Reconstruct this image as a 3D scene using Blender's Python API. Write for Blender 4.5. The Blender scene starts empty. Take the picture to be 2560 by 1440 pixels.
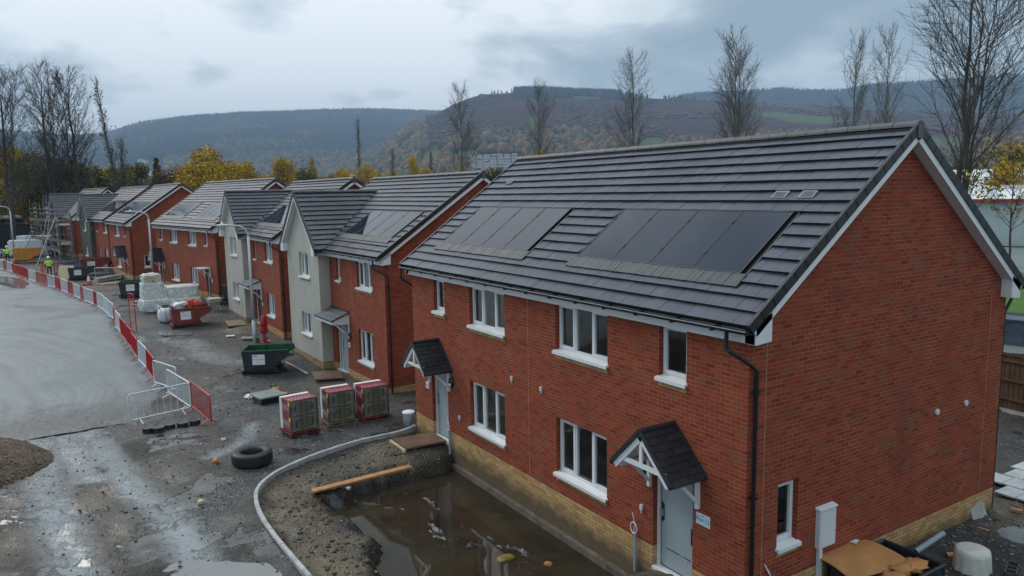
import bpy, bmesh, math, random
import numpy as np
from mathutils import Vector, Matrix
from mathutils import noise as mnoise
random.seed(7); RNG = np.random.default_rng(7)
sc = bpy.context.scene
COL = sc.collection
PI = math.pi
V = Vector

# ------------------------------------------------------------------ camera
CAM = V((-7.6461, 9.1129, 6.6198)); YAW, PIT, ROL, FPX = -0.5582, -0.1292, -0.017, 1850.4
F_ = V((math.cos(PIT)*math.cos(YAW), math.cos(PIT)*math.sin(YAW), math.sin(PIT)))
R_ = V((math.sin(YAW), -math.cos(YAW), 0)); U_ = R_.cross(F_)
R2 = R_*math.cos(ROL)+U_*math.sin(ROL); U2 = -R_*math.sin(ROL)+U_*math.cos(ROL)
cd = bpy.data.cameras.new('camera'); cam = bpy.data.objects.new('camera', cd); COL.objects.link(cam)
m = Matrix((R2, U2, -F_)).transposed().to_4x4(); m.translation = CAM
cam.matrix_world = m
cd.sensor_width = 36; cd.lens = 36*FPX/2560; cd.clip_end = 20000; cd.clip_start = 0.1
sc.camera = cam
sc.view_settings.view_transform = 'Standard'; sc.view_settings.look = 'None'
sc.view_settings.exposure = 0.26; sc.view_settings.gamma = 1

# ------------------------------------------------------------------ materials
MATS = {}
def nmat(name):
    m = bpy.data.materials.new(name); m.use_nodes = True
    nt = m.node_tree; b = nt.nodes['Principled BSDF']; MATS[name] = m
    return m, nt, b
def N(nt, t, **kw):
    n = nt.nodes.new(t)
    for k, v in kw.items(): setattr(n, k, v)
    return n
def L(nt, a, b): nt.links.new(a, b)
def rgba(c): return (c[0], c[1], c[2], 1)
def math_(nt, op, a, b=None, c=None, clamp=False):
    n = N(nt, 'ShaderNodeMath', operation=op); n.use_clamp = clamp
    for i, x in enumerate((a, b, c)):
        if x is None: continue
        if isinstance(x, (int, float)): n.inputs[i].default_value = x
        else: L(nt, x, n.inputs[i])
    return n.outputs[0]
def mixc(nt, f, a, b, mode='MIX'):
    n = N(nt, 'ShaderNodeMix', data_type='RGBA', blend_type=mode)
    for i, x in ((0, f), (6, a), (7, b)):
        if isinstance(x, (int, float)): n.inputs[i].default_value = x
        elif isinstance(x, tuple): n.inputs[i].default_value = rgba(x)
        else: L(nt, x, n.inputs[i])
    return n.outputs[2]
def noise_(nt, vec, scale, detail=4, rough=.6, dist=0):
    n = N(nt, 'ShaderNodeTexNoise'); n.inputs['Scale'].default_value = scale; n.inputs['Detail'].default_value = detail
    n.inputs['Roughness'].default_value = rough; n.inputs['Distortion'].default_value = dist
    if vec is not None: L(nt, vec, n.inputs['Vector'])
    return n.outputs[0]
def ramp_(nt, f, stops, interp='LINEAR'):
    n = N(nt, 'ShaderNodeValToRGB'); cr = n.color_ramp; cr.interpolation = interp
    while len(cr.elements) < len(stops): cr.elements.new(.5)
    for e, (p, c) in zip(cr.elements, stops):
        e.position = p; e.color = rgba(c) if isinstance(c, tuple) else (c, c, c, 1)
    L(nt, f, n.inputs[0]); return n.outputs[0]
def maprange(nt, f, a, b, c=0., d=1.):
    n = N(nt, 'ShaderNodeMapRange'); n.clamp = True
    L(nt, f, n.inputs[0])
    for i, x in enumerate((a, b, c, d)): n.inputs[i+1].default_value = x
    return n.outputs[0]
def mapping(nt, vec, s=(1, 1, 1), rot=(0, 0, 0)):
    n = N(nt, 'ShaderNodeMapping'); L(nt, vec, n.inputs[0]); n.inputs['Scale'].default_value = s; n.inputs['Rotation'].default_value = rot
    return n.outputs[0]
def bump(nt, b, h, dist=.01, st=1.):
    n = N(nt, 'ShaderNodeBump'); n.inputs['Distance'].default_value = dist; n.inputs['Strength'].default_value = st
    L(nt, h, n.inputs['Height']); L(nt, n.outputs[0], b.inputs['Normal'])
def simple(name, col, rough=.6, metal=0., var=.25, scale=3., bmp=0., bscale=30., spec=.5, isl=0.):
    m, nt, b = nmat(name)
    tc = N(nt, 'ShaderNodeTexCoord').outputs['Object']
    f = noise_(nt, tc, scale, 5)
    lo = tuple(c*(1-var) for c in col); hi = tuple(min(1, c*(1+var)) for c in col)
    c = mixc(nt, maprange(nt, f, .3, .7), lo, hi)
    if isl:
        g = N(nt, 'ShaderNodeNewGeometry').outputs['Random Per Island']
        c = mixc(nt, 1., c, mixc(nt, g, (1-isl,)*3, (1+isl,)*3), 'MULTIPLY')
    L(nt, c, b.inputs['Base Color']); b.inputs['Roughness'].default_value = rough; b.inputs['Metallic'].default_value = metal
    b.inputs['Specular IOR Level'].default_value = spec
    if bmp: bump(nt, b, noise_(nt, tc, bscale, 4), bmp)
    return m

def wall_uv(nt):
    tc = N(nt, 'ShaderNodeTexCoord')
    p = N(nt, 'ShaderNodeSeparateXYZ'); L(nt, tc.outputs['Object'], p.inputs[0])
    n = N(nt, 'ShaderNodeSeparateXYZ'); L(nt, tc.outputs['Normal'], n.inputs[0])
    ax = math_(nt, 'GREATER_THAN', math_(nt, 'ABSOLUTE', n.outputs[0]), .5)
    u = N(nt, 'ShaderNodeMix', data_type='FLOAT'); L(nt, ax, u.inputs[0]); L(nt, p.outputs[0], u.inputs[2]); L(nt, p.outputs[1], u.inputs[3])
    c = N(nt, 'ShaderNodeCombineXYZ'); L(nt, u.outputs[0], c.inputs[0]); L(nt, p.outputs[2], c.inputs[1])
    return c.outputs[0], p.outputs[2], tc.outputs['Object']
def bricktex(nt, vec, c1, c2, mo, bw=.225, rh=.075, ms=.006, bias=0., smooth=.15):
    n = N(nt, 'ShaderNodeTexBrick'); L(nt, vec, n.inputs['Vector'])
    for k, v in (('Color1', c1), ('Color2', c2), ('Mortar', mo)):
        n.inputs[k].default_value = rgba(v)
    n.inputs['Scale'].default_value = 1; n.inputs['Brick Width'].default_value = bw; n.inputs['Row Height'].default_value = rh
    n.inputs['Mortar Size'].default_value = ms; n.inputs['Bias'].default_value = bias; n.inputs['Mortar Smooth'].default_value = smooth
    return n
def brick_mat(name, split=True, dirt=True):
    m, nt, b = nmat(name)
    uv, z, ob = wall_uv(nt)
    rnd = bricktex(nt, uv, (0, 0, 0), (1, 1, 1), (.5, .5, .5), ms=0)
    r = N(nt, 'ShaderNodeSeparateColor'); L(nt, rnd.outputs[0], r.inputs[0]); r = r.outputs[0]
    red = ramp_(nt, r, [(0, (.165, .031, .015)), (.12, (.205, .040, .019)), (.6, (.255, .054, .024)), (1, (.30, .072, .031))])
    # clusters of browner bricks
    cl = noise_(nt, mapping(nt, uv, (1.1, 2.6, 1)), 1.3, 3, .65)
    bf = maprange(nt, math_(nt, 'ADD', cl, math_(nt, 'MULTIPLY', r, .16)), .655, .70)
    red = mixc(nt, math_(nt, 'MULTIPLY', bf, .7), red, (.150, .078, .045))
    lg = noise_(nt, uv, .5, 3)
    red = mixc(nt, maprange(nt, lg, .35, .7, 0, .35), red, (.22, .038, .02))
    mo = bricktex(nt, uv, (0, 0, 0), (0, 0, 0), (1, 1, 1), ms=.0060)
    mf = mo.outputs['Fac']
    mn = noise_(nt, uv, 1.6, 4)
    mcol = mixc(nt, maprange(nt, mn, .35, .65), (.28, .095, .058), (.46, .20, .135))
    redc = mixc(nt, math_(nt, 'MULTIPLY', mf, maprange(nt, noise_(nt, uv, .9, 3), .3, .6, .35, .8)), red, mcol)
    buff = ramp_(nt, r, [(0, (.35, .205, .08)), (.5, (.47, .285, .115)), (1, (.52, .35, .17))])
    buffc = mixc(nt, math_(nt, 'MULTIPLY', mf, .85), buff, (.12, .085, .05))
    stain = maprange(nt, math_(nt, 'ADD', math_(nt, 'MULTIPLY', z, -1.), math_(nt, 'MULTIPLY', noise_(nt, ob, 2.2, 5), .55)), .52, .86)
    buffc = mixc(nt, math_(nt, 'MULTIPLY', stain, .85), buffc, (.075, .058, .042))
    drt = maprange(nt, noise_(nt, mapping(nt, ob, (.7, .7, .28)), 1.1, 5, .6), .56, .74, 0, .42)
    redc = mixc(nt, drt, redc, (.135, .045, .028))
    smr = maprange(nt, noise_(nt, mapping(nt, uv, (1, 2.2, 1)), 2.7, 5, .7), .66, .74, 0, .35)
    redc = mixc(nt, smr, redc, (.36, .17, .12))
    fin = mixc(nt, math_(nt, 'LESS_THAN', z, 0.), redc, buffc)
    L(nt, fin, b.inputs['Base Color']); b.inputs['Roughness'].default_value = .85; b.inputs['Specular IOR Level'].default_value = .25
    bump(nt, b, math_(nt, 'SUBTRACT', math_(nt, 'MULTIPLY', noise_(nt, ob, 60, 3), .3), mf), .004, .6)
    return m
brick_mat('brick')
def render_mat(name, c1, c2, block=False):
    m, nt, b = nmat(name)
    uv, z, ob = wall_uv(nt)
    f = noise_(nt, mapping(nt, ob, (.8, .8, .5)), 1.2, 6, .65)
    c = mixc(nt, maprange(nt, f, .3, .7), c1, c2)
    if block:
        bt = bricktex(nt, uv, (.7, .7, .7), (1.3, 1.3, 1.3), (1.5, 1.5, 1.4), bw=.45, rh=.225, ms=.008)
        c = mixc(nt, .8, c, bt.outputs[0], 'MULTIPLY')
    rnd = bricktex(nt, uv, (.27, .17, .075), (.42, .30, .16), (.12, .085, .05))
    stain = maprange(nt, math_(nt, 'ADD', math_(nt, 'MULTIPLY', z, -1.), math_(nt, 'MULTIPLY', noise_(nt, ob, 2.2, 5), .55)), .52, .86)
    bc = mixc(nt, math_(nt, 'MULTIPLY', stain, .8), rnd.outputs[0], (.075, .058, .042))
    L(nt, mixc(nt, math_(nt, 'LESS_THAN', z, 0.), c, bc), b.inputs['Base Color'])
    b.inputs['Roughness'].default_value = .95; b.inputs['Specular IOR Level'].default_value = .2
    bump(nt, b, noise_(nt, ob, 80, 4), .003, .5)
render_mat('render', (.36, .35, .30), (.47, .46, .41))
render_mat('blockwork', (.060, .064, .058), (.11, .115, .10), True)

def tile_mat(name, c0, c1, rough=.42, streak=.5):
    m, nt, b = nmat(name)
    tc = N(nt, 'ShaderNodeTexCoord').outputs['Object']
    g = N(nt, 'ShaderNodeNewGeometry').outputs['Random Per Island']
    c = mixc(nt, g, c0, c1)
    st = noise_(nt, mapping(nt, tc, (9., .7, .7)), 1.5, 5, .7)
    c = mixc(nt, maprange(nt, st, .52, .72, 0, streak), c, (.13, .145, .175))
    f = noise_(nt, tc, .8, 4)
    c = mixc(nt, maprange(nt, f, .35, .65, 0, .5), c, tuple(x*.72 for x in c0))
    L(nt, c, b.inputs['Base Color'])
    L(nt, maprange(nt, math_(nt, 'ADD', math_(nt, 'MULTIPLY', g, .4), f), .3, 1., rough-.08, rough+.14), b.inputs['Roughness'])
    bump(nt, b, noise_(nt, tc, 45, 3), .004, .35)
tile_mat('roof_tile', (.022, .029, .050), (.050, .062, .094), .38, .28)
simple('tile_edge_shadow', (.010, .010, .012), .55)  # dark tile edge, coloured near black to paint in the course shadow lines
simple('underlay', (.012, .012, .013), .9)
simple('ridge_tile', (.055, .058, .07), .5, var=.2, isl=.15)
simple('dry_verge', (.014, .014, .016), .45)
simple('upvc', (.72, .73, .74), .28, var=.04)
simple('fascia_white', (.70, .71, .72), .4, var=.05)
simple('black_plastic', (.010, .010, .011), .28)
simple('lead', (.032, .040, .046), .5, var=.35, scale=6, bmp=.006, bscale=12)
simple('canopy_tile', (.020, .025, .029), .38, isl=.3)
simple('door_cover', (.29, .34, .36), .7, var=.05)
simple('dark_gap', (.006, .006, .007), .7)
simple('plaster', (.42, .38, .32), .9)
simple('floor_boards', (.28, .2, .12), .9)
simple('panel_frame', (.008, .008, .009), .35)
simple('sign_white', (.75, .77, .78), .35, var=.03)
simple('sign_blue', (.05, .12, .32), .5)
simple('sign_cell', (.55, .68, .74), .4, var=.04)
simple('ink', (.015, .017, .02), .6)
simple('kerb_concrete', (.34, .35, .35), .65, var=.25, scale=4, bmp=.004)
simple('concrete', (.30, .30, .28), .85, var=.3, bmp=.005)
simple('slab', (.42, .44, .44), .7, var=.18)
simple('timber_wet', (.20, .135, .075), .6, var=.35, scale=5)
simple('timber_orange', (.36, .17, .055), .65, var=.3, scale=5)
simple('timber_pale', (.50, .38, .22), .7, var=.25)
simple('board_ply', (.150, .098, .070), .3, var=.3, scale=2.5)
simple('ply_pale', (.56, .44, .27), .6, var=.12)
simple('card', (.42, .19, .06), .75, var=.25, scale=2, bmp=.01, bscale=5)
simple('rubber', (.018, .019, .021), .55, var=.4, scale=8)
simple('steel_galv', (.42, .45, .47), .42, metal=.6, var=.15)
simple('paint_white', (.62, .66, .69), .4, var=.1)
simple('paint_red', (.45, .02, .015), .38, var=.15)
simple('paint_grey', (.46, .49, .51), .4, var=.1)
simple('skip_dark', (.016, .021, .027), .4, var=.5, scale=3)
simple('skip_green', (.014, .082, .032), .45, var=.6, scale=5)
simple('skip_red', (.17, .026, .016), .45, var=.4, scale=3)
simple('skip_orange', (.48, .20, .02), .5, var=.25, scale=4)
simple('bag_white', (.68, .69, .73), .6, var=.1, bmp=.03, bscale=4)
simple('wrap_white', (.60, .64, .61), .28, var=.2, scale=7, bmp=.12, bscale=6)
simple('plastic_red', (.62, .07, .04), .45, var=.3, scale=5)
simple('insulation', (.115, .112, .075), .35, var=.3, scale=6, bmp=.01, bscale=12)
simple('wrap_red', (.21, .03, .045), .35, var=.35, scale=6)
simple('wrap_dark', (.085, .012, .020), .35, var=.3, scale=6)
simple('yellow', (.70, .52, .03), .5, var=.1)
simple('hivis', (.42, .85, .04), .6, var=.1)
simple('reflect', (.72, .74, .74), .3)
simple('pallet_red', (.15, .024, .016), .6, var=.4, scale=6)
simple('orange_pipe', (.52, .20, .07), .45, var=.15)
simple('grey_pipe', (.27, .31, .36), .35, var=.1)
simple('pipe_ring_grey', (.44, .47, .44), .6, var=.15)
simple('blue_plastic', (.02, .09, .26), .45, var=.2)
simple('extinguisher_red', (.42, .012, .02), .3, var=.15)
simple('scaffold_tube', (.20, .20, .20), .55, metal=.3, var=.3)
simple('scaffold_board', (.17, .135, .095), .85, var=.4)
simple('scaffold_purple', (.20, .08, .22), .6)
simple('net_black', (.006, .007, .012), .75, var=.4)
simple('car_silver', (.38, .42, .45), .25, metal=.4, var=.05)
simple('van_white', (.66, .70, .72), .3, var=.05)
simple('glass_dark', (.012, .016, .02), .06)
simple('cloth_dark', (.012, .013, .02), .85)
simple('skin', (.42, .24, .17), .6)
simple('stone', (.13, .125, .12), .75, var=.4, scale=2, isl=.7)
simple('stone_brown', (.085, .058, .036), .8, var=.3, scale=2, isl=.6)
simple('brick_orange', (.42, .17, .06), .8, var=.25)
simple('bark', (.060, .052, .040), .9, var=.4, scale=6)
simple('bark_pale', (.095, .085, .062), .9, var=.4, scale=6)
simple('meter_white', (.62, .64, .68), .4, var=.03)
simple('fence_wood', (.085, .040, .020), .75, var=.35, scale=3)
simple('plastic_sheet', (.020, .021, .025), .34, var=.5, scale=4, bmp=.03, bscale=9)
simple('clad_green', (.46, .54, .52), .45, var=.06)
simple('warehouse_roof', (.68, .70, .72), .5, var=.12, scale=.3)
simple('trim_red', (.35, .03, .03), .5)
simple('paper', (.60, .61, .62), .7, var=.1)
simple('house_wall_pale', (.62, .62, .58), .8, isl=.1)
simple('house_wall_brown', (.30, .20, .16), .8)
simple('house_roof_grey', (.16, .16, .18), .7)
simple('cream_cover', (.50, .50, .44), .6, var=.15, scale=4, bmp=.02, bscale=5)

def pane_mat():
    m, nt, b = nmat('pane')
    nt.nodes.remove(b)
    out = nt.nodes['Material Output']
    tr = N(nt, 'ShaderNodeBsdfTransparent'); tr.inputs[0].default_value = (.82, .85, .83, 1)
    gl = N(nt, 'ShaderNodeBsdfGlossy'); gl.inputs['Roughness'].default_value = .015; gl.inputs[0].default_value = (.9, .95, 1, 1)
    ge = N(nt, 'ShaderNodeNewGeometry'); vm = N(nt, 'ShaderNodeVectorMath', operation='DOT_PRODUCT'); L(nt, ge.outputs['Normal'], vm.inputs[0]); L(nt, ge.outputs['Incoming'], vm.inputs[1])
    fr = math_(nt, 'POWER', math_(nt, 'SUBTRACT', 1., math_(nt, 'ABSOLUTE', vm.outputs['Value'])), 4.5)
    mx = N(nt, 'ShaderNodeMixShader'); L(nt, math_(nt, 'ADD', math_(nt, 'MULTIPLY', fr, .9), .07), mx.inputs[0]); L(nt, tr.outputs[0], mx.inputs[1]); L(nt, gl.outputs[0], mx.inputs[2])
    L(nt, mx.outputs[0], out.inputs[0])
pane_mat()
def panel_mat():
    m, nt, b = nmat('solar_glass')
    tc = N(nt, 'ShaderNodeTexCoord').outputs['Object']
    L(nt, mixc(nt, noise_(nt, tc, 1.5, 3), (.006, .009, .020), (.012, .017, .036)), b.inputs['Base Color'])
    b.inputs['Roughness'].default_value = .05; b.inputs['Specular IOR Level'].default_value = .36; b.inputs['Specular Tint'].default_value = (.80, .88, 1, 1)
panel_mat()
def water_mat():
    m, nt, b = nmat('muddy_water')
    tc = N(nt, 'ShaderNodeTexCoord').outputs['Object']
    L(nt, mixc(nt, maprange(nt, noise_(nt, tc, .9, 5), .3, .7), (.018, .015, .010), (.048, .038, .024)), b.inputs['Base Color'])
    b.inputs['Roughness'].default_value = .04; b.inputs['IOR'].default_value = 1.27
    bump(nt, b, noise_(nt, tc, 6, 2), .0012, .3)
    m, nt, b = nmat('puddle_water')
    tc = N(nt, 'ShaderNodeTexCoord').outputs['Object']
    L(nt, mixc(nt, noise_(nt, tc, .9, 5), (.13, .14, .14), (.20, .21, .21)), b.inputs['Base Color'])
    b.inputs['Roughness'].default_value = .03; b.inputs['IOR'].default_value = 1.45
water_mat()

def ground_mat():
    m, nt, b = nmat('site_ground')
    ge = N(nt, 'ShaderNodeNewGeometry'); P = ge.outputs['Position']
    sp = N(nt, 'ShaderNodeSeparateXYZ'); L(nt, P, sp.inputs[0])
    big = noise_(nt, P, .18, 5, .6); mid = noise_(nt, P, .9, 6, .65, .6); fine = noise_(nt, P, 9, 5, .7)
    vo = N(nt, 'ShaderNodeTexVoronoi'); vo.inputs['Scale'].default_value = 21; L(nt, P, vo.inputs['Vector'])
    vd = vo.outputs['Distance']; vc = N(nt, 'ShaderNodeSeparateColor'); L(nt, vo.outputs['Color'], vc.inputs[0])
    vo2 = N(nt, 'ShaderNodeTexVoronoi'); vo2.inputs['Scale'].default_value = 19; L(nt, P, vo2.inputs['Vector'])
    vc2 = N(nt, 'ShaderNodeSeparateColor'); L(nt, vo2.outputs['Color'], vc2.inputs[0])
    mud = mixc(nt, maprange(nt, mid, .3, .7), (.011, .0105, .0095), (.038, .034, .028))
    mud = mixc(nt, maprange(nt, big, .45, .65, 0, .7), mud, (.062, .052, .036))
    stone = mixc(nt, vc.outputs[0], (.005, .0055, .007), (.078, .077, .082))
    stone = mixc(nt, math_(nt, 'GREATER_THAN', vc2.outputs[0], .97), stone, (.20, .19, .18))
    side = math_(nt, 'MULTIPLY', maprange(nt, math_(nt, 'ADD', sp.outputs[1], math_(nt, 'MULTIPLY', noise_(nt, P, .5, 3), 3.)), 5.6, 8.2), maprange(nt, sp.outputs[0], 16., 20., 1, 0))
    gf = maprange(nt, math_(nt, 'SUBTRACT', math_(nt, 'ADD', noise_(nt, P, .45, 5, .65), math_(nt, 'MULTIPLY', fine, .3)), math_(nt, 'MULTIPLY', side, .16)), .53, .70)
    col = mixc(nt, gf, mud, stone)
    # warm clay attribute from vertex layer (bank and mounds)
    at = N(nt, 'ShaderNodeAttribute', attribute_name='clay'); ac = N(nt, 'ShaderNodeSeparateColor'); L(nt, at.outputs[0], ac.inputs[0])
    clay = mixc(nt, maprange(nt, mid, .3, .7), (.058, .046, .026), (.19, .145, .078))
    clay = mixc(nt, maprange(nt, fine, .5, .7, 0, .5), clay, (.035, .03, .022))
    col = mixc(nt, math_(nt, 'MULTIPLY', ac.outputs[0], maprange(nt, math_(nt, 'ADD', mid, fine), .75, 1.15, .25, 1)), col, clay)
    pit = mixc(nt, maprange(nt, fine, .4, .65), (.010, .009, .008), (.045, .038, .03))
    col = mixc(nt, ac.outputs[1], col, pit)
    # pale silty wheel tracks
    trk = math_(nt, 'MAXIMUM', math_(nt, 'MULTIPLY', ac.outputs[2], maprange(nt, math_(nt, 'ADD', mid, math_(nt, 'MULTIPLY', fine, .5)), .48, .72)), math_(nt, 'MULTIPLY', side, maprange(nt, math_(nt, 'ADD', mid, math_(nt, 'MULTIPLY', fine, .4)), .74, .92, 0, .30)))
    silt = mixc(nt, maprange(nt, fine, .3, .7), (.14, .160, .170), (.22, .250, .262))
    col = mixc(nt, trk, col, silt)
    L(nt, col, b.inputs['Base Color'])
    wet = maprange(nt, math_(nt, 'ADD', big, math_(nt, 'MULTIPLY', mid, .5)), .62, .9)
    ro = math_(nt, 'SUBTRACT', math_(nt, 'SUBTRACT', .76, math_(nt, 'MULTIPLY', wet, .45)), math_(nt, 'MULTIPLY', trk, .42))
    pud = maprange(nt, math_(nt, 'ADD', noise_(nt, P, .42, 4, .6), math_(nt, 'MULTIPLY', fine, .12)), .635, .665)
    ro = math_(nt, 'ADD', math_(nt, 'MULTIPLY', ro, math_(nt, 'SUBTRACT', 1., pud)), math_(nt, 'MULTIPLY', pud, .09))
    L(nt, ro, b.inputs['Roughness']); b.inputs['Specular IOR Level'].default_value = .45
    h = math_(nt, 'ADD', math_(nt, 'MULTIPLY', math_(nt, 'MULTIPLY', vd, gf), -1.2), math_(nt, 'ADD', fine, math_(nt, 'MULTIPLY', noise_(nt, P, 30, 4), .4)))
    bump(nt, b, math_(nt, 'MULTIPLY', h, math_(nt, 'SUBTRACT', 1., math_(nt, 'MULTIPLY', pud, .93))), .045, 1.)
ground_mat()
def road_mat():
    m, nt, b = nmat('silty_road')
    P = N(nt, 'ShaderNodeNewGeometry').outputs['Position']
    a = noise_(nt, P, .35, 6, .6, .5)
    # curved tyre lines: rings around a far turning centre
    sp = N(nt, 'ShaderNodeSeparateXYZ'); L(nt, P, sp.inputs[0])
    dx = math_(nt, 'SUBTRACT', sp.outputs[0], 24.); dy = math_(nt, 'SUBTRACT', sp.outputs[1], 31.)
    r = math_(nt, 'SQRT', math_(nt, 'ADD', math_(nt, 'MULTIPLY', dx, dx), math_(nt, 'MULTIPLY', dy, dy)))
    r = math_(nt, 'ADD', r, math_(nt, 'MULTIPLY', noise_(nt, P, .25, 3), 1.4))
    cv = N(nt, 'ShaderNodeCombineXYZ'); L(nt, r, cv.inputs[0])
    rings = noise_(nt, cv.outputs[0], 1.1, 8, .78)
    c = mixc(nt, maprange(nt, a, .3, .7), (.105, .126, .138), (.155, .180, .194))
    c = mixc(nt, math_(nt, 'MULTIPLY', maprange(nt, rings, .47, .62, 0, .85), maprange(nt, noise_(nt, P, .22, 4), .35, .6, .25, 1)), c, (.062, .070, .074))
    c = mixc(nt, maprange(nt, noise_(nt, P, 2.2, 6, .7), .60, .70, 0, .5), c, (.085, .088, .085))
    vo = noise_(nt, P, 14, 3)
    edge = math_(nt, 'ADD', maprange(nt, sp.outputs[0], 20.0, 25.5, .62, 0), math_(nt, 'MULTIPLY', noise_(nt, P, .9, 6, .7), .75))
    c = mixc(nt, maprange(nt, edge, .56, .74), c, mixc(nt, maprange(nt, noise_(nt, P, 7, 5, .7), .4, .6), (.030, .029, .026), (.10, .108, .11)))
    c = mixc(nt, maprange(nt, vo, .70, .74, 0, .8), c, (.03, .03, .03))
    L(nt, c, b.inputs['Base Color'])
    L(nt, maprange(nt, math_(nt, 'ADD', a, math_(nt, 'MULTIPLY', rings, .6)), .6, 1.1, .30, .72), b.inputs['Roughness'])
    bump(nt, b, math_(nt, 'ADD', math_(nt, 'MULTIPLY', rings, 1.), math_(nt, 'MULTIPLY', vo, .25)), .03, .5)
road_mat()
def field_mat():
    m, nt, b = nmat('valley_ground')
    P = N(nt, 'ShaderNodeNewGeometry').outputs['Position']
    a = noise_(nt, P, .012, 6, .6); c2 = noise_(nt, P, .004, 4)
    c = mixc(nt, maprange(nt, a, .35, .65), (.030, .034, .018), (.062, .050, .030))
    c = mixc(nt, maprange(nt, c2, .45, .6), c, (.055, .040, .032))
    L(nt, c, b.inputs['Base Color']); b.inputs['Roughness'].default_value = .95; b.inputs['Specular IOR Level'].default_value = .1
    m, nt, b = nmat('pasture')
    P = N(nt, 'ShaderNodeNewGeometry').outputs['Position']
    c = mixc(nt, maprange(nt, noise_(nt, P, .3, 6, .7), .3, .7), (.050, .110, .022), (.085, .165, .035))
    c = mixc(nt, maprange(nt, noise_(nt, P, 3, 4), .55, .75, 0, .6), c, (.10, .10, .03))
    L(nt, c, b.inputs['Base Color']); b.inputs['Roughness'].default_value = .95; b.inputs['Specular IOR Level'].default_value = .1
field_mat()
def leaf_mat(name, stops, big=.06):
    m, nt, b = nmat(name)
    ge = N(nt, 'ShaderNodeNewGeometry')
    oi = N(nt, 'ShaderNodeObjectInfo').outputs['Random']
    n2 = noise_(nt, ge.outputs['Position'], big, 3)
    f = math_(nt, 'ADD', math_(nt, 'MULTIPLY', ge.outputs['Random Per Island'], .55), math_(nt, 'ADD', math_(nt, 'MULTIPLY', n2, .55), math_(nt, 'MULTIPLY', oi, .12)))
    L(nt, ramp_(nt, math_(nt, 'SUBTRACT', f, .12), stops), b.inputs['Base Color'])
    b.inputs['Roughness'].default_value = .8; b.inputs['Specular IOR Level'].default_value = .15
leaf_mat('leaf_yellow', [(0, (.12, .10, .015)), (.35, (.36, .25, .02)), (.7, (.56, .37, .03)), (1, (.64, .38, .05))])
leaf_mat('leaf_olive', [(0, (.045, .050, .018)), (.4, (.11, .105, .030)), (.75, (.21, .165, .04)), (1, (.30, .20, .045))])
leaf_mat('leaf_russet', [(0, (.055, .030, .014)), (.5, (.15, .070, .025)), (1, (.26, .13, .035))])
leaf_mat('leaf_green', [(0, (.028, .038, .015)), (.5, (.065, .080, .026)), (1, (.12, .12, .035))])
leaf_mat('far_conifer', [(0, (.004, .010, .012)), (.5, (.010, .020, .020)), (.8, (.024, .034, .028)), (1, (.07, .050, .030))], .004)
leaf_mat('far_broadleaf', [(0, (.006, .012, .009)), (.3, (.018, .030, .016)), (.5, (.055, .058, .026)), (.68, (.120, .072, .034)), (.85, (.20, .105, .035)), (1, (.24, .17, .05))], .012)
leaf_mat('mid_autumn', [(0, (.008, .014, .010)), (.28, (.028, .036, .018)), (.48, (.085, .070, .030)), (.62, (.125, .072, .034)), (.78, (.19, .10, .036)), (1, (.26, .18, .045))], .02)
leaf_mat('far_heath', [(0, (.035, .022, .022)), (.4, (.070, .040, .034)), (.7, (.13, .070, .038)), (1, (.19, .11, .05))], .004)

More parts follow.
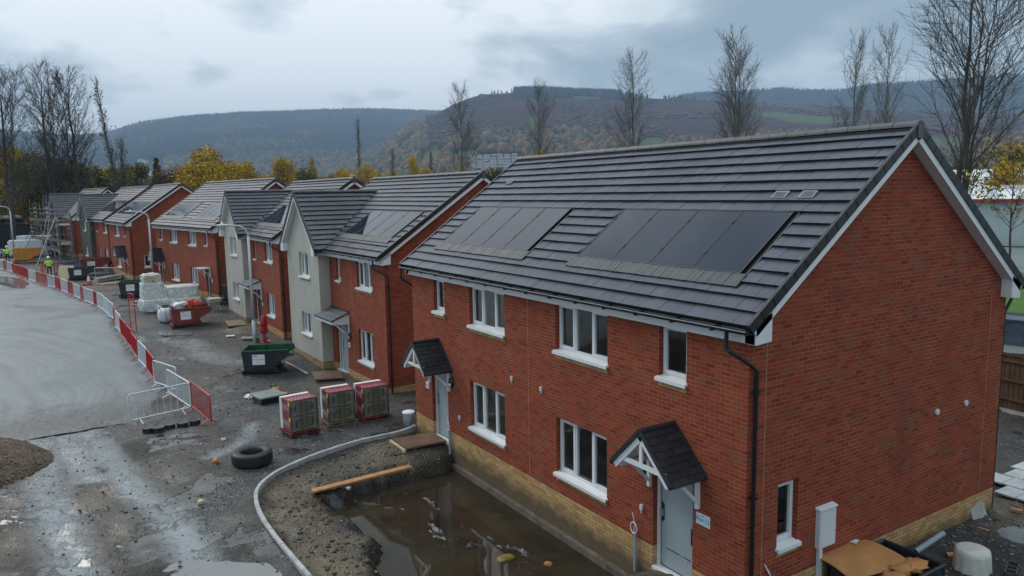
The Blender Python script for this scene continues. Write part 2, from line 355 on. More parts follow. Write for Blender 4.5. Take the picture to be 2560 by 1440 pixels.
# ------------------------------------------------------------------ mesh builder and objects
class MB:
    def __init__(s): s.v = []; s.f = []; s.m = []; s.mats = []
    def mi(s, name):
        if name not in s.mats: s.mats.append(name)
        return s.mats.index(name)
    def face(s, pts, mat):
        i = len(s.v); s.v += [tuple(p) for p in pts]; s.f.append(tuple(range(i, i+len(pts)))); s.m.append(s.mi(mat))
    def mesh(s, verts, faces, mat):
        i = len(s.v); s.v += [tuple(p) for p in verts]; k = s.mi(mat)
        for f in faces: s.f.append(tuple(i+a for a in f)); s.m.append(k)
    def frame_box(s, o, u, v, w, mat, sides=None):
        """box from corner o with edge vectors u, v, w"""
        o, u, v, w = V(o), V(u), V(v), V(w)
        p = [o, o+u, o+u+v, o+v, o+w, o+u+w, o+u+v+w, o+v+w]
        fs = [(0, 3, 2, 1), (4, 5, 6, 7), (0, 1, 5, 4), (1, 2, 6, 5), (2, 3, 7, 6), (3, 0, 4, 7)]
        if u.cross(v).dot(w) < 0: fs = [tuple(reversed(f)) for f in fs]
        s.mesh(p, fs, mat)
    def box(s, x0, x1, y0, y1, z0, z1, mat):
        s.frame_box((x0, y0, z0), (x1-x0, 0, 0), (0, y1-y0, 0), (0, 0, z1-z0), mat)
    def cbox(s, c, size, mat, rz=0, rx=0, ry=0):
        R = Matrix.Rotation(rz, 3, 'Z') @ Matrix.Rotation(ry, 3, 'Y') @ Matrix.Rotation(rx, 3, 'X')
        u, v, w = R @ V((size[0], 0, 0)), R @ V((0, size[1], 0)), R @ V((0, 0, size[2]))
        s.frame_box(V(c)-(u+v+w)/2, u, v, w, mat)
    def tube(s, pts, r, mat, n=6, caps=True):
        pts = [V(p) for p in pts]; k = len(pts)
        rs = r if isinstance(r, (list, tuple)) else [r]*k
        ring = []
        a = None
        for i, p in enumerate(pts):
            d = (pts[min(i+1, k-1)]-pts[max(i-1, 0)])
            if d.length < 1e-9: d = V((0, 0, 1))
            d.normalize()
            if a is None:
                a = d.orthogonal().normalized()
            else:
                a = (a-d*a.dot(d))
                a = a.normalized() if a.length > 1e-6 else d.orthogonal().normalized()
            b = d.cross(a)
            ring.append([p+(a*math.cos(2*PI*j/n)+b*math.sin(2*PI*j/n))*rs[i] for j in range(n)])
        vs = [q for rr in ring for q in rr]
        fs = [(i*n+j, i*n+(j+1) % n, (i+1)*n+(j+1) % n, (i+1)*n+j) for i in range(k-1) for j in range(n)]
        if caps: fs += [tuple(reversed(range(n))), tuple((k-1)*n+j for j in range(n))]
        s.mesh(vs, fs, mat)
    def lathe(s, prof, mat, n=24, c=(0, 0, 0)):
        vs = [(c[0]+r*math.cos(2*PI*j/n), c[1]+r*math.sin(2*PI*j/n), c[2]+z) for r, z in prof for j in range(n)]
        fs = [(i*n+j, i*n+(j+1) % n, (i+1)*n+(j+1) % n, (i+1)*n+j) for i in range(len(prof)-1) for j in range(n)]
        s.mesh(vs, fs, mat)
    def prism(s, poly, d, mat):
        """polygon (list of points) extruded by vector d"""
        d = V(d); p = [V(q) for q in poly]; n = len(p)
        nrm = V((0, 0, 0))
        for i in range(n): nrm += (p[i]).cross(p[(i+1) % n])
        fs = [tuple(reversed(range(n))), tuple(range(n, 2*n))]+[(i, (i+1) % n, n+(i+1) % n, n+i) for i in range(n)]
        if nrm.dot(d) < 0: fs = [tuple(reversed(f)) for f in fs]
        s.mesh(p+[q+d for q in p], fs, mat)
    def build(s, name, parent=None, smooth=False, bevel=0, loc=None, rz=0):
        me = bpy.data.meshes.new(name); me.from_pydata(s.v, [], s.f)
        for k in s.mats: me.materials.append(MATS[k])
        me.polygons.foreach_set('material_index', s.m)
        if smooth: me.polygons.foreach_set('use_smooth', [True]*len(s.f))
        me.update()
        o = bpy.data.objects.new(name, me); COL.objects.link(o)
        if parent is not None: o.parent = parent
        if loc is not None: o.location = loc
        if rz: o.rotation_euler.z = rz
        if bevel:
            bm = bmesh.new(); bm.from_mesh(me); bmesh.ops.remove_doubles(bm, verts=bm.verts, dist=1e-5)
            bmesh.ops.bevel(bm, geom=[e for e in bm.edges if e.calc_face_angle(0) > .5], offset=bevel, segments=2, affect='EDGES', profile=.6)
            bm.to_mesh(me); bm.free()
        return o
def tag(o, label, cat, group=None):
    o['label'] = label; o['category'] = cat
    if group: o['group'] = group
    return o
def thing(name, label, cat, loc=(0, 0, 0), rz=0, group=None):
    o = bpy.data.objects.new(name, None); COL.objects.link(o); o.empty_display_size = .3
    o.location = loc; o.rotation_euler = (0, 0, rz)
    return tag(o, label, cat, group)
def struct(o, kind='structure'):
    o['kind'] = kind; return o
def dup(root, loc=None, rz=None, label=None, group=None, scale=None):
    r = root.copy(); COL.objects.link(r)
    if loc is not None: r.location = loc
    if rz is not None: r.rotation_euler = (0, 0, rz)
    if scale is not None: r.scale = scale if hasattr(scale, '__len__') else (scale,)*3
    if label: r['label'] = label
    if group: r['group'] = group
    for ch in list(root.children):
        c = ch.copy(); COL.objects.link(c); c.parent = r
        for g in list(ch.children):
            d = g.copy(); COL.objects.link(d); d.parent = c
    return r
def npmesh(name, verts, faces, mats, midx=None, smooth=False):
    me = bpy.data.meshes.new(name)
    verts = np.asarray(verts, np.float32); faces = np.asarray(faces, np.int32); k = faces.shape[1]
    me.vertices.add(len(verts)); me.vertices.foreach_set('co', verts.ravel())
    me.loops.add(faces.size); me.loops.foreach_set('vertex_index', faces.ravel())
    me.polygons.add(len(faces)); me.polygons.foreach_set('loop_start', np.arange(0, faces.size, k, dtype=np.int32))
    me.polygons.foreach_set('loop_total', np.full(len(faces), k, np.int32))
    for q in mats: me.materials.append(MATS[q])
    if midx is not None: me.polygons.foreach_set('material_index', np.asarray(midx, np.int32))
    if smooth: me.polygons.foreach_set('use_smooth', np.ones(len(faces), bool))
    me.update(calc_edges=True); me.validate()
    o = bpy.data.objects.new(name, me); COL.objects.link(o)
    return o
def text_mesh(body, size, mat, parent, name='lettering', M=None, extrude=.0015):
    cu = bpy.data.curves.new(name, 'FONT'); cu.body = body; cu.size = size; cu.align_x = 'CENTER'; cu.align_y = 'CENTER'; cu.extrude = extrude
    t = bpy.data.objects.new(name, cu); COL.objects.link(t)
    bpy.context.view_layer.update()
    me = bpy.data.meshes.new_from_object(t.evaluated_get(bpy.context.evaluated_depsgraph_get()))
    bpy.data.objects.remove(t); me.materials.clear(); me.materials.append(MATS[mat])
    o = bpy.data.objects.new(name, me); COL.objects.link(o); o.parent = parent
    if M is not None: o.matrix_local = M
    return o
def vnoise(x, y, s, seed=0):
    """cheap smooth value noise for arrays"""
    x = np.asarray(x)*s+seed*17.3; y = np.asarray(y)*s+seed*9.1
    xi = np.floor(x).astype(int); yi = np.floor(y).astype(int); fx = x-xi; fy = y-yi
    fx = fx*fx*(3-2*fx); fy = fy*fy*(3-2*fy)
    def h(a, b):
        k = (a*374761393+b*668265263+seed*974711) & 0xffffffff
        k = ((k ^ (k >> 13))*1274126177) & 0xffffffff
        return ((k ^ (k >> 16)) & 0xffff)/65535.
    return (h(xi, yi)*(1-fx)+h(xi+1, yi)*fx)*(1-fy)+(h(xi, yi+1)*(1-fx)+h(xi+1, yi+1)*fx)*fy
def fbm(x, y, s, o=4, seed=0):
    t = 0; a = 1; n = 0
    for i in range(o): t = t+a*vnoise(x, y, s*2**i, seed+i); n += a; a *= .5
    return t/n
# ------------------------------------------------------------------ sky and light
SUN_AZ, SUN_EL = math.radians(24), math.radians(38)      # azimuth measured from +x towards +y
w = bpy.data.worlds.new('World'); sc.world = w; w.use_nodes = True
nt = w.node_tree; bg = nt.nodes['Background']
sky = N(nt, 'ShaderNodeTexSky', sky_type='NISHITA'); sky.sun_disc = False; sky.sun_elevation = SUN_EL; sky.sun_rotation = PI/2-SUN_AZ
tc = N(nt, 'ShaderNodeTexCoord').outputs['Generated']
sp = N(nt, 'ShaderNodeSeparateXYZ'); L(nt, tc, sp.inputs[0])
den = math_(nt, 'ADD', math_(nt, 'MAXIMUM', sp.outputs[2], 0.), .30)
cv = N(nt, 'ShaderNodeCombineXYZ'); L(nt, math_(nt, 'DIVIDE', sp.outputs[0], den), cv.inputs[0]); L(nt, math_(nt, 'DIVIDE', sp.outputs[1], den), cv.inputs[1])
n1 = noise_(nt, mapping(nt, cv.outputs[0], (1, 1.1, 1)), 1.0, 6, .52, .25)
n2 = noise_(nt, mapping(nt, cv.outputs[0], (1, 1.1, 1)), 2.8, 5, .55, .2)
cl = math_(nt, 'ADD', math_(nt, 'MULTIPLY', n1, .62), math_(nt, 'MULTIPLY', n2, .38))
# glow where the sun stands behind the thin part of the cloud
def glow(az, el, lo, hi, pw):
    d = (math.cos(el)*math.cos(az), math.cos(el)*math.sin(az), math.sin(el))
    vm = N(nt, 'ShaderNodeVectorMath', operation='DOT_PRODUCT'); L(nt, tc, vm.inputs[0]); vm.inputs[1].default_value = d
    return math_(nt, 'POWER', maprange(nt, vm.outputs['Value'], lo, hi), pw)
g1 = glow(-.19, .140, .93, 1., 1.2); g2 = glow(-.50, .235, .975, 1., 1.1); d1 = glow(-.04, .225, .965, 1., 1.); d2 = glow(-.30, .235, .985, 1., 1.); g3 = glow(.05, .7, .2, 1., 1.5)
lit = math_(nt, 'ADD', math_(nt, 'ADD', maprange(nt, cl, .42, .58, -.10, .76), math_(nt, 'MULTIPLY', g1, .85)), math_(nt, 'ADD', math_(nt, 'SUBTRACT', math_(nt, 'MULTIPLY', g2, .30), math_(nt, 'ADD', math_(nt, 'MULTIPLY', d1, .40), math_(nt, 'MULTIPLY', d2, .25))), math_(nt, 'MULTIPLY', g3, .40)))
# darker towards the right-hand (-y) side of the valley
dk = glow(-1.25, .12, .55, 1., 1.); lit = math_(nt, 'SUBTRACT', lit, math_(nt, 'MULTIPLY', dk, .17))
c = ramp_(nt, lit, [(0, (.275, .345, .38)), (.28, (.36, .43, .465)), (.55, (.50, .575, .605)), (.8, (.73, .79, .805)), (1, (.95, .98, .985))])
zb = maprange(nt, sp.outputs[2], .42, .95, 1., 2.1)      # an overcast sky is brighter overhead than at the horizon
c = mixc(nt, 1., c, zb, 'MULTIPLY')
sk = N(nt, 'ShaderNodeVectorMath', operation='SCALE'); L(nt, sky.outputs[0], sk.inputs[0]); sk.inputs['Scale'].default_value = .012
ad = N(nt, 'ShaderNodeVectorMath', operation='ADD'); L(nt, c, ad.inputs[0]); L(nt, sk.outputs[0], ad.inputs[1])
L(nt, ad.outputs[0], bg.inputs[0]); bg.inputs[1].default_value = 1.0
sl = bpy.data.lights.new('sun', 'SUN'); so = bpy.data.objects.new('sun', sl); COL.objects.link(so)
sl.energy = 1.5; sl.angle = math.radians(28); sl.color = (1, .93, .84)
so.rotation_euler = V((math.cos(SUN_EL)*math.cos(SUN_AZ), math.cos(SUN_EL)*math.sin(SUN_AZ), math.sin(SUN_EL))).to_track_quat('Z', 'Y').to_euler()

# ------------------------------------------------------------------ site ground
ZX = [-10, 12, 16, 22, 30, 42, 60, 100]; ZZ = [-.5, -.5, -.75, -.95, -.75, -.3, -.3, -.2]
def zg(x): return np.interp(x, ZX, ZZ)
def seg_dist(x, y, pts, closed=False):
    best = None; n = len(pts)
    for i in range(n if closed else n-1):
        ax, ay = pts[i][:2]; bx, by = pts[(i+1) % n][:2]
        dx, dy = bx-ax, by-ay; t = np.clip(((x-ax)*dx+(y-ay)*dy)/(dx*dx+dy*dy), 0, 1)
        d = np.hypot(x-ax-t*dx, y-ay-t*dy)
        best = d if best is None else np.minimum(best, d)
    return best
def inside(x, y, pts):
    r = np.zeros(np.shape(x), bool); n = len(pts)
    for i in range(n):
        ax, ay = pts[i]; bx, by = pts[(i+1) % n]
        c = ((ay > y) != (by > y)); r ^= c & (x < (bx-ax)*(y-ay)/((by-ay) if by != ay else 1e-9)+ax)
    return r
def sdf(x, y, pts):
    d = seg_dist(x, y, pts, True); return np.where(inside(x, y, pts), d, -d)
PIT = [(10.55, -1.), (10.5, .35), (9.95, 1.3), (9.95, 2.9), (9.5, 3.95), (8.7, 4.05), (7.7, 3.75), (6.6, 3.8), (5.6, 4.1), (4.3, 4.4), (2.9, 4.2), (1.9, 3.2), (1.35, 1.9), (2.3, .9), (2.6, .3), (2.6, -1.)]
KERB = [(12.62, .05), (12.36, .68), (12.27, 1.96), (11.92, 3.24), (11.42, 4.26), (10.95, 4.85), (10.35, 5.28), (9.59, 5.5), (8.61, 5.6), (7.45, 5.6), (6.19, 5.54), (5.43, 5.5), (4., 5.45), (2., 5.4)]
PUDDLES = [(21.3, 10.35, .9, 1.6, 0), (6.3, 6.75, .95, .75, .4), (35.4, 3.8, .9, .55, .3), (23.1, 3.75, .55, .3, .5), (-.95, -7.25, .42, .5, .5)]
TRACKS = [([(20.6, 8.6), (14.5, 8.07), (11.67, 7.73), (10.4, 7.4), (8.94, 7.2), (4, 7.)], .42), ([(20.7, 9.9), (15.44, 9.76), (11.9, 9.55), (9.25, 9.29), (5, 9.)], .46), ([(13.9, 5.75), (15., 4.6), (17., 3.9)], .25), ([(20.9, 9.2), (17, 8.95), (14, 8.7)], .5), ([(32.5, 3.6), (28.5, 3.2), (27., 2.3)], .7)]
RUTS = [(17.5, 9.1, 15.5, 8.9, .4), (8.5, 7.6, 6.5, 7.5, .35), (9.2, 8.7, 7., 8.6, .4), (13.5, 7.2, 12.2, 7.0, .35), (10.6, 9.3, 8.8, 9.15, .35), (14., 8.66, 13.2, 8.5, .5), (12.9, 8.4, 12., 8.3, .45), (12.3, 9.1, 11.5, 9.0, .4), (10.2, 8.4, 9.6, 8.3, .35), (15.2, 10.7, 9., 10.35, .55)]
def ground_h(x, y):
    x = np.asarray(x, float); y = np.asarray(y, float)
    z = zg(x)+(fbm(x, y, .5, 3, 3)-.5)*.10+(fbm(x, y, 2.2, 4, 5)-.5)*.07
    near = np.clip(1.3-np.abs(x-10)/25, .25, 1)
    z += (fbm(x, y, 5.5, 3, 9)-.5)*.045*near
    clay = np.zeros_like(z); pit = np.zeros_like(z); trk = np.zeros_like(z)
    # tyre tracks pressed a little into the mud
    for pts, wd in TRACKS:
        d = seg_dist(x, y, pts); f = np.clip(1.35-d/wd, 0, 1); trk = np.maximum(trk, f); z -= .035*f-.012*f*np.sin(d*2*PI/.16)
    for ax, ay, bx, by, wd in RUTS:
        d = seg_dist(x, y, [(ax, ay), (bx, by)]); f = np.clip(1.3-d/wd, 0, 1)
        z += f*.055*np.sin((x*1.0+y*.35*np.sign(y-8))*2*PI/.19)-.03*f
    # embankment between the kerb and the pit
    kpoly = KERB+[(2., -.6), (12.6, -.6)]
    ks = sdf(x, y, kpoly)
    ink = np.clip(ks/.25, 0, 1)
    z = np.where(ks > -.02, zg(x)-.12*ink+(z-zg(x)), z)
    clay = np.maximum(clay, ink*(x > 1.5)*.9)
    wob = (fbm(x, y, 1.3, 4, 21)-.5)*.9
    ps = sdf(x, y, PIT)+wob*.55+(fbm(x, y, 4.5, 3, 23)-.5)*.42
    pf = np.clip((ps+.22)/.60, 0, 1); pf = pf*pf*(3-2*pf)
    z = z-pf*.62-(pf*(fbm(x, y, 3., 3, 31)-.5)*.14)
    pit = np.clip((ps+.62+(fbm(x, y, 2.4, 3, 88)-.5)*.6)/.5, 0, 1)
    # mud banked against doors, mounds
    def mound(cx, cy, rx, ry, h, k=2.2, cl=.8, zt=None):
        nonlocal z, clay, pit
        q = np.clip(1-(((x-cx)/rx)**2+((y-cy)/ry)**2), 0, 1)**(1/k)
        zz = h if zt is None else zt
        t = zz-(1-q)*.55+(fbm(x, y, 3, 3, 41)-.5)*.06
        mk = (q > 0) & (t > z); z = np.where(mk, t, z)
        clay = np.where(q > 0, np.maximum(clay, cl*np.minimum(1, q*1.6)), clay); pit = np.where(mk, pit*(1-q), pit)
    mound(11.15, .9, 1.25, 1.7, 0, zt=-.39)
    mound(1.55, .25, 1.0, 1.1, 0, zt=-.36)
    mound(21.9, -.5, 1.6, 1.5, 0, zt=-.80, cl=.7)
    mound(34.4, .3, 1.9, 1.4, 0, zt=-.42, cl=.7)
    mound(20.0, .2, 1.9, 1.3, 0, zt=-.86, cl=.5)
    mound(-1.3, -8.6, 1.6, 1.9, 0, zt=-.52, cl=.8)
    # heaps of excavated clay in front of the plots further on
    mound(36.5, 2.2, 1.2, 1.2, 0, zt=-.56, cl=.3)
    for px, py, rx, ry, a in PUDDLES:
        dx, dy = x-px, y-py; u = (dx*math.cos(a)+dy*math.sin(a))/rx; v = (-dx*math.sin(a)+dy*math.cos(a))/ry
        q = np.clip(1.5-(u*u+v*v)-(fbm(x, y, 1.8, 3, 51)-.5)*1.3, 0, 1)
        z = z*(1-q*.8)+(zg(x)-.0)*q*.8-q*.055
    z = np.where((y < -10) & (x > -2), z, z)
    return z, clay, pit, trk
def axis(*segs):
    o = []
    for a, b, s in segs: o += list(np.arange(a, b, s))
    return np.array(o+[segs[-1][1]])
gx = axis((-60, -18, 3), (-18, -3, .5), (-3, 28, .13), (28, 42, .3), (42, 130, 1.2))
gy = axis((-130, -14, 3), (-14, -7, .3), (-7, 13, .13), (13, 45, 1.5))
X, Y = np.meshgrid(gx, gy, indexing='ij'); Z, CL, PT, TR = ground_h(X, Y)
def grid_faces(nx, ny):
    i = np.arange(nx-1)[:, None]*ny+np.arange(ny-1)[None, :]; i = i.ravel()
    return np.stack([i, i+ny, i+ny+1, i+1], 1)
o = npmesh('ground', np.stack([X, Y, Z], -1).reshape(-1, 3), grid_faces(len(gx), len(gy)), ['site_ground'], smooth=True); struct(o)
at = o.data.color_attributes.new('clay', 'FLOAT_COLOR', 'POINT')
at.data.foreach_set('color', np.stack([CL, PT, TR, np.ones_like(CL)], -1).astype(np.float32).ravel())
def gz(x, y): return float(ground_h(np.array([x]), np.array([y]))[0][0])
# road of silty sub-base, its edge along the barrier line
RE = [(16, 13.5), (20.6, 11.6), (20.9, 10.), (20.7, 8.9), (20.3, 8.1), (19.9, 7.3), (21., 6.6), (23., 5.9), (24.8, 5.75), (29.2, 5.9), (33.2, 6.0), (37.7, 6.2), (41.4, 6.3), (45.8, 6.6), (50.6, 7.4), (57., 8.4), (62.5, 9.5), (67.8, 10.6), (76., 12.), (83.8, 13.6), (110, 19)]
def yedge(x): return np.interp(x, [p[0] for p in RE[5:]], [p[1] for p in RE[5:]])
rx = axis((19.6, 50, .3), (50, 112, 1.)); ry = np.concatenate([np.linspace(0, 3, 16), np.linspace(3.4, 30, 30)])
RX = np.repeat(rx[:, None], len(ry), 1)
lo = np.where(rx < 21.6, np.interp(rx, [19.6, 20.0, 20.6, 21.6], [7.2, 7.0, 6.7, 6.3]), yedge(rx))
RY = lo[:, None]+ry[None, :]
jit = (fbm(RX, RY, 1.2, 3, 77)-.5)
RX = RX+np.where(RX < 21.2, jit*.9*(RX < 20.4), 0)
RY = RY+np.where(ry[None, :] < .01, jit*.35, 0)
pf_ = np.clip(1-((RX-68.5)/7.)**2-((RY-12.2-(RX-68.5)*.17)/1.25)**2, 0, 1)
RZ = zg(RX)+.055+(fbm(RX, RY, .6, 3, 61)-.5)*.035-.06*np.clip(1-ry[None, :]/.25, 0, 1)-.05*np.minimum(1, pf_*3)
RZ = RZ-.06*np.clip(1-(RX-19.6)/.5, 0, 1)
struct(npmesh('road', np.stack([RX, RY, RZ], -1).reshape(-1, 3), grid_faces(len(rx), len(ry)), ['silty_road'], smooth=True))
# standing water
def disc(name, cx, cy, rx_, ry_, a, z, mat, n=40):
    b = MB(); pts = []
    for i in range(n):
        t = 2*PI*i/n; k = 1+.12*math.sin(3*t+cx)+.08*math.sin(5*t+cy)
        u, v = rx_*k*math.cos(t), ry_*k*math.sin(t); pts.append((cx+u*math.cos(a)-v*math.sin(a), cy+u*math.sin(a)+v*math.cos(a), z))
    b.face(pts, mat); return struct(b.build(name))
for px, py, ra, rb, a in PUDDLES: disc('puddle', px, py, ra*1.45, rb*1.45, a, float(zg(px))-.035, 'puddle_water')
disc('puddle', 68.5, 12.2, 6.5, 1.05, .17, float(zg(68.5))+.03, 'puddle_water')
b = MB(); b.face([(1.0, -.4, -1.0), (10.9, -.4, -1.0), (10.9, 5.2, -1.0), (1.0, 5.2, -1.0)], 'muddy_water'); struct(b.build('pit_water'))
# lawn, lane and verge behind the houses on the right
b = MB()
def strip(name, pts, z, mat):
    q = MB(); q.face([(x, y, z) for x, y in pts], mat); return struct(q.build(name))
def off(az, d): return (CAM.x+d*math.cos(az), CAM.y+d*math.sin(az))
def band(name, d0, d1, mat, z, a0=-1.35, a1=-.75):
    q = MB(); n = 16; A = [a0+(a1-a0)*i/n for i in range(n+1)]
    for i in range(n):
        k0 = 1/math.cos(A[i]+1.15); k1 = 1/math.cos(A[i+1]+1.15)
        q.face([(*off(A[i], d0*k0), z), (*off(A[i], d1*k0), z), (*off(A[i+1], d1*k1), z), (*off(A[i+1], d0*k1), z)], mat)
    return struct(q.build(name))
simple('tarmac_wet', (.16, .18, .19), .35, var=.15)
simple('bank_dark', (.018, .018, .014), .9, var=.5)
band('lane', 36.5, 46.8, 'tarmac_wet', -.36)
band('grass_bank', 46.8, 70, 'pasture', -.30)
band('yard', 70, 98, 'tarmac_wet', -.34)
band('verge', 46.2, 47.6, 'bank_dark', -.26)
# kerb
kb = MB()
pts = [V((x, y, 0)) for x, y in KERB]
sm = []
for i in range(len(pts)-1):
    p0, p1, p2, p3 = pts[max(i-1, 0)], pts[i], pts[i+1], pts[min(i+2, len(pts)-1)]
    for k in range(6):
        t = k/6.; sm.append(.5*((2*p1)+(p2-p0)*t+(2*p0-5*p1+4*p2-p3)*t*t+(3*p1-p0-3*p2+p3)*t**3))
sm.append(pts[-1])
step = 0; ks = tag(bpy.data.objects.new('kerb_edging', None), 'long curved pale concrete edging strip around the flooded pit', 'kerb'); COL.objects.link(ks)
for i in range(0, len(sm)-2, 2):
    seg = sm[i:i+3]; q = MB()
    ring = []
    for j, p in enumerate(seg):
        t = (seg[min(j+1, 2)]-seg[max(j-1, 0)]).normalized(); n_ = V((-t.y, t.x, 0))
        e = t*(.006 if j == 0 else (-.006 if j == 2 else 0)); dz = random.uniform(-.004, .004)
        ring += [p+e+n_*.05+V((0, 0, -.75)), p+e+n_*.05+V((0, 0, -.43+dz)), p+e+n_*.035+V((0, 0, -.41+dz)), p+e-n_*.035+V((0, 0, -.41+dz)), p+e-n_*.05+V((0, 0, -.43+dz)), p+e-n_*.05+V((0, 0, -.75))]
    fs = [(a*6+c_, a*6+c_+1, (a+1)*6+c_+1, (a+1)*6+c_) for a in range(2) for c_ in range(5)]+[(5, 4, 3, 2, 1, 0), (12, 13, 14, 15, 16, 17)]
    q.mesh(ring, fs, 'kerb_concrete'); q.build('kerb_stone', ks)
# loose stones lying about
def stones(name, n, fx, mat, smin, smax):
    vs = []; fs = []
    base = np.array([(1, 0, 0), (.3, .95, 0), (-.8, .6, 0), (-.8, -.6, 0), (.3, -.95, 0), (0, 0, .8), (0, 0, -.6)])
    tri = np.array([(0, 1, 5), (1, 2, 5), (2, 3, 5), (3, 4, 5), (4, 0, 5), (1, 0, 6), (2, 1, 6), (3, 2, 6), (4, 3, 6), (0, 4, 6)])
    P = fx(n); H = ground_h(P[:, 0], P[:, 1])[0]
    for i in range(len(P)):
        s = smin+(smax-smin)*RNG.random()**3; a = RNG.random()*6.28
        q = base*(s*(.7+.6*RNG.random(3)))*(1+.35*(RNG.random((7, 1))-.5))
        c_, s_ = math.cos(a), math.sin(a)
        q = np.stack([q[:, 0]*c_-q[:, 1]*s_, q[:, 0]*s_+q[:, 1]*c_, q[:, 2]*.7], 1)+[P[i, 0], P[i, 1], H[i]+s*.2]
        fs.append(tri+len(vs)*7); vs.append(q)
    o = npmesh(name, np.concatenate(vs), np.concatenate(fs), [mat]); return struct(o, 'stuff')
def sc_near(n):
    x = -3+RNG.random(n)**1.3*36; y = -2+RNG.random(n)*11.5
    k = ~((x < 12.6) & (y < .1)) & ~((x > 17.5) & (y < -.8)) & ~((x > 20) & (y > 6)) & ~((y > 6.3) & (RNG.random(n) < .8)); return np.stack([x, y], 1)[k]
stones('loose_stones', 7000, sc_near, 'stone', .010, .052)
def sc_side(n):
    x = -2.8+RNG.random(n)*2.7; y = -9+RNG.random(n)*7; return np.stack([x, y], 1)
stones('side_rubble', 1200, sc_side, 'stone', .012, .06)
simple('clod', (.072, .058, .038), .9, isl=.6)
def sc_bank(n):
    x = 2+RNG.random(n)*10.6; y = -.0+RNG.random(n)*5.5; s1 = sdf(x, y, KERB+[(2., -.6), (12.6, -.6)]); s2 = sdf(x, y, PIT); k = (s1 > .1) & (s2 < -.05); return np.stack([x, y], 1)[k]
stones('mud_clods', 4200, sc_bank, 'clod', .008, .055)
def sc_left(n):
    x = 5+RNG.random(n)*13; y = 5.6+RNG.random(n)*5.2; k = ~((y < 5.9) & (x < 10)); return np.stack([x, y], 1)[k]
stones('track_clods', 1500, sc_left, 'clod', .008, .040)
# heap of brown gravel at the left
hs = []; hf = []
def heap(n):
    a = RNG.random(n)*2*PI; r = np.sqrt(RNG.random(n)); return np.stack([17.1+2.9*r*np.cos(a), 12.6+3.1*r*np.sin(a)], 1)
nx = 40; a = np.linspace(0, 2*PI, nx, endpoint=False); rr = np.linspace(0, 1, 12)
A, Rr = np.meshgrid(a, rr, indexing='ij'); hx = 17.1+2.9*Rr*np.cos(A); hy = 12.6+3.1*Rr*np.sin(A)
def heap_h(x, y):
    q = np.clip(1-((x-17.1)/2.9)**2-((y-12.6)/3.1)**2, 0, 1); return zg(x)-.08+1.0*q**.8+(fbm(x, y, 2.5, 3, 5)-.5)*.12
hz = heap_h(hx, hy); nr = len(rr)
fs = [(i*nr+j, i*nr+j+1, ((i+1) % nx)*nr+j+1, ((i+1) % nx)*nr+j) for i in range(nx) for j in range(nr-1)]
base = np.array([(1, 0, 0), (-.5, .8, 0), (-.5, -.8, 0), (0, 0, .8)]); tri = np.array([(0, 1, 3), (1, 2, 3), (2, 0, 3)])
P = heap(15000); hh = heap_h(P[:, 0], P[:, 1]); S = .02+.03*RNG.random(len(P)); TA = RNG.random(len(P))*6.28
q = base[None]*S[:, None, None]; x_ = q[..., 0]*np.cos(TA)[:, None]-q[..., 1]*np.sin(TA)[:, None]; y_ = q[..., 0]*np.sin(TA)[:, None]+q[..., 1]*np.cos(TA)[:, None]
pv = np.stack([x_+P[:, :1], y_+P[:, 1:], q[..., 2]+hh[:, None]], -1).reshape(-1, 3)
pf2 = (tri[None]+4*np.arange(len(P))[:, None, None]).reshape(-1, 3)
f4 = np.array(fs); f3 = np.concatenate([f4[:, :3], f4[:, [0, 2, 3]]]); nb = nx*nr
o = npmesh('gravel_heap', np.concatenate([np.stack([hx, hy, hz], -1).reshape(-1, 3), pv]), np.concatenate([f3, pf2+nb]), ['stone_brown']); struct(o, 'stuff')
o['label'] = 'heap of coarse brown gravel at the left edge of the muddy track'

# ------------------------------------------------------------------ houses
def make_tiles(mb, o, u, w_, n_, Ln, S, nc, holes=(), tw=.33, mat='roof_tile', clip=None, h0=.070, h1=.018, edge='tile_edge_shadow'):
    o, u, w_, n_ = V(o), V(u), V(w_), V(n_); g = S/nc
    for c in range(nc):
        iv = [(0, Ln)] if clip is None else [clip(c*g, (c+1)*g)]
        for (a0, a1, c0, c1) in holes:
            if c0 <= c <= c1:
                nv = []
                for (p, q) in iv:
                    if p < a0: nv.append((p, min(q, a0)))
                    if q > a1: nv.append((max(p, a1), q))
                iv = nv
        for (p, q) in iv:
            if q-p < .03: continue
            t = math.floor(p/tw)*tw-(tw/2 if c % 2 else 0)
            while t < q:
                s, e = max(t, p), min(t+tw, q); t += tw
                if e-s < .03: continue
                s += .003; e -= .003; j = random.uniform(-.003, .003)
                lo = c*g-.025; hi = (c+1)*g+.02
                P = [o+u*s+w_*lo+n_*(h0+j), o+u*e+w_*lo+n_*(h0+j), o+u*e+w_*hi+n_*(h1+j), o+u*s+w_*hi+n_*(h1+j),
                     o+u*s+w_*lo+n_*(h0-.062), o+u*e+w_*lo+n_*(h0-.062), o+u*e+w_*hi-n_*.01, o+u*s+w_*hi-n_*.01]
                i = len(mb.v); mb.v += [tuple(x) for x in P]
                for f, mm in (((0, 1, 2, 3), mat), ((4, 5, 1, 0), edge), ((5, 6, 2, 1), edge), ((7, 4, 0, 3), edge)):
                    mb.f.append(tuple(i+k for k in f)); mb.m.append(mb.mi(mm))
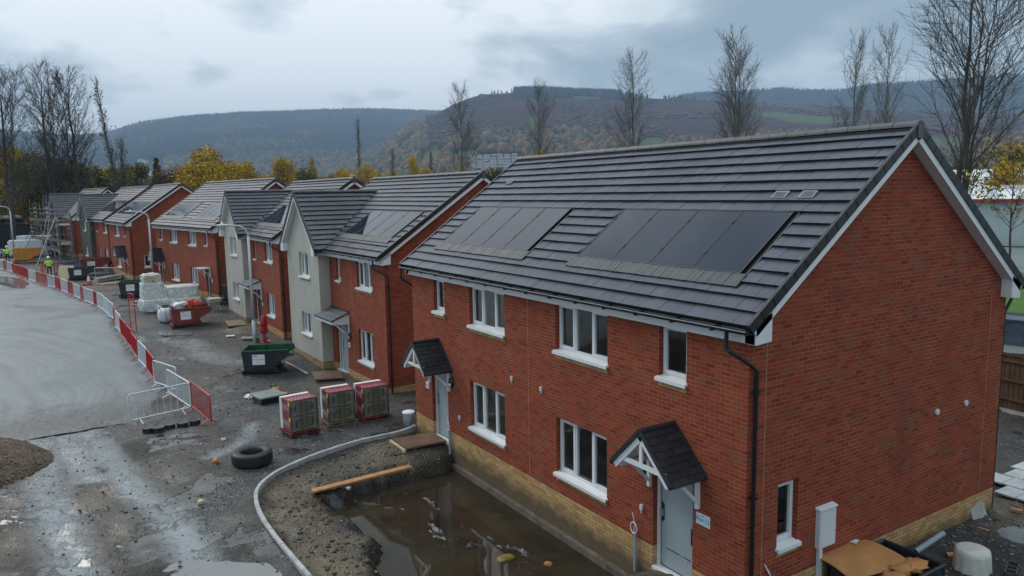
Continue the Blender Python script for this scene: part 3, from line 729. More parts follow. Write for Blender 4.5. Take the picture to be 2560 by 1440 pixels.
def ridge_run(mb, p0, p1, r=.125, seg=.45, end=True):
    p0, p1 = V(p0), V(p1); d = (p1-p0); Ln = d.length; d.normalize(); n = max(1, round(Ln/seg)); sl = Ln/n
    side = d.cross(V((0, 0, 1))).normalized()
    for i in range(n):
        a = p0+d*(i*sl+.006); b_ = p0+d*((i+1)*sl-.006); vs = []; k = 9; dz = random.uniform(-.004, .004)
        for q in (a, b_):
            for j in range(k):
                t = PI*j/(k-1)
                vs.append(q+side*math.cos(t)*r+V((0, 0, math.sin(t)*r*.85+dz-.05)))
        mb.mesh(vs, [(j, j+1, k+j+1, k+j) for j in range(k-1)]+[tuple(range(k-1, -1, -1)), tuple(range(k, 2*k))], 'ridge_tile')
def barge(fm, vm, o, u, w_, n_, S, nc, out, inner, z_eave_end=True):
    """white barge board + soffit and black stepped verge caps along a gable rake. u points outward from the gable"""
    o, u, w_, n_ = V(o), V(u), V(w_), V(n_); g = S/nc
    fm.frame_box(o+u*(out-.03)+w_*.02-n_*.20, u*.03, w_*(S-.02), n_*.19, 'fascia_white')
    fm.frame_box(o+u*inner+w_*.02-n_*.185, u*(out-.03-inner), w_*(S-.05), n_*.012, 'fascia_white')
    for c in range(nc):
        a = c*g-.03; vm.frame_box(o+u*(out-.035)+w_*a-n_*.085, u*.055, w_*(g+.02), n_*.155, 'dry_verge')
        vm.frame_box(o+u*(out-.045)+w_*(a+.01)+n_*.066, u*.062, w_*(g-.005), n_*.012, 'dry_verge')
class Wall:
    """a flat wall: P(a,z,out) gives the point a metres along, z up, out metres outward"""
    def __init__(s, p0, e, nn): s.p0, s.e, s.nn = V(p0), V(e), V(nn)
    def P(s, a, z, out=0): return s.p0+s.e*a+V((0, 0, z))+s.nn*out
    def box(s, mb, a0, a1, z0, z1, o0, o1, mat):
        mb.frame_box(s.P(a0, z0, o0), s.e*(a1-a0), s.nn*(o1-o0), V((0, 0, z1-z0)), mat)
    def rect(s, mb, a0, a1, z0, z1, ops, mat, depth=.115, reveal=None):
        xs = sorted({a0, a1, *[x for o in ops for x in o[:2]]}); zs = sorted({z0, z1, 0., *[z for o in ops for z in o[2:4]]})
        zs = [z for z in zs if z0 <= z <= z1]
        for i in range(len(xs)-1):
            for j in range(len(zs)-1):
                cx, cz = (xs[i]+xs[i+1])/2, (zs[j]+zs[j+1])/2
                if any(o[0] < cx < o[1] and o[2] < cz < o[3] for o in ops): continue
                mb.face([s.P(xs[i], zs[j]), s.P(xs[i+1], zs[j]), s.P(xs[i+1], zs[j+1]), s.P(xs[i], zs[j+1])], mat)
        rv = reveal or mat
        for o in ops:
            x0, x1, q0, q1 = o[:4]; D = -depth
            mb.face([s.P(x0, q0), s.P(x0, q1), s.P(x0, q1, D), s.P(x0, q0, D)], rv)
            mb.face([s.P(x1, q0), s.P(x1, q0, D), s.P(x1, q1, D), s.P(x1, q1)], rv)
            mb.face([s.P(x0, q1), s.P(x1, q1), s.P(x1, q1, D), s.P(x0, q1, D)], rv)
            mb.face([s.P(x0, q0), s.P(x0, q0, D), s.P(x1, q0, D), s.P(x1, q0)], rv)
def buff_course(mb, W, x0, x1, z):
    n = round((x1-x0)/.112); d = (x1-x0)/n
    for i in range(n):
        W.box(mb, x0+i*d+.004, x0+(i+1)*d-.004, z-.098, z-.008, -.01, .004, 'brick_buff')
simple('brick_buff', (.40, .27, .13), .85, var=.15, isl=.2)
def window(W, x0, x1, z0, z1, kind, parent, opensash=None):
    """uPVC window: frame mesh with pane and sill as its own parts. z0 is the top of the sill"""
    f = MB(); fo, fi = -.105, -.175; t = .055
    Z0, Z1 = z0+.02, z1-.005
    W.box(f, x0+.004, x1-.004, Z0, Z0+t, fi, fo, 'upvc'); W.box(f, x0+.004, x1-.004, Z1-t, Z1, fi, fo, 'upvc')
    W.box(f, x0+.004, x0+t, Z0+t, Z1-t, fi, fo, 'upvc'); W.box(f, x1-t, x1-.004, Z0+t, Z1-t, fi, fo, 'upvc')
    lites = []
    if kind == 'w3':
        w3 = (x1-x0)/3; ms = [x0+w3*1.0, x0+w3*2.0]
        for mx in ms: W.box(f, mx-.03, mx+.03, Z0+t, Z1-t, fi, fo, 'upvc')
        lites = [(x0+t, ms[0]-.03), (ms[0]+.03, ms[1]-.03), (ms[1]+.03, x1-t)]; sash = [1, 0, 1] if opensash is None else opensash
    else:
        lites = [(x0+t, x1-t)]; sash = [1]
    p = MB()
    for (a, b_), sv in zip(lites, sash):
        if sv:
            k = .042; o1 = fo+.014
            W.box(f, a-.012, b_+.012, Z0+t-.012, Z0+t+k, fo-.04, o1, 'upvc'); W.box(f, a-.012, b_+.012, Z1-t-k, Z1-t+.012, fo-.04, o1, 'upvc')
            W.box(f, a-.012, a+k, Z0+t+k, Z1-t-k, fo-.04, o1, 'upvc'); W.box(f, b_-k, b_+.012, Z0+t+k, Z1-t-k, fo-.04, o1, 'upvc')
        p.face([W.P(a-.005, Z0+t, -.14), W.P(b_+.005, Z0+t, -.14), W.P(b_+.005, Z1-t, -.14), W.P(a-.005, Z1-t, -.14)], 'pane')
        W.box(f, a, b_, Z0+t-.004, Z0+t+.008, -.15, -.128, 'black_plastic')
    fr = f.build('window', parent)
    p.build('pane', fr)
    s = MB()
    s.prism([W.P(x0-.035, z0-.055, -.10), W.P(x0-.035, z0+.022, -.10), W.P(x0-.035, z0-.012, .075), W.P(x0-.035, z0-.075, .075), W.P(x0-.035, z0-.075, .055), W.P(x0-.035, z0-.05, .05)], W.e*(x1-x0+.07), 'upvc')
    s.build('sill', fr)
    return fr
def door(W, x0, x1, z0, z1, parent, kind='cover', text=False):
    f = MB(); t = .065; fo, fi = -.105, -.175
    W.box(f, x0+.004, x0+t, z0, z1-.004, fi, fo, 'upvc'); W.box(f, x1-t, x1-.004, z0, z1-.004, fi, fo, 'upvc'); W.box(f, x0+t, x1-t, z1-t, z1-.004, fi, fo, 'upvc')
    W.box(f, x0-.0, x1, z0-.02, z0+.045, fi, .02, 'upvc')
    a0, a1 = x0+t, x1-t
    fr = f.build('door', parent)
    if kind == 'sidelight':
        mb = MB(); xm = x1-t-.26; W.box(mb, xm-.03, xm+.03, z0+.045, z1-t, fi, fo, 'upvc'); mb.build('door_mullion', fr)
        p = MB(); p.face([W.P(xm+.03, z0+.05, -.14), W.P(a1, z0+.05, -.14), W.P(a1, z1-t, -.14), W.P(xm+.03, z1-t, -.14)], 'pane'); p.build('pane', fr)
        a1 = xm-.03
    c = MB(); zb, zt_ = z0+.05, z1-t
    W.box(c, a0+.005, a1-.005, zb, zt_-.005, -.165, -.15, 'dark_gap')
    # protective board with hand cut-outs either side
    zc = zb+(zt_-zb)*.50
    H = .19; D_ = .075
    def notch(x, sgn, q): return [(x, q-H*1.15), (x+sgn*D_, q-H*.75), (x+sgn*D_, q+H*.75), (x, q+H*1.15)]
    pl = [(a0+.03, zb+.08), (a0+.07, zb+.03), (a1-.07, zb+.03), (a1-.03, zb+.08)]+notch(a1-.03, -1, zc+.10)+[(a1-.03, zt_-.03), (a0+.03, zt_-.03)]+list(reversed(notch(a0+.03, 1, zc-.12)))
    if kind != 'dark':
        c.prism([W.P(a, z, -.148) for a, z in pl], W.nn*.012, 'door_cover')
    else: W.box(c, a0+.03, a1-.03, zb+.03, zt_-.03, -.15, -.14, 'door_dark')
    lf = c.build('door_leaf', fr)
    hb = MB(); W.box(hb, a1-.085, a1-.06, zc+.02, zc+.16, -.15, -.10, 'steel_galv'); hb.build('handle', fr)
    return fr
simple('door_dark', (.035, .045, .055), .4)
def duo_canopy(W, xc, z_ap, z_ev, hw, dep, parent):
    """small tiled two-pitched hood on white brackets, parent gets canopy > roof tiles, brackets"""
    t = MB()
    for sg in (-1, 1):       # rafters of the front truss
        d = (W.P(xc, z_ap-.05, dep)-W.P(xc+sg*hw, z_ev-.05, dep)); d.normalize()
        up = W.nn.cross(d)*(1 if (W.nn.cross(d)).z > 0 else -1)
        t.frame_box(W.P(xc+sg*hw, z_ev-.05, dep-.045)-up*.09, d*math.hypot(hw, z_ap-z_ev), up*.10, W.nn*.05, 'upvc')
        t.frame_box(W.P(xc+sg*hw, z_ev-.05, .02)-up*.04, d*math.hypot(hw, z_ap-z_ev), up*.035, W.nn*(dep-.06), 'upvc')
    zt_ = z_ev+.10
    W.box(t, xc-hw*.86, xc+hw*.86, zt_-.04, zt_+.04, dep-.045, dep-.005, 'upvc')
    W.box(t, xc-.035, xc+.035, zt_+.04, z_ap-.12, dep-.045, dep-.005, 'upvc')
    body = t.build('canopy', parent)
    r = MB()
    for sg in (-1, 1):
        ap = W.P(xc, z_ap, 0); ev = W.P(xc+sg*(hw+.05), z_ev-.05, 0); wd = (ap-ev); S = wd.length; wd.normalize()
        n_ = W.nn.cross(wd); n_ = n_ if n_.z > 0 else -n_
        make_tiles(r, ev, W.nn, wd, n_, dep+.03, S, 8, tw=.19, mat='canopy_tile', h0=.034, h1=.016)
        r.frame_box(ev+n_*0, W.nn*(dep+.03), wd*S, n_*.012, 'canopy_tile')
        r.frame_box(ev+W.nn*(dep+.012)-n_*.02, W.nn*.03, wd*(S+.01), n_*.07, 'canopy_tile')
        r.frame_box(ev+W.nn*.0-n_*.01, W.nn*.03, wd*(S+.01), n_*.075, 'canopy_tile')
    r.tube([W.P(xc, z_ap+.015, 0), W.P(xc, z_ap+.015, dep+.04)], .055, 'canopy_tile', 10)
    r.build('canopy_roof', body)
    for sg in (-1, 1):
        q = MB(); x = xc+sg*(hw-.10); zt2 = z_ev-.02
        W.box(q, x-.035, x+.035, zt2-.62, zt2, .0, .065, 'upvc'); W.box(q, x-.035, x+.035, zt2-.07, zt2, .065, dep-.05, 'upvc')
        a = W.P(x-.028, zt2-.52, .03); bb = W.P(x-.028, zt2-.05, dep*.62); d = bb-a; Ln = d.length; d.normalize(); up = W.e.cross(d)
        q.frame_box(a-up*.028, d*Ln, up*.056, W.e*.056, 'upvc')
        q.build('bracket', body)
    return body
def lean_canopy(W, x0, x1, zb, zf, dep, parent):
    t = MB()
    t.prism([W.P(x0, zb-.06, 0), W.P(x0, zf-.05, dep), W.P(x0, zf-.20, dep), W.P(x0, zf-.24, 0)], W.e*.03, 'upvc')
    W.box(t, x0, x1, zf-.20, zf-.05, dep-.03, dep, 'upvc'); W.box(t, x0+.03, x1, zf-.21, zf-.195, .0, dep-.03, 'upvc')
    body = t.build('canopy', parent)
    r = MB(); a = W.P(x0-.04, zb-.04, 0); f = W.P(x0-.04, zf-.04, dep+.04); wd = a-f; S = wd.length; wd.normalize(); n_ = W.e.cross(wd); n_ = n_ if n_.z > 0 else -n_
    make_tiles(r, f, W.e, wd, n_, x1-x0+.04, S, 3, tw=.25, mat='canopy_flat', h0=.045, h1=.03)
    r.frame_box(f-n_*.02, W.e*(x1-x0+.04), wd*S, n_*.05, 'canopy_tile')
    W.box(r, x0-.04, x1, zb-.05, zb+.04, 0, .06, 'dry_verge')
    r.build('canopy_roof', body)
    q = MB(); x = x0+.05
    W.box(q, x-.03, x+.03, zf-.85, zf-.22, 0, .05, 'upvc'); c0 = W.P(x-.025, zf-.75, .02); c1 = W.P(x-.025, zf-.22, dep*.8); d = c1-c0; up = W.e.cross(d.normalized())
    q.frame_box(c0-up*.025, d, up*.05, W.e*.05, 'upvc'); q.build('bracket', body)
simple('canopy_flat', (.085, .10, .115), .45, var=.15)
def wall_lamp(W, x, z, parent):
    q = MB(); c = W.P(x, z, .0); vs = []; n = 16
    prof = [(.105, 0), (.105, .03), (.095, .06), (.07, .09), (.03, .105), (.001, .108)]
    up = V((0, 0, 1))
    for r, h in prof:
        for j in range(n):
            t = 2*PI*j/n; vs.append(c+W.e*math.cos(t)*r+up*math.sin(t)*r*1.35+W.nn*h)
    fs = [(i*n+j, i*n+(j+1) % n, (i+1)*n+(j+1) % n, (i+1)*n+j) for i in range(len(prof)-1) for j in range(n)]
    q.mesh(vs, fs, 'black_plastic'); o = q.build('wall_lamp', parent, smooth=True)
    q = MB(); vs = []
    for r, h in [(.080, .078), (.055, .108), (.001, .122)]:
        for j in range(n):
            t = PI+PI*j/(n-1); vs.append(c+W.e*math.cos(t)*r+up*math.sin(t)*r*1.3+W.nn*h+up*-.005)
    q.mesh(vs, [(i*n+j, i*n+j+1, (i+1)*n+j+1, (i+1)*n+j) for i in range(2) for j in range(n-1)], 'sign_white'); q.build('lamp_glass', o)
def solar(parent, o, u, w_, n_, x0, x1, s0, s1, n, label=None):
    o, u, w_, n_ = V(o), V(u), V(w_), V(n_); d = (x1-x0)/n
    for i in range(n):
        a = x0+i*d+.008; wd = d-.016; q = MB(); base = o+u*a+w_*s0
        f = .02
        q.frame_box(base+u*f+w_*f+n_*.035, u*(wd-2*f), w_*(s1-s0-2*f), n_*.038, 'solar_glass')
        for (p, aa, bb) in ((base, wd, f), (base+w_*(s1-s0-f), wd, f)): q.frame_box(p+n_*.03, u*aa, w_*bb, n_*.048, 'panel_frame')
        for p in (base, base+u*(wd-f)): q.frame_box(p+w_*f+n_*.03, u*f, w_*(s1-s0-2*f), n_*.048, 'panel_frame')
        for k in (.25, .78): q.frame_box(base+u*(wd-.01)+w_*((s1-s0)*k)+n_*.078, u*.035, w_*.05, n_*.012, 'panel_frame')
        q.build('solar_panel', parent)
    q = MB()
    nf = int((x1-x0+.3)/.06)
    for i in range(nf):       # pleated lead flashing below the panels
        a = x0-.13+i*(x1-x0+.26)/nf; ww = (x1-x0+.26)/nf; h = .068+random.uniform(0, .008); L0 = s0-.30-random.uniform(0, .012)
        q.frame_box(o+u*a+w_*L0+n_*(h-.02), u*(ww*1.02), w_*(s0-.0-L0), n_*.02, 'lead')
    q.frame_box(o+u*(x0-.12)+w_*(s0-.25)+n_*.004, u*(x1-x0+.24), w_*(s1-s0+.42), n_*.012, 'underlay')
    for xx in (x0-.115, x1+.075): q.frame_box(o+u*xx+w_*(s0-.02)+n_*.015, u*.04, w_*(s1-s0+.16), n_*.03, 'panel_frame')
    q.frame_box(o+u*(x0-.1)+w_*(s1+.01)+n_*.02, u*(x1-x0+.2), w_*.10, n_*.035, 'underlay')
    q.build('flashing', parent)
    return
def plot_sign(W, x, z, w_, h, parent, big=False):
    q = MB(); W.box(q, x-w_/2, x+w_/2, z-h/2, z+h/2, .0, .012, 'sign_white'); o = q.build('plot_sign', parent)
    q = MB(); W.box(q, x-w_/2+.012, x+w_/2-.012, z-h/2+.012, z+h/2-.012, .012, .014, 'sign_cell'); q.build('sign_panel', o)
    R = Matrix((-W.e, V((0, 0, 1)), W.nn)).transposed().to_4x4()
    def T(body, size, dz, mat='sign_blue'):
        M = R.copy(); M.translation = W.P(x, z+dz, .0145); text_mesh(body, size, mat, o, M=M)
    if big: T('Plot 13', .105, -.005); T('HIVE', .028, .072)
    else: T('Plot', .07, .0)
def house(cfg, label):
    L_, W_, he, hr, of, ov = [cfg[k] for k in ('L', 'W', 'he', 'hr', 'of', 'ov')]
    zt = he-.25; ya = -W_/2; zb = -1.6
    H = thing('brick_house', label, 'house', cfg['loc'], cfg.get('rz', 0), cfg.get('group', 'new houses in the row'))
    FW = Wall((0, 0, 0), (1, 0, 0), (0, 1, 0)); GW = Wall((0, 0, 0), (0, -1, 0), (-1, 0, 0)); FG = Wall((L_, 0, 0), (0, -1, 0), (1, 0, 0)); BW = Wall((0, -W_, 0), (1, 0, 0), (0, -1, 0))
    sl = (hr-he)/(W_/2+of); S = math.hypot(hr-he, W_/2+of); nc = cfg.get('nc', 17); g = S/nc
    wf = V((0, -(W_/2+of), hr-he)).normalized(); nf = V((1, 0, 0)).cross(wf); nf = nf if nf.z > 0 else -nf
    wr = V((0, (W_/2+of), hr-he)).normalized(); nr_ = V((wf.x, -nf.y, nf.z))
    cg = cfg.get('cross')
    fops = [o for o in cfg['front']]; gops = cfg.get('gable', [])
    xw = L_ if not cg else cg['a']
    wb = MB()
    FW.rect(wb, 0, xw, zb, zt, [o[:4] for o in fops if not (cg and o[0] > cg['a'])], 'brick')
    GW.rect(wb, 0, W_, zb, zt, [o[:4] for o in gops], 'brick'); FG.rect(wb, 0, W_, zb, zt, [], 'brick'); BW.rect(wb, 0, L_, zb, zt, [], 'brick')
    def rz_(y): return he+(of-y if y > ya else (W_+y+of) if False else (of+W_+y))*sl-.13
    za, zr = he+(of)*sl-.13, hr-.15
    for Wl in (GW, FG):
        wb.face([Wl.P(0, zt), Wl.P(W_, zt), Wl.P(W_, za), Wl.P(W_/2, zr), Wl.P(0, za)], 'brick')
    for o in fops:
        if o[4] in ('w3', 'w1') and not (cg and o[0] > cg['a']): buff_course(wb, FW, o[0], o[1], o[2]-.075)
    for o in gops: buff_course(wb, GW, o[0], o[1], o[2]-.075)
    # movement joints
    for x in cfg.get('joints', []): FW.box(wb, x-.006, x+.006, -.2, zt-.02, -.004, .003, 'joint_light')
    for y in cfg.get('gjoints', []): GW.box(wb, y-.006, y+.006, 0., za-.2, -.004, .003, 'joint_light')
    wb.build('wall', H)
    ib = MB(); ib.box(.15, L_-.15, -W_+.15, -.15, -.25, -.15, 'floor_boards'); ib.box(.15, L_-.15, -W_+.15, -.15, 2.35, 2.55, 'plaster'); ib.box(.15, L_-.15, -W_/2-.05, -W_/2+.05, -.15, zt, 'plaster'); ib.box(.15, L_-.15, -W_+.15, -.15, zt, zt+.05, 'plaster')
    for k in range(1, int(L_/3.1)): ib.box(k*3.1-.04, k*3.1+.04, -W_/2+.05, -.2, -.15, zt, 'plaster')
    ib.build('interior', H)
    for o in fops:
        base = FW if not (cg and o[0] > cg['a']) else Wall((0, cg['d'], 0), (1, 0, 0), (0, 1, 0))
        if o[4] in ('w3', 'w1'): window(base, *o[:4], o[4], H)
        else: door(base, *o[:4], H, o[4])
    for o in gops: window(GW, *o[:4], o[4], H)
    # roof
    ro = V((-ov, of, he)); Lr = L_+2*ov
    holes = [(a-.12+ov, b_+.12+ov, 3, 8) for a, b_ in cfg.get('pv', [])]
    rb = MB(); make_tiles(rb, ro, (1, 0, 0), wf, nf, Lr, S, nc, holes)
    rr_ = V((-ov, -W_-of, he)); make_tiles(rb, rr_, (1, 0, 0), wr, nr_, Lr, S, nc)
    rb.frame_box(ro-nf*.05, (Lr, 0, 0), wf*S, nf*.03, 'underlay'); rb.frame_box(rr_-nr_*.05, (Lr, 0, 0), wr*S, nr_*.03, 'underlay')
    fm = MB(); vms = []
    for (xo, ud) in ((0, -1), (L_, 1)):
        u = V((ud, 0, 0)); vm = MB(); vms.append(vm)
        barge(fm, vm, (xo, of, he), u, wf, nf, S, nc, ov, 0); barge(fm, vm, (xo, -W_-of, he), u, wr, nr_, S, nc, ov, 0)
        x0_, x1_ = sorted((xo+ud*.002, xo+ud*ov))
        for ys, yd in ((of-.12, -1), (-W_-of+.12, 1)):       # boxed eaves ends
            y1_ = ys+yd*.36
            fm.prism([(x0_, ys, zt-.035), (x0_, y1_, zt-.01), (x0_, y1_, he+.36*sl-.06), (x0_, ys, he+.12*sl-.07)], (x1_-x0_-.004, 0, 0), 'fascia_white')
        vm.box(xo+ud*(ov-.02) if ud > 0 else xo-ov-.035, xo+ov+.035 if ud > 0 else xo-ov+.02, ya-.085, ya+.085, hr-.20, hr+.03, 'ridge_tile')
    fm.box(-ov+.03, L_+ov-.03, of-.145, of-.12, zt-.03, he-.03, 'fascia_white'); fm.box(-ov+.03, L_+ov-.03, 0.003, of-.145, zt-.01, zt+.005, 'fascia_white')
    fm.box(-ov+.03, L_+ov-.03, -W_-of+.12, -W_-of+.145, zt-.03, he-.03, 'fascia_white')
    roof = rb.build('roof', H)
    rg = MB(); ridge_run(rg, (-ov-.03, ya, hr+.055), (L_+ov+.03, ya, hr+.055))
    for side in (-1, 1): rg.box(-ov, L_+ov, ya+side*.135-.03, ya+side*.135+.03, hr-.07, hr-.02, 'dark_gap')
    # cross gable
    if cg:
        a, d, hc, cm = cg['a'], cg['d'], cg['hc'], cg['mat']; xm = (a+L_)/2; co = .25; gof = of
        vm = MB(); vms.append(vm); PW = Wall((0, d, 0), (1, 0, 0), (0, 1, 0)); SW = Wall((a, d, 0), (0, -1, 0), (-1, 0, 0)); SW2 = Wall((L_, d, 0), (0, -1, 0), (1, 0, 0))
        pb = MB(); PW.rect(pb, a, L_, zb, zt, [o[:4] for o in fops if o[0] > a], cm); SW.rect(pb, 0, d, zb, zt, [], cm); SW2.rect(pb, 0, d, zb, zt, [], cm)
        csl = (hc-he)/((L_-a)/2+gof); pb.face([PW.P(a, zt), PW.P(L_, zt), PW.P(L_, he+gof*csl-.12), PW.P(xm, hc-.14), PW.P(a, he+gof*csl-.12)], cm)
        for o in fops:
            if o[0] > a: buff_course(pb, PW, o[0], o[1], o[2]-.075)
        pb.build('projecting_wall', H)
        cS = math.hypot(hc-he, (L_-a)/2+gof); cnc = 12; cgx = cS/cnc; cb = MB()
        for sg in (-1, 1):
            ev = V((a-gof if sg < 0 else L_+gof, d+co, he)); wd = V((-sg*((L_-a)/2+gof), 0, hc-he)).normalized(); n_ = V((sg*abs(wd.z), 0, abs(wd.x)))
            def clip(s0, s1, wd=wd): return (0, d+co-(of-(wd.z*s1)/sl)+.25)
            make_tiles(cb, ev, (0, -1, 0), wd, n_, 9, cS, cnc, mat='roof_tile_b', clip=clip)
            yj = of-(hc-he)/sl
            cb.mesh([ev-n_*.03, ev+wd*cS-n_*.03, V((xm, yj, hc))-n_*.03, V((ev.x, of, he))-n_*.03], [(0, 1, 2, 3)], 'underlay')
            q = V((a if sg < 0 else L_, 0, 0))
            barge(fm, vm, ev+V((0, -co, 0)), (0, 1, 0), wd, n_, cS, cnc, co, 0)
            xs = sorted((ev.x-sg*.12, ev.x-sg*.48))
            fm.box(xs[0], xs[1], d+.003, d+co-.004, zt-.035, he+.10*csl, 'fascia_white')
            xa = ev.x-sg*.12; fm.box(min(xa, xa-sg*.02), max(xa, xa-sg*.02), 0, d+co-.03, zt-.03, he-.03, 'fascia_white')
            fm.box(min(xa, q.x), max(xa, q.x), 0.01, d+co-.03, zt-.012, zt+.003, 'fascia_white')
            gx_ = ev.x+sg*.03; vm.frame_box((gx_-.055, of+.05, he-.13), (.11, 0, 0), (0, max(.05, d+co-of-.02), 0), (0, 0, .09), 'black_plastic')
        ridge_run(rg, (xm, d+co+.03, hc+.055), (xm, of-(hc-he)/sl-.1, hc+.055))
        vm.box(xm-.07, xm+.07, d+co-.02, d+co+.035, hc-.18, hc+.03, 'ridge_tile')
        cb.build('gable_roof', roof)
    rg.build('ridge', roof); [x.build('verge', roof) for x in vms]; fm.build('fascia', H)
    gu = MB(); gx1 = (a-gof-.0) if cg else L_+ov-.02
    n = 8; pts0 = []
    for xx in (-ov+.02, gx1):
        for j in range(n): t = PI+PI*j/(n-1); pts0.append((xx, of+.045+math.cos(t)*.06, he-.055+math.sin(t)*.062))
    gu.mesh(pts0, [(j, j+1, n+j+1, n+j) for j in range(n-1)]+[tuple(range(n)), tuple(range(2*n-1, n-1, -1))], 'black_plastic')
    k = 0.5
    while k < gx1-.2: gu.box(k-.02, k+.02, of-.12, of+.11, he-.13, he-.055, 'black_plastic'); k += .9
    gu.box(-ov+.02, gx1, of+.102, of+.108, he-.06, he-.045, 'steel_galv')
    gu.build('gutter', H); gu = MB(); gu.box(-ov+.02, L_+ov-.02, -W_-of-.10, -W_-of+.02, he-.12, he-.05, 'black_plastic'); gu.build('gutter', H)
    def dp(p):
        q = MB(); q.tube(p, .034, 'black_plastic', 10)
        zz = p[-2][2]-.35
        while zz > -.3:
            q.cbox((p[-1][0], p[-1][1], zz), (.10, .10, .03), 'black_plastic'); q.cbox((p[-1][0]+.0, p[-1][1]+(.07), zz), (.02, .12, .02), 'black_plastic'); zz -= 1.75
        q.build('downpipe', H)
    dp([(.22, of+.045, he-.12), (.22, of+.045, zt-.13), (.17, of+.03, zt-.17), (-.03, -.07, zt-.42), (-.06, -.12, zt-.48), (-.06, -.12, -.75)])
    dp([(0, -W_-of-.05, he-.1), (0, -W_-of-.05, zt-.06), (.0, -W_-of-.02, zt-.10), (.04, -W_-.07, zt-.38), (.04, -W_-.06, zt-.44), (.04, -W_-.06, -.75)])
    if cfg.get('farpipe'): dp([(L_+.17, of+.045, he-.12), (L_+.17, of+.045, zt-.13), (L_+.12, of, zt-.2), (L_+.06, -.1, zt-.42), (L_+.06, -.14, zt-.48), (L_+.06, -.14, -.75)])
    for (p0_, p1_) in cfg.get('pv', []): solar(H, ro, (1, 0, 0), wf, nf, p0_+ov, p1_+ov, 1.075, 2.74, 4)
    for (x, s) in cfg.get('vents', []):
        q = MB(); q.frame_box(ro+V((x+ov, 0, 0))+wf*s+nf*.045, (.30, 0, 0), wf*.20, nf*.03, 'vent_grey'); v_ = q.build('roof_vent', H)
        q = MB()
        for k in range(5): q.frame_box(ro+V((x+ov+.03, 0, 0))+wf*(s+.025+k*.032)+nf*.075, (.24, 0, 0), wf*.014, nf*.004, 'dark_gap')
        q.build('vent_grille', v_)
    for c in cfg.get('duo', []): duo_canopy(FW, *c, H)
    for c in cfg.get('lean', []): lean_canopy(FW, *c, H)
    for (x, z) in cfg.get('lamps', []): wall_lamp(FW, x, z, H)
    for i, (x, z, sw, sh) in enumerate(cfg.get('signs', [])): plot_sign(FW, x, z, sw, sh, H, big=sw > .28)
    return H, FW, GW
simple('joint_light', (.40, .20, .13), .8)
simple('vent_grey', (.20, .24, .28), .5)
tile_mat('roof_tile_b', (.030, .034, .048), (.064, .070, .090))
G_ = 'new brick houses of the row'
A_front = [(1.33, 2.01, 3.29, 4.25, 'w1'), (3.45, 5.21, 3.21, 4.25, 'w3'), (7.32, 9.06, 3.21, 4.25, 'w3'), (10.48, 11.14, 3.32, 4.25, 'w1'),
           (3.47, 5.21, .46, 1.72, 'w3'), (7.37, 9.12, .46, 1.72, 'w3'), (1.13, 2.13, -.42, 1.62, 'cover'), (10.43, 11.43, -.42, 1.62, 'cover')]
HA, FWA, GWA = house(dict(L=12.6, W=8.06, he=4.512, hr=7.634, of=.225, ov=.22, loc=(0, 0, 0), front=A_front, gable=[(.80, 1.33, .62, 1.73, 'w1')],
    pv=[(.72, 5.2), (7.2, 11.68)], vents=[(1.2, 3.15), (.62, 3.15), (11.55, 3.9)], duo=[(1.60, 2.50, 1.80, .70, .80), (10.9, 2.50, 1.80, .70, .80)],
    lamps=[(2.42, 1.45), (10.15, 1.43)], signs=[(.885, .985, .31, .20), (11.72, 1.02, .20, .20)], joints=[6.3], gjoints=[.42, 7.45], farpipe=True, group=G_),
    'nearest red brick semi with two rows of dark solar panels and gable towards the viewer')
# details of the nearest house
q = MB(); GWA.box(q, 1.82, 2.27, .34, 1.04, .0, .10, 'meter_white'); q.prism([GWA.P(1.80, 1.04, 0), GWA.P(1.80, 1.09, 0), GWA.P(1.80, 1.065, .12), GWA.P(1.80, 1.035, .12)], GWA.e*.49, 'meter_white')
mb_ = q.build('meter_box', HA, bevel=.012)
q = MB(); GWA.box(q, 1.85, 2.24, .38, 1.0, .10, .106, 'meter_white'); q.build('meter_door', mb_)
q = MB(); GWA.box(q, 1.87, 1.96, -.8, .34, .01, .07, 'meter_white'); q.build('cable_duct', HA)
for a in (5.57, 6.66):
    q = MB(); c = GWA.P(a, 2.14, 0); n = 16
    for r0, r1, h0, h1, mm in ((.062, .062, 0, .03, 'meter_white'), (.062, .001, .03, .034, 'meter_white')):
        vs = [c+GWA.e*math.cos(2*PI*j/n)*r+V((0, 0, math.sin(2*PI*j/n)*r))+GWA.nn*h for r, h in ((r0, h0), (r1, h1)) for j in range(n)]
        q.mesh(vs, [(j, (j+1) % n, n+(j+1) % n, n+j) for j in range(n)], mm)
    q.build('flue_cap', HA)
for x, z in ((7.0, 2.21), (5.76, 2.22), (9.73, .55), (2.42, .66)):
    q = MB(); FWA.box(q, x-.03, x+.03, z-.05, z+.05, 0, .045, 'meter_white'); FWA.box(q, x-.012, x+.012, z-.11, z-.05, .01, .03, 'meter_white'); q.build('overflow_spout', HA)
for x, z0_, z1_ in ((2.55, -.8, .12), (10.28, -.8, .05)):
    q = MB(); q.tube([(x, .06, z0_), (x, .06, z1_)], .035, 'grey_pipe', 10); d_ = q.build('service_duct', HA)
    q = MB(); q.tube([(x+.09*math.cos(t), .10, z1_+.10+.11*math.sin(t)) for t in [i*2*PI/14 for i in range(15)]], .012, 'bag_white', 6); q.tube([(x+.02, .08, z1_), (x-.02, .09, z1_+.2), (x+.06, .08, z1_+.38)], .008, 'bag_white', 5); q.build('cable_coil', d_)
q = MB(); q.tube([GWA.P(.50, .42, .01), GWA.P(.58, .25, .05), GWA.P(.72, .02, .06), GWA.P(.74, -.02, .05), GWA.P(.66, .10, .05), GWA.P(.56, .32, .03)], .012, 'bag_white', 6); q.build('loose_cable', HA)
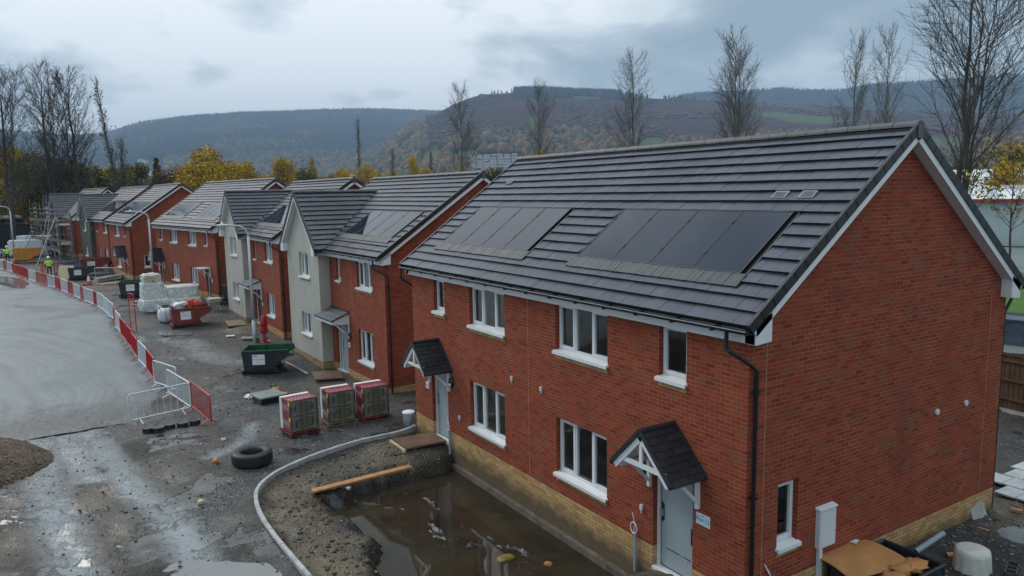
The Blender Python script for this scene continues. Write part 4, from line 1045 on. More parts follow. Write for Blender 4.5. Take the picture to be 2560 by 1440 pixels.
simple('footing_mud', (.12, .10, .075), .9, var=.5, scale=4, bmp=.02, bscale=9)
q = MB(); FWA.box(q, .90, 12.6, -1.45, -.86, .0, .11, 'footing_mud'); q.build('footing', HA)
# lettering and tape on the near door
for ch in HA.children:
    if ch.name.startswith('door') and abs(min(v.co.x for v in ch.data.vertices)-1.13) < .1:
        R = Matrix((-V((1, 0, 0)), V((0, 0, 1)), V((0, 1, 0)))).transposed().to_4x4()
        for body, sz, dx, dz in (('DoorProtect', .060, .10, 0), ('by', .035, -.115, -.005), ('Protec', .060, -.26, 0)):
            M = R.copy(); M.translation = V((1.63+dx, -.134, .02+dz)); text_mesh(body, sz, 'ink', ch, M=M)
        q = MB(); FWA.box(q, 1.46, 1.80, -.062, -.060, -.137, -.135, 'ink'); FWA.box(q, 1.24, 1.42, -.062, -.060, -.137, -.135, 'ink')
        q.build('print_line', ch)
        q = MB()
        for k in range(5): FWA.box(q, 1.25+k*.08, 1.29+k*.08, -.376, -.373, -.02, .03, 'paint_red')
        q.build('barrier_tape', ch)
def BC(a, L_, W3=1.5): pass
HB, FWB, _ = house(dict(L=10.14, W=8.43, he=4.913, hr=7.944, of=.30, ov=.22, loc=(17.701, -1.209, -.585), rz=.026,
    front=[(1.17, 2.70, 3.55, 4.62, 'w3'), (4.47, 5.00, 3.64, 4.62, 'w1'), (1.27, 2.79, .58, 1.86, 'w3'), (4.02, 5.30, -.30, 1.78, 'sidelight'), (7.0, 8.40, 3.58, 4.66, 'w3'), (7.05, 8.42, .95, 1.93, 'w3')],
    cross=dict(a=5.78, d=.48, hc=7.32, mat='render'), pv=[(.52, 5.3)], lean=[(3.72, 5.77, 2.42, 2.14, .72)], lamps=[(3.66, 1.42)], signs=[(3.84, 1.02, .20, .20)], joints=[3.3], group=G_),
    'detached house with pale rendered gable standing beside the nearest brick semi')
HC, FWC, _ = house(dict(L=10.25, W=8.24, he=4.824, hr=7.762, of=.30, ov=.22, loc=(30.35, -.707, -.327), rz=.017,
    front=[(1.20, 2.66, 3.48, 4.55, 'w3'), (4.50, 5.0, 3.46, 4.55, 'w1'), (1.28, 2.70, .58, 1.80, 'w3'), (4.06, 5.35, -.25, 1.74, 'dark'), (7.2, 8.66, 3.50, 4.60, 'w3'), (7.2, 8.65, .88, 1.84, 'w3')],
    cross=dict(a=5.84, d=.433, hc=7.21, mat='render'), pv=[(.5, 5.3)], lean=[(3.75, 5.83, 2.36, 2.08, .70)], signs=[(3.7, 1.02, .20, .20)], group=G_),
    'detached house with pale rendered gable behind a tall lamp post, second rendered one from near')
HD, FWD, _ = house(dict(L=12.9, W=8.36, he=4.27, hr=7.37, of=.28, ov=.22, loc=(42.4, .13, .35), rz=.152,
    front=[(1.38, 1.90, 3.14, 4.02, 'w1'), (3.62, 5.2, 3.03, 4.02, 'w3'), (7.7, 9.3, 3.06, 4.02, 'w3'), (11.2, 11.8, 3.15, 4.02, 'w1'), (3.70, 5.25, .33, 1.50, 'w3'), (7.8, 9.4, .31, 1.50, 'w3'), (1.3, 2.05, -.35, 1.56, 'dark'), (11.45, 12.3, -.35, 1.46, 'dark')],
    pv=[(.9, 5.4), (7.6, 12.2)], duo=[(11.8, 2.45, 1.6, .75, .8)], signs=[(1.0, .85, .2, .2), (12.55, .85, .2, .2)], group=G_),
    'brick semi beyond the rendered gables, with silvery solar panels and one tiled door hood')
q = MB(); FWD.box(q, 1.15, 2.35, 1.62, 1.68, 0, .6, 'upvc'); FWD.box(q, 1.2, 1.27, 1.0, 1.62, 0, .06, 'upvc'); FWD.box(q, 2.23, 2.30, 1.0, 1.62, 0, .06, 'upvc'); q.tube([(1.24, .05, 1.15), (1.24, .55, 1.62)], .03, 'upvc', 4); q.tube([(2.27, .05, 1.15), (2.27, .55, 1.62)], .03, 'upvc', 4); q.build('canopy_frame', HD)
HE, FWE, _ = house(dict(L=9.8, W=8.45, he=4.298, hr=7.418, of=.28, ov=.22, loc=(60.19, 3.483, .32), rz=.086,
    front=[(1.45, 2.0, 3.2, 4.05, 'w1'), (4.5, 6.45, 3.08, 4.05, 'w3'), (4.66, 6.6, .33, 1.30, 'w3'), (1.8, 2.65, -.3, 1.42, 'dark')], gable=[(.95, 1.5, .62, 1.65, 'w1')],
    pv=[(1.2, 8.4)], duo=[(2.5, 2.3, 1.5, .9, .8)], signs=[(1.35, .8, .2, .2)], group=G_),
    'brick house with a small window low in its gable, grey pipes in front')
HE2, FWE2, _ = house(dict(L=10.8, W=7.7, he=4.118, hr=7.076, of=.28, ov=.15, loc=(70.0, 4.407, .597), rz=.134,
    front=[(.26, 1.66, 2.90, 3.86, 'w3'), (4.2, 4.7, 2.95, 3.86, 'w1'), (.45, 2.0, .17, 1.36, 'w3'), (3.9, 4.75, -.45, 1.33, 'cover'), (7.7, 9.0, 2.9, 3.83, 'w3'), (7.7, 9.15, .38, 1.30, 'w3')],
    cross=dict(a=5.83, d=.38, hc=6.428, mat='blockwork'), pv=[(.1, 5.9)], group=G_),
    'stepped lower house with dark unrendered block gable, joined to the higher house')
HF, FWF, _ = house(dict(L=10.4, W=7.7, he=4.15, hr=7.5, of=.28, ov=.22, loc=(92., 6.5, .32), rz=.19,
    front=[(1.2, 2.7, 2.95, 3.88, 'w3'), (1.3, 2.8, .3, 1.4, 'w3'), (3.6, 4.6, -.4, 1.4, 'dark'), (6.4, 7.8, 2.95, 3.88, 'w3'), (6.4, 7.8, .3, 1.4, 'w3')],
    cross=dict(a=5.0, d=.3, hc=6.95, mat='blockwork'), group=G_),
    'farthest house, unfinished block gable wrapped in scaffolding')

# ------------------------------------------------------------------ crowd barriers
def barrier_mesh(Ln, col, fine):
    """one pedestrian barrier: round-cornered tube frame, thin uprights, two splayed feet"""
    h0, h1, r = .16, 1.04, .10
    f = MB(); pts = []
    for cx, cz, a0 in ((Ln-r, h1-r, 0), (r, h1-r, PI/2), (r, h0+r, PI), (Ln-r, h0+r, 1.5*PI)):
        for k in range(5): a = a0+k*PI/8; pts.append((cx+r*math.cos(a), 0, cz+r*math.sin(a)))
    pts.append(pts[0]); f.tube(pts, .023, col, 8, caps=False)
    n = int(round(Ln/(.085 if fine else .23))); b = MB()
    for i in range(1, n): x = i*Ln/n; b.tube([(x, 0, h0), (x, 0, h1)], (.006 if fine else .009), col, 5)
    ft = []
    for x in (.32, Ln-.32):
        q = MB(); q.tube([(x, -.30, .02), (x, 0, h0+.0)], .017, col, 6); q.tube([(x, .30, .02), (x, 0, h0)], .017, col, 6); ft.append(q)
    return f, b, ft
BGRP = 'pedestrian barriers along the road edge'
def make_barrier(Ln, color, fine, label, loc, rz, tilt=0):
    f, b, ft = barrier_mesh(Ln, color, fine)
    t = thing('crowd_barrier', label, 'barrier', loc, rz, BGRP)
    f.build('frame', t, smooth=True); b.build('upright_bars', t)
    for q in ft: q.build('foot', t)
    t.rotation_euler.x = tilt
    return t
BP = [[83.82, 13.85], [80.43, 13.08], [78.81, 12.7], [76.0, 12.2], [72.79, 11.62], [70.37, 11.2], [67.84, 10.78], [66.57, 10.54], [65.04, 10.24], [62.48, 9.7], [61.08, 9.41], [59.46, 8.94], [57.06, 8.58], [54.78, 8.2], [52.67, 7.88], [50.66, 7.56], [49.55, 7.37], [47.17, 6.94], [45.79, 6.81], [43.59, 6.58], [41.43, 6.47], [39.46, 6.32], [37.74, 6.37], [35.5, 6.29], [33.25, 6.21], [31.56, 6.12], [29.22, 6.09], [27.15, 5.98], [24.81, 5.94]]
BC_ = "WRWRRRWWRRWRWRWRWRWWWRWRRRWR"
ordn = ['first', 'second', 'third', 'fourth', 'fifth', 'sixth', 'seventh', 'eighth', 'ninth', 'tenth', 'eleventh', 'twelfth', 'thirteenth', 'fourteenth', 'fifteenth', 'sixteenth', 'seventeenth', 'eighteenth']
cntc = {'W': 0, 'R': 0}
for i in range(len(BC_)-1, -1, -1):
    (ax, ay), (bx, by) = BP[i], BP[i+1]; c = BC_[i]; k = cntc[c]; cntc[c] += 1
    Ln = math.hypot(bx-ax, by-ay); cn = {'W': 'white', 'R': 'red'}[c]
    lb = f'{ordn[k]} {cn} barrier of the curved line, counting {cn} ones from the near end'
    make_barrier(Ln-.03, 'paint_white' if c == 'W' else 'paint_red', c == 'R' or i > 3, lb, (bx, by, max(gz(bx, by), gz(ax, ay))), math.atan2(ay-by, ax-bx), random.uniform(-.03, .03))
def bar2(p, q, col, fine, lb, Lf=None, tilt=0, dz=0):
    z = (gz(*p)+gz(*q))/2+dz; Ln = math.hypot(q[0]-p[0], q[1]-p[1]) if Lf is None else Lf
    return make_barrier(Ln, col, fine, lb, (p[0], p[1], z), math.atan2(q[1]-p[1], q[0]-p[0]), tilt)
bar2((19.3, 7.32), (19.82, 5.35), 'paint_white', False, 'white barrier facing the viewer in front of the black pots at the near end')
bar2((24.76, 5.96), (22.85, 5.38), 'paint_white', True, 'white barrier where the line bends right, just after the last red one')
bar2((22.69, 5.72), (19.95, 5.33), 'paint_white', True, 'white barrier overlapping two others just behind the near front one')
bar2((19.93, 5.3), (17.45, 5.09), 'paint_red', True, 'red barrier at the right near end beside the black pots')
bar2((65.4, 5.9), (63.6, 4.1), 'paint_white', False, 'white barrier standing alone on the grey pipe bundle by the brick houses', tilt=.05)
bar2((72.0, 9.8), (71.4, 8.2), 'paint_red', False, 'red barrier behind the worker beside the blue plastic barriers', )
bar2((73.5, 9.6), (71.9, 9.9), 'paint_red', False, 'red barrier seen end on behind the middle worker')
bar2((44.6, 2.9), (44.2, .8), 'paint_red', False, 'red barrier behind the wrapped pallets in front of the brick semi', dz=.25)
bar2((93.5, 13.6), (92.6, 15.2), 'paint_white', False, 'far white barrier behind the leftmost worker')
# barrier stood on end behind the line
for (x, y, lb) in ((37.0, 5.75, 'red barrier standing on its end behind the bright red ones'), (62.0, 8.9, 'red barrier standing on its end beside the plywood sheet')):
    t = make_barrier(2.0, 'paint_red', True, lb, (x, y, gz(x, y)+.02), 0); t.rotation_euler = (.12, -PI/2+.03, .1)
# ------------------------------------------------------------------ pots, tyre, plank, boards
def pot():
    t = thing('weight_pot', 'x', 'pot', group='black pots in a row by the near barrier'); q = MB()
    q.lathe([(.001, .10), (.15, .105), (.165, .11), (.17, .10), (.165, .085), (.17, .07), (.172, -.06), (.16, -.08)], 'skip_dark', 20); q.build('drum', t)
    q = MB(); q.lathe([(.185, .085), (.19, .10), (.185, .112), (.17, .112)], 'wrap_stone', 20); q.build('rim', t); return t
simple('wrap_stone', (.05, .048, .044), .6, var=.3)
P0 = pot(); spots = [(18.02, 6.91), (17.85, 6.63), (18.08, 6.27), (18.01, 5.89), (18.05, 5.51)]
plab = ['leftmost black pot under the near white barrier', 'second black pot from the left by the near barrier', 'middle black pot of the five by the near barrier', 'fourth black pot from the left, below the barrier foot', 'rightmost black pot, set apart beside the red barrier']
for i, (x, y) in enumerate(spots):
    p = P0 if i == 0 else dup(P0); p.location = (x, y, gz(x, y)+.05); p['label'] = plab[i]
t = thing('old_tyre', 'big worn black lorry tyre lying flat beside the kerb edging', 'tyre', (12.35, 4.95, gz(12.35, 4.95)+.02), .3)
q = MB(); prof = [(.29, .03), (.28, .10), (.285, .24), (.30, .315), (.335, .33), (.42, .345), (.495, .325), (.52, .27), (.525, .17), (.515, .08), (.49, .03), (.42, .01), (.34, .01), (.27, .03)]
q.lathe(prof, 'rubber', 64); q.build('casing', t, smooth=True)
q = MB()
for ring in range(5):
    z = .075+ring*.05
    for k in range(56):
        a = 2*PI*k/56+(ring % 2)*.05; r = .521; q.cbox((r*math.cos(a), r*math.sin(a), z), (.016, .045, .036), 'rubber', rz=a)
q.build('tread', t)
q = MB(); q.lathe([(.43, .348), (.435, .354), (.44, .348)], 'rubber', 64); q.lathe([(.34, .333), (.345, .340), (.35, .335)], 'rubber', 64); q.lathe([(.001, .13), (.26, .13)], 'skip_dark', 32); q.build('sidewall', t)
def plank(name, p, q_, w_, th, mat, label, cat, z=None, z2=None, roll=0):
    b = MB(); p = V((*p, z if z is not None else gz(*p)+th)); q_ = V((*q_, z2 if z2 is not None else (z if z is not None else gz(*q_)+th)))
    d = (q_-p); Ln = d.length; d.normalize(); s = d.cross(V((0, 0, 1))).normalized(); n = s.cross(d); s = s*math.cos(roll)+n*math.sin(roll); n = s.cross(d)
    b.frame_box(p-s*w_/2, d*Ln, s*w_, n*th, mat); return tag(b.build(name, bevel=.004), label, cat)
plank('wood_plank', (9.72, 4.14), (9.75, 1.5), .21, .05, 'timber_orange', 'orange brown timber plank lying across the bank beside the flooded pit', 'plank', z=-.60, z2=-.55)
def ramp(name, pts, z, th, label, mat='board_ply', side=None):
    b = MB(); b.prism([(x, y, z) for x, y in pts], (0, 0, th), mat); o = b.build(name); tag(o, label, 'board'); return o
ramp('entrance_board', [(11.52, 1.24), (10.60, 1.24), (10.55, .02), (11.5, .02)], -.385, .05, 'brown plywood entrance board on the clay mound at the far door')
plank('edge_timber', (11.58, 1.30), (10.55, 1.30), .06, .09, 'timber_pale', 'pale timber edging along the entrance board by the pit', 'plank', z=-.44)
ramp('entrance_board', [(22.7, .2), (21.35, .45), (20.98, -.60), (22.2, -.9)], -.80, .05, 'grey brown entrance board outside the nearer rendered house door', 'board_ply')
ramp('entrance_board', [(36.2, 1.0), (34.3, 1.2), (34.1, .25), (36.0, .1)], -.42, .06, 'low entrance board outside the second rendered house, behind the lamp post', 'timber_wet')
plank('flat_stone', (31.5, 1.1), (31.1, .5), .35, .07, 'concrete', 'loose grey slab lying on the clay near the second entrance board', 'slab')
plank('plastic_conduit', (25.3, .55), (22.9, .30), .07, .05, 'slab', 'pale length of conduit lying near the rendered house', 'pipe')
ramp('site_paper', [(32.75, 1.62), (32.4, 1.7), (32.3, 1.3), (32.65, 1.2)], gz(32.5, 1.4)+.03, .006, 'small white sheet lying on the wet ground', 'paper')
simple('cover_grey', (.19, .215, .20), .4, var=.15)
t = thing('drain_cover', 'pale grey inspection cover resting on a black base beside the insulation pallets', 'cover', (19.6, 2.75, gz(19.6, 2.75)), .15)
q = MB(); q.cbox((0, 0, .09), (.85, .85, .22), 'black_plastic'); q.build('base', t, bevel=.02)
q = MB(); q.cbox((0, 0, .235), (1.0, 1.0, .06), 'cover_grey'); q.cbox((.1, .0, .268), (.18, .04, .008), 'dark_gap'); q.build('lid', t, bevel=.01)
# ------------------------------------------------------------------ insulation pallets
def insul(loc, rz, label, lean=0, tall=1.0, pal='pallet_red'):
    t = thing('insulation_pallet', label, 'pallet', loc, rz, 'wrapped insulation pallets by the brick semi'); w_, d, h = .86, .80, .475
    for lv in (0, 1):
        q = MB(); z0 = .13+lv*(h+.012)
        for k in range(5): q.cbox((0+random.uniform(-.004, .004), -w_/2+(k+.5)*w_/5, z0+h/2), (d, w_/5-.018, h), 'insulation')
        q.cbox((.02, 0, z0+h/2), (d-.06, w_-.02, h-.02), 'dark_gap'); q.build('slab_stack', t)
        q = MB(); z1 = z0+h                    # film: red printed cover over top and long sides, open round end on the face
        q.box(-d/2-.012, d/2+.012, -w_/2-.015, -w_/2-.004, z0, z1+.008, 'wrap_dark'); q.box(-d/2-.012, d/2+.012, w_/2+.004, w_/2+.015, z0, z1+.008, 'wrap_red' if pal == 'pallet_red' else 'wrap_dark')
        q.box(-d/2-.012, d/2+.012, -w_/2-.015, w_/2+.015, z1, z1+.010, 'wrap_red' if lv else 'insulation')
        q.box(d/2-.16, d/2+.014, -w_/2-.018, w_/2+.018, z1+.010, z1+.014, 'paper'); q.box(d/2-.17, d/2+.016, w_/2+.015, w_/2+.02, z0, z1, 'paper')
        for k in range(7):
            q.box(-d/2+.10, -d/2+.13, -w_/2+.07+k*.11, -w_/2+.12+k*.11, z1+.010, z1+.0125, 'paper'); q.box(-d/2+.25, -d/2+.28, -w_/2+.10+k*.11, -w_/2+.15+k*.11, z1+.010, z1+.0125, 'paper')
            q.box(-d/2+.1+k*.085, -d/2+.12+k*.085, w_/2+.015, w_/2+.0175, z0+.12+.04*(k % 3), z0+.30+.03*(k % 2), 'paper')
        q.box(-d/2-.02, -d/2+.10, w_/2+.015, w_/2+.022, z0+h*.70, z0+h*.93, 'yellow'); q.build('film_wrap', t)
        q = MB(); e = []; n = 28
        for j in range(n+1):
            a = 2*PI*j/n; e.append((-d/2-.012, (w_*.40)*math.cos(a), z0+h/2+(h*.42)*math.sin(a)))
        q.tube(e, .0030, 'film_edge', 5, caps=False)
        o_ = [(-d/2-.010, -w_/2, z0), (-d/2-.010, w_/2, z0), (-d/2-.010, w_/2, z1), (-d/2-.010, -w_/2, z1)]
        cor = [(1, 1, 2), (-1, 1, 3), (-1, -1, 0), (1, -1, 1)]
        for sy, sz, ci in cor:
            a0 = math.atan2(sz, sy); c = (-d/2-.010, sy*w_/2, z0+h/2+sz*h/2); arc = [(-d/2-.010, w_*.40*math.cos(a0+s*PI/4*k_/4), z0+h/2+h*.42*math.sin(a0+s*PI/4*k_/4)) for s in (1,) for k_ in range(-4, 5)]
            for k_ in range(8): q.face([c, arc[k_], arc[k_+1]], 'film')
        q.build('film_edge', t)
    q = MB()
    for y in (-.42, 0, .42): q.cbox((0, y, .05), (d+.1, .09, .08), pal)
    for x in (-.42, -.2, 0, .2, .42): q.cbox((x, 0, .10), (.10, w_+.18, .022), pal)
    q.cbox((-.44, 0, .02), (.09, w_+.18, .02), pal); q.build('wood_pallet', t)
    t.rotation_euler.y = lean
    return t
simple('film', (.15, .165, .155), .2, var=.4, scale=8); simple('film_edge', (.33, .35, .34), .3)
insul((14.75, 2.97, gz(14.3, 3.0)+.02), .10, 'leftmost red topped insulation pallet, leaning slightly towards the kerb', lean=.02)
insul((15.15, 1.60, gz(15., 1.6)+.02), -.02, 'middle red topped insulation pallet with one board sliding out', pal='timber_wet')
insul((14.95, .53, gz(14.8, .6)+.02), .0, 'rightmost insulation pallet with yellow labels near the downpipe', pal='pallet_red')
t = thing('plastic_tub', 'white plastic tub with a wire handle beside the near house corner', 'tub', (13.3, -.05, gz(13.3, -.05)))
q = MB(); q.lathe([(.001, .0), (.17, .0), (.19, .36), (.205, .37), (.205, .40), (.17, .42), (.001, .42)], 'bag_white', 20); q.build('drum', t, smooth=True)
q = MB(); q.tube([(-.19, -.05, .33), (-.24, 0, .15), (-.2, .05, .06)], .006, 'dark_gap', 5); q.build('handle', t)
# ------------------------------------------------------------------ tipping skips
def skip(loc, rz, outer, inner, label, s=1.0, note=True, group='tipping skips on the site'):
    """fork-lift tipping skip: box with a raked front (+x), low base with fork channels"""
    t = thing('tipping_skip', label, 'skip', loc, rz, group); w_ = .62
    prof = [(-.72, .16), (.10, .16), (.98, .78), (.92, .98), (-.80, .98)]
    q = MB(); th = .03
    for sy in (-1, 1): q.prism([(x, sy*w_, z) for x, z in prof], (0, -sy*th, 0), outer)
    pr = prof
    for a, b_ in ((0, 1), (1, 2), (4, 0)):
        (x0, z0), (x1, z1) = pr[a], pr[b_]; q.prism([(x0, -w_, z0), (x1, -w_, z1), (x1, w_, z1), (x0, w_, z0)], V((z1-z0, 0, -(x1-x0))).normalized()*.0201, outer)
        q.prism([(x0, -w_+.03, z0), (x1, -w_+.03, z1), (x1, w_-.03, z1), (x0, w_-.03, z0)], V((-(z1-z0), 0, (x1-x0))).normalized()*.012, inner)
    for sy in (-1, 1): q.prism([(x*.97, sy*(w_-th-.002), z+.01) for x, z in prof], (0, -sy*.01, 0), inner)
    for p0, p1 in (((-.80, -w_, .98), (.92, -w_, .98)), ((-.80, w_, .98), (.92, w_, .98)), ((-.80, -w_, .98), (-.80, w_, .98)), ((.98, -w_, .78), (.98, w_, .78)), ((.92, -w_, .98), (.98, -w_, .78)), ((.92, w_, .98), (.98, w_, .78))): q.tube([p0, p1], .028, inner if inner == 'skip_green' else outer, 6)
    q.build('body', t)
    q = MB()
    for sy in (-1, 1): q.box(-.85, .55, sy*.38-.09, sy*.38+.09, .0, .11, outer)
    q.box(-.85, -.75, -.62, .62, .0, .14, outer); q.box(.45, .55, -.6, .6, .0, .11, outer)
    for sy in (-1, 1): q.prism([(.05, sy*.5, .11), (.45, sy*.5, .11), (.42, sy*.5, .40)], (0, .03, 0), outer)
    q.build('fork_base', t)
    if note:
        q = MB(); q.box(-.42, .04, -w_-.012, -w_-.001, .38, .82, 'sign_white'); o = q.build('load_plate', t)
        q = MB(); q.box(-.38, -.24, -w_-.015, -w_-.013, .74, .77, 'ink'); q.box(-.38, 0, -w_-.015, -w_-.013, .60, .612, 'ink'); q.build('plate_print', o)
    t.scale = (s, s, s*.90)
    return t
# side +y of a skip faces the road; raked front points along local +x
skip((24.5, 1.55, gz(24.5, 1.5)+.03), -2.0, 'skip_dark', 'skip_green', 'open dark tipping skip with green inside nearest the viewer', 1.10)
skip((37.0, 2.75, gz(36.8, 2.9)), -1.62, 'skip_red', 'skip_red', 'rusty red tipping skip heaped with sacks beside the white bulk bag', 1.15)
skip((50.6, 4.2, gz(50.4, 4.3)+.1), -1.75, 'skip_dark', 'skip_green', 'dark skip with green inside in front of the wrapped pallets', 1.15)
skip((66.5, 6.9, gz(66.5, 6.9)+.05), -1.7, 'skip_dark', 'skip_dark', 'dark skip with white plate behind the plywood sheet', 1.15)
skip((70.5, 5.7, gz(70.5, 5.7)+.3), -1.6, 'skip_red', 'skip_red', 'large red skip below the block gable', 1.35)
skip((90., 11.2, gz(90, 11.2)+.15), -1.6, 'skip_orange', 'skip_orange', 'mustard yellow skip near the parked vehicles', 1.6, note=False)
skip((41.6, -1.2, gz(41.6, -1.2)+.3), -2.4, 'skip_dark', 'skip_green', 'dark skip tucked between the brick semi and the rendered house', 1.15, note=False)
def sack(name, c, r, mat, label, cat='sack', n=14, sq=1., grp=None, jag=.12):
    """lumpy sack"""
    q = MB(); bm = bmesh.new(); bmesh.ops.create_icosphere(bm, subdivisions=3, radius=1)
    vs = []
    for v in bm.verts:
        p = v.co.copy(); k = .7; p = V((math.copysign(abs(p.x)**k, p.x), math.copysign(abs(p.y)**k, p.y), math.copysign(abs(p.z)**k, p.z)))
        p *= 1+jag*mnoise.noise(v.co*2.3+V(c)*1.7)+jag*.5*mnoise.noise(v.co*6+V(c)); vs.append((c[0]+p.x*r[0], c[1]+p.y*r[1], c[2]+p.z*r[2]))
    q.mesh(vs, [tuple(v.index for v in f.verts) for f in bm.faces], mat); bm.free()
    o = q.build(name, smooth=True)
    return tag(o, label, cat, grp) if label else o
for i, (x, y, z, r, mt, lb) in enumerate([(37.3, 2.75, .62, (.26, .34, .20), 'plastic_red', 'largest orange red plastic heap in the middle of the rusty skip'), (37.1, 3.20, .58, (.24, .26, .20), 'bag_white', 'white sack pushed into the left end of the rusty skip'), (37.25, 2.22, .62, (.22, .22, .17), 'plastic_red', 'crumpled red plastic at the right end of the rusty skip'), (37.0, 2.95, .70, (.16, .18, .10), 'bag_white', 'small white scrap on top of the red plastic heap'), (37.5, 2.45, .68, (.2, .2, .16), 'plastic_red', 'red plastic scrap at the back of the rusty skip')]):
    sack('waste_sack', (x, y, z), r, mt, lb, jag=.55)
t = thing('bulk_bag', 'white woven bulk bag with open top next to the rusty skip', 'bulk bag', (38.4, 3.75, gz(38.4, 3.7)), .1)
b_ = sack('bag_body', (0, 0, .42), (.44, .44, .46), 'bag_white', None, jag=.07); b_.parent = t
q = MB()
for sx, sy in ((-1, -1), (-1, 1), (1, -1), (1, 1)): q.tube([(sx*.36, sy*.36, .75), (sx*.40, sy*.42, .98), (sx*.26, sy*.44, 1.02), (sx*.2, sy*.36, .8)], .03, 'bag_white', 5)
q.build('lifting_loop', t)
q = MB(); q.lathe([(.001, .83), (.22, .86), (.26, .92), (.23, .95)], 'skip_dark', 14); q.build('bag_mouth', t)
q = MB(); q.tube([(-.47, .1, .1), (-.46, .12, .75)], .012, 'ink', 4); q.build('seam', t)
# wrapped pallets
def wrapped(loc, size, rz, label, mat='wrap_white', grp='white wrapped pallets'):
    bm = bmesh.new(); bmesh.ops.create_cube(bm, size=1); bmesh.ops.subdivide_edges(bm, edges=bm.edges, cuts=7, use_grid_fill=True)
    q = MB(); vs = []
    for v in bm.verts:
        p = v.co; k = 1-.09*max(0, (abs(p.x)+abs(p.y)+abs(p.z))-1.05)*2
        n_ = 1+.06*mnoise.noise(V((p.x*5, p.y*5, p.z*5))+V(loc))+.03*mnoise.noise(V((p.x*14, p.y*14, p.z*9))+V(loc)); vs.append((p.x*size[0]*k*n_, p.y*size[1]*k*n_, (p.z+.5)*size[2]*(1+.02*mnoise.noise(p*3+V(loc)))))
    q.mesh(vs, [tuple(v.index for v in f.verts) for f in bm.faces], mat); bm.free()
    o = q.build('wrapped_pallet', loc=loc, rz=rz, smooth=True); return tag(o, label, 'wrapped pallet', grp)
zp = gz(42.9, 3.7)
wrapped((42.6, 3.7, zp), (1.5, 1.95, .75), .1, 'low white wrapped pallet under the tall plastic wrapped stack')
simple('print_lilac', (.42, .38, .52), .5, var=.4, scale=9)
simple('roll_end', (.47, .40, .29), .6, var=.15)
t = thing('wrapped_stack', 'tall rounded stack of rolls and printed packs under clear white film', 'wrapped pallet', (42.75, 3.95, zp+.74), .1)
bm = bmesh.new(); bmesh.ops.create_cube(bm, size=1); bmesh.ops.subdivide_edges(bm, edges=bm.edges, cuts=9, use_grid_fill=True); q = MB(); vs = []
for v in bm.verts:
    p = v.co; n_ = 1+.06*mnoise.noise(p*6)+.05*mnoise.noise(p*13); r_ = 1-.16*max(0, abs(p.x)+abs(p.y)-.72); vs.append((p.x*1.05*n_*r_*(1-.12*(p.z+.5)), p.y*1.28*n_*r_*(1-.08*(p.z+.5)), (p.z+.5)*1.02))
q.mesh(vs, [tuple(v.index for v in f.verts) for f in bm.faces], 'wrap_white'); bm.free(); q.build('film_cover', t, smooth=True)
for y, z_ in (((-.27), 1.26), (.27, 1.24)):
    q = MB(); q.tube([(-.42, y, z_), (.38, y, z_)], .255, 'wrap_white', 18); ro_ = q.build('roll', t, smooth=False); q = MB(); q.tube([(-.428, y, z_), (-.40, y, z_)], .225, 'roll_end', 16); q.build('roll_core', ro_)
b_ = sack('film_top', (.0, 0, 1.42), (.42, .55, .16), 'wrap_white', None, jag=.35); b_.parent = t
q = MB()
for k in range(4):
    for j in range(6):
        if (k*5+j*3) % 7: q.cbox((-.515+.02*k, -.50+j*.2, .18+k*.22), (.02, .14, .045+.03*((j+k) % 2)), 'print_lilac', rx=.15*((j*k) % 3-1))
q.build('printed_packs', t)
wrapped((42.4, 2.15, gz(42.4, 2.2)), (1.5, 1.75, .70), .05, 'lower white wrapped block of the two piled beside the tall stack')
wrapped((42.9, 2.25, gz(42.4, 2.2)+.68), (1.6, 1.75, .72), .08, 'upper white wrapped block of the two piled beside the tall stack')
t = thing('workbench', 'small pale workbench with grey top near the gap between the houses', 'bench', (40.6, .75, gz(40.6, .8)), .3)
q = MB(); q.cbox((0, 0, .72), (.6, .8, .07), 'slab'); q.cbox((0, 0, .60), (.5, .7, .12), 'slab'); q.build('top', t)
for sy in (-1, 1):
    q = MB(); q.tube([(-.25, sy*.3, 0), (.2, sy*.3, .58)], .03, 'slab', 4); q.build('leg', t); q = MB(); q.tube([(.25, sy*.3, 0), (-.2, sy*.3, .58)], .03, 'slab', 4); q.build('leg', t)
# red fire point trolley
t = thing('fire_point', 'red trolley with a covered red extinguisher outside the second rendered house', 'extinguisher', (30.3, .25, gz(30.3, .2)), .4)
q = MB(); n = 18; vs = []
for k_, (r_, z_) in enumerate([(.05, .42), (.17, .47), (.20, .62), (.18, .80), (.20, .98), (.19, 1.15), (.15, 1.28), (.10, 1.36), (.001, 1.40)]):
    for j in range(n): a = 2*PI*j/n; w2 = 1+.16*mnoise.noise(V((math.cos(a)*2, math.sin(a)*2, z_*5))); vs.append((r_*w2*math.cos(a)*.8, r_*w2*math.sin(a), z_))
q.mesh(vs, [(i*n+j, i*n+(j+1) % n, (i+1)*n+(j+1) % n, (i+1)*n+j) for i in range(8) for j in range(n)], 'extinguisher_red'); q.build('cover', t)
q = MB(); q.tube([(0, 0, .02), (0, 0, .5)], .07, 'extinguisher_red', 8); q.tube([(-.25, -.2, .03), (-.25, .2, .03), (.2, .2, .03), (.2, -.2, .03), (-.25, -.2, .03)], .025, 'extinguisher_red', 6); q.tube([(-.2, 0, .03), (-.05, 0, .35)], .03, 'extinguisher_red', 6); q.build('frame', t)
for sy in (-1, 1):
    q = MB(); q.tube([(.22, sy*.24-.03, .12), (.22, sy*.24+.03, .12)], .12, 'rubber', 14); q.build('wheel', t)
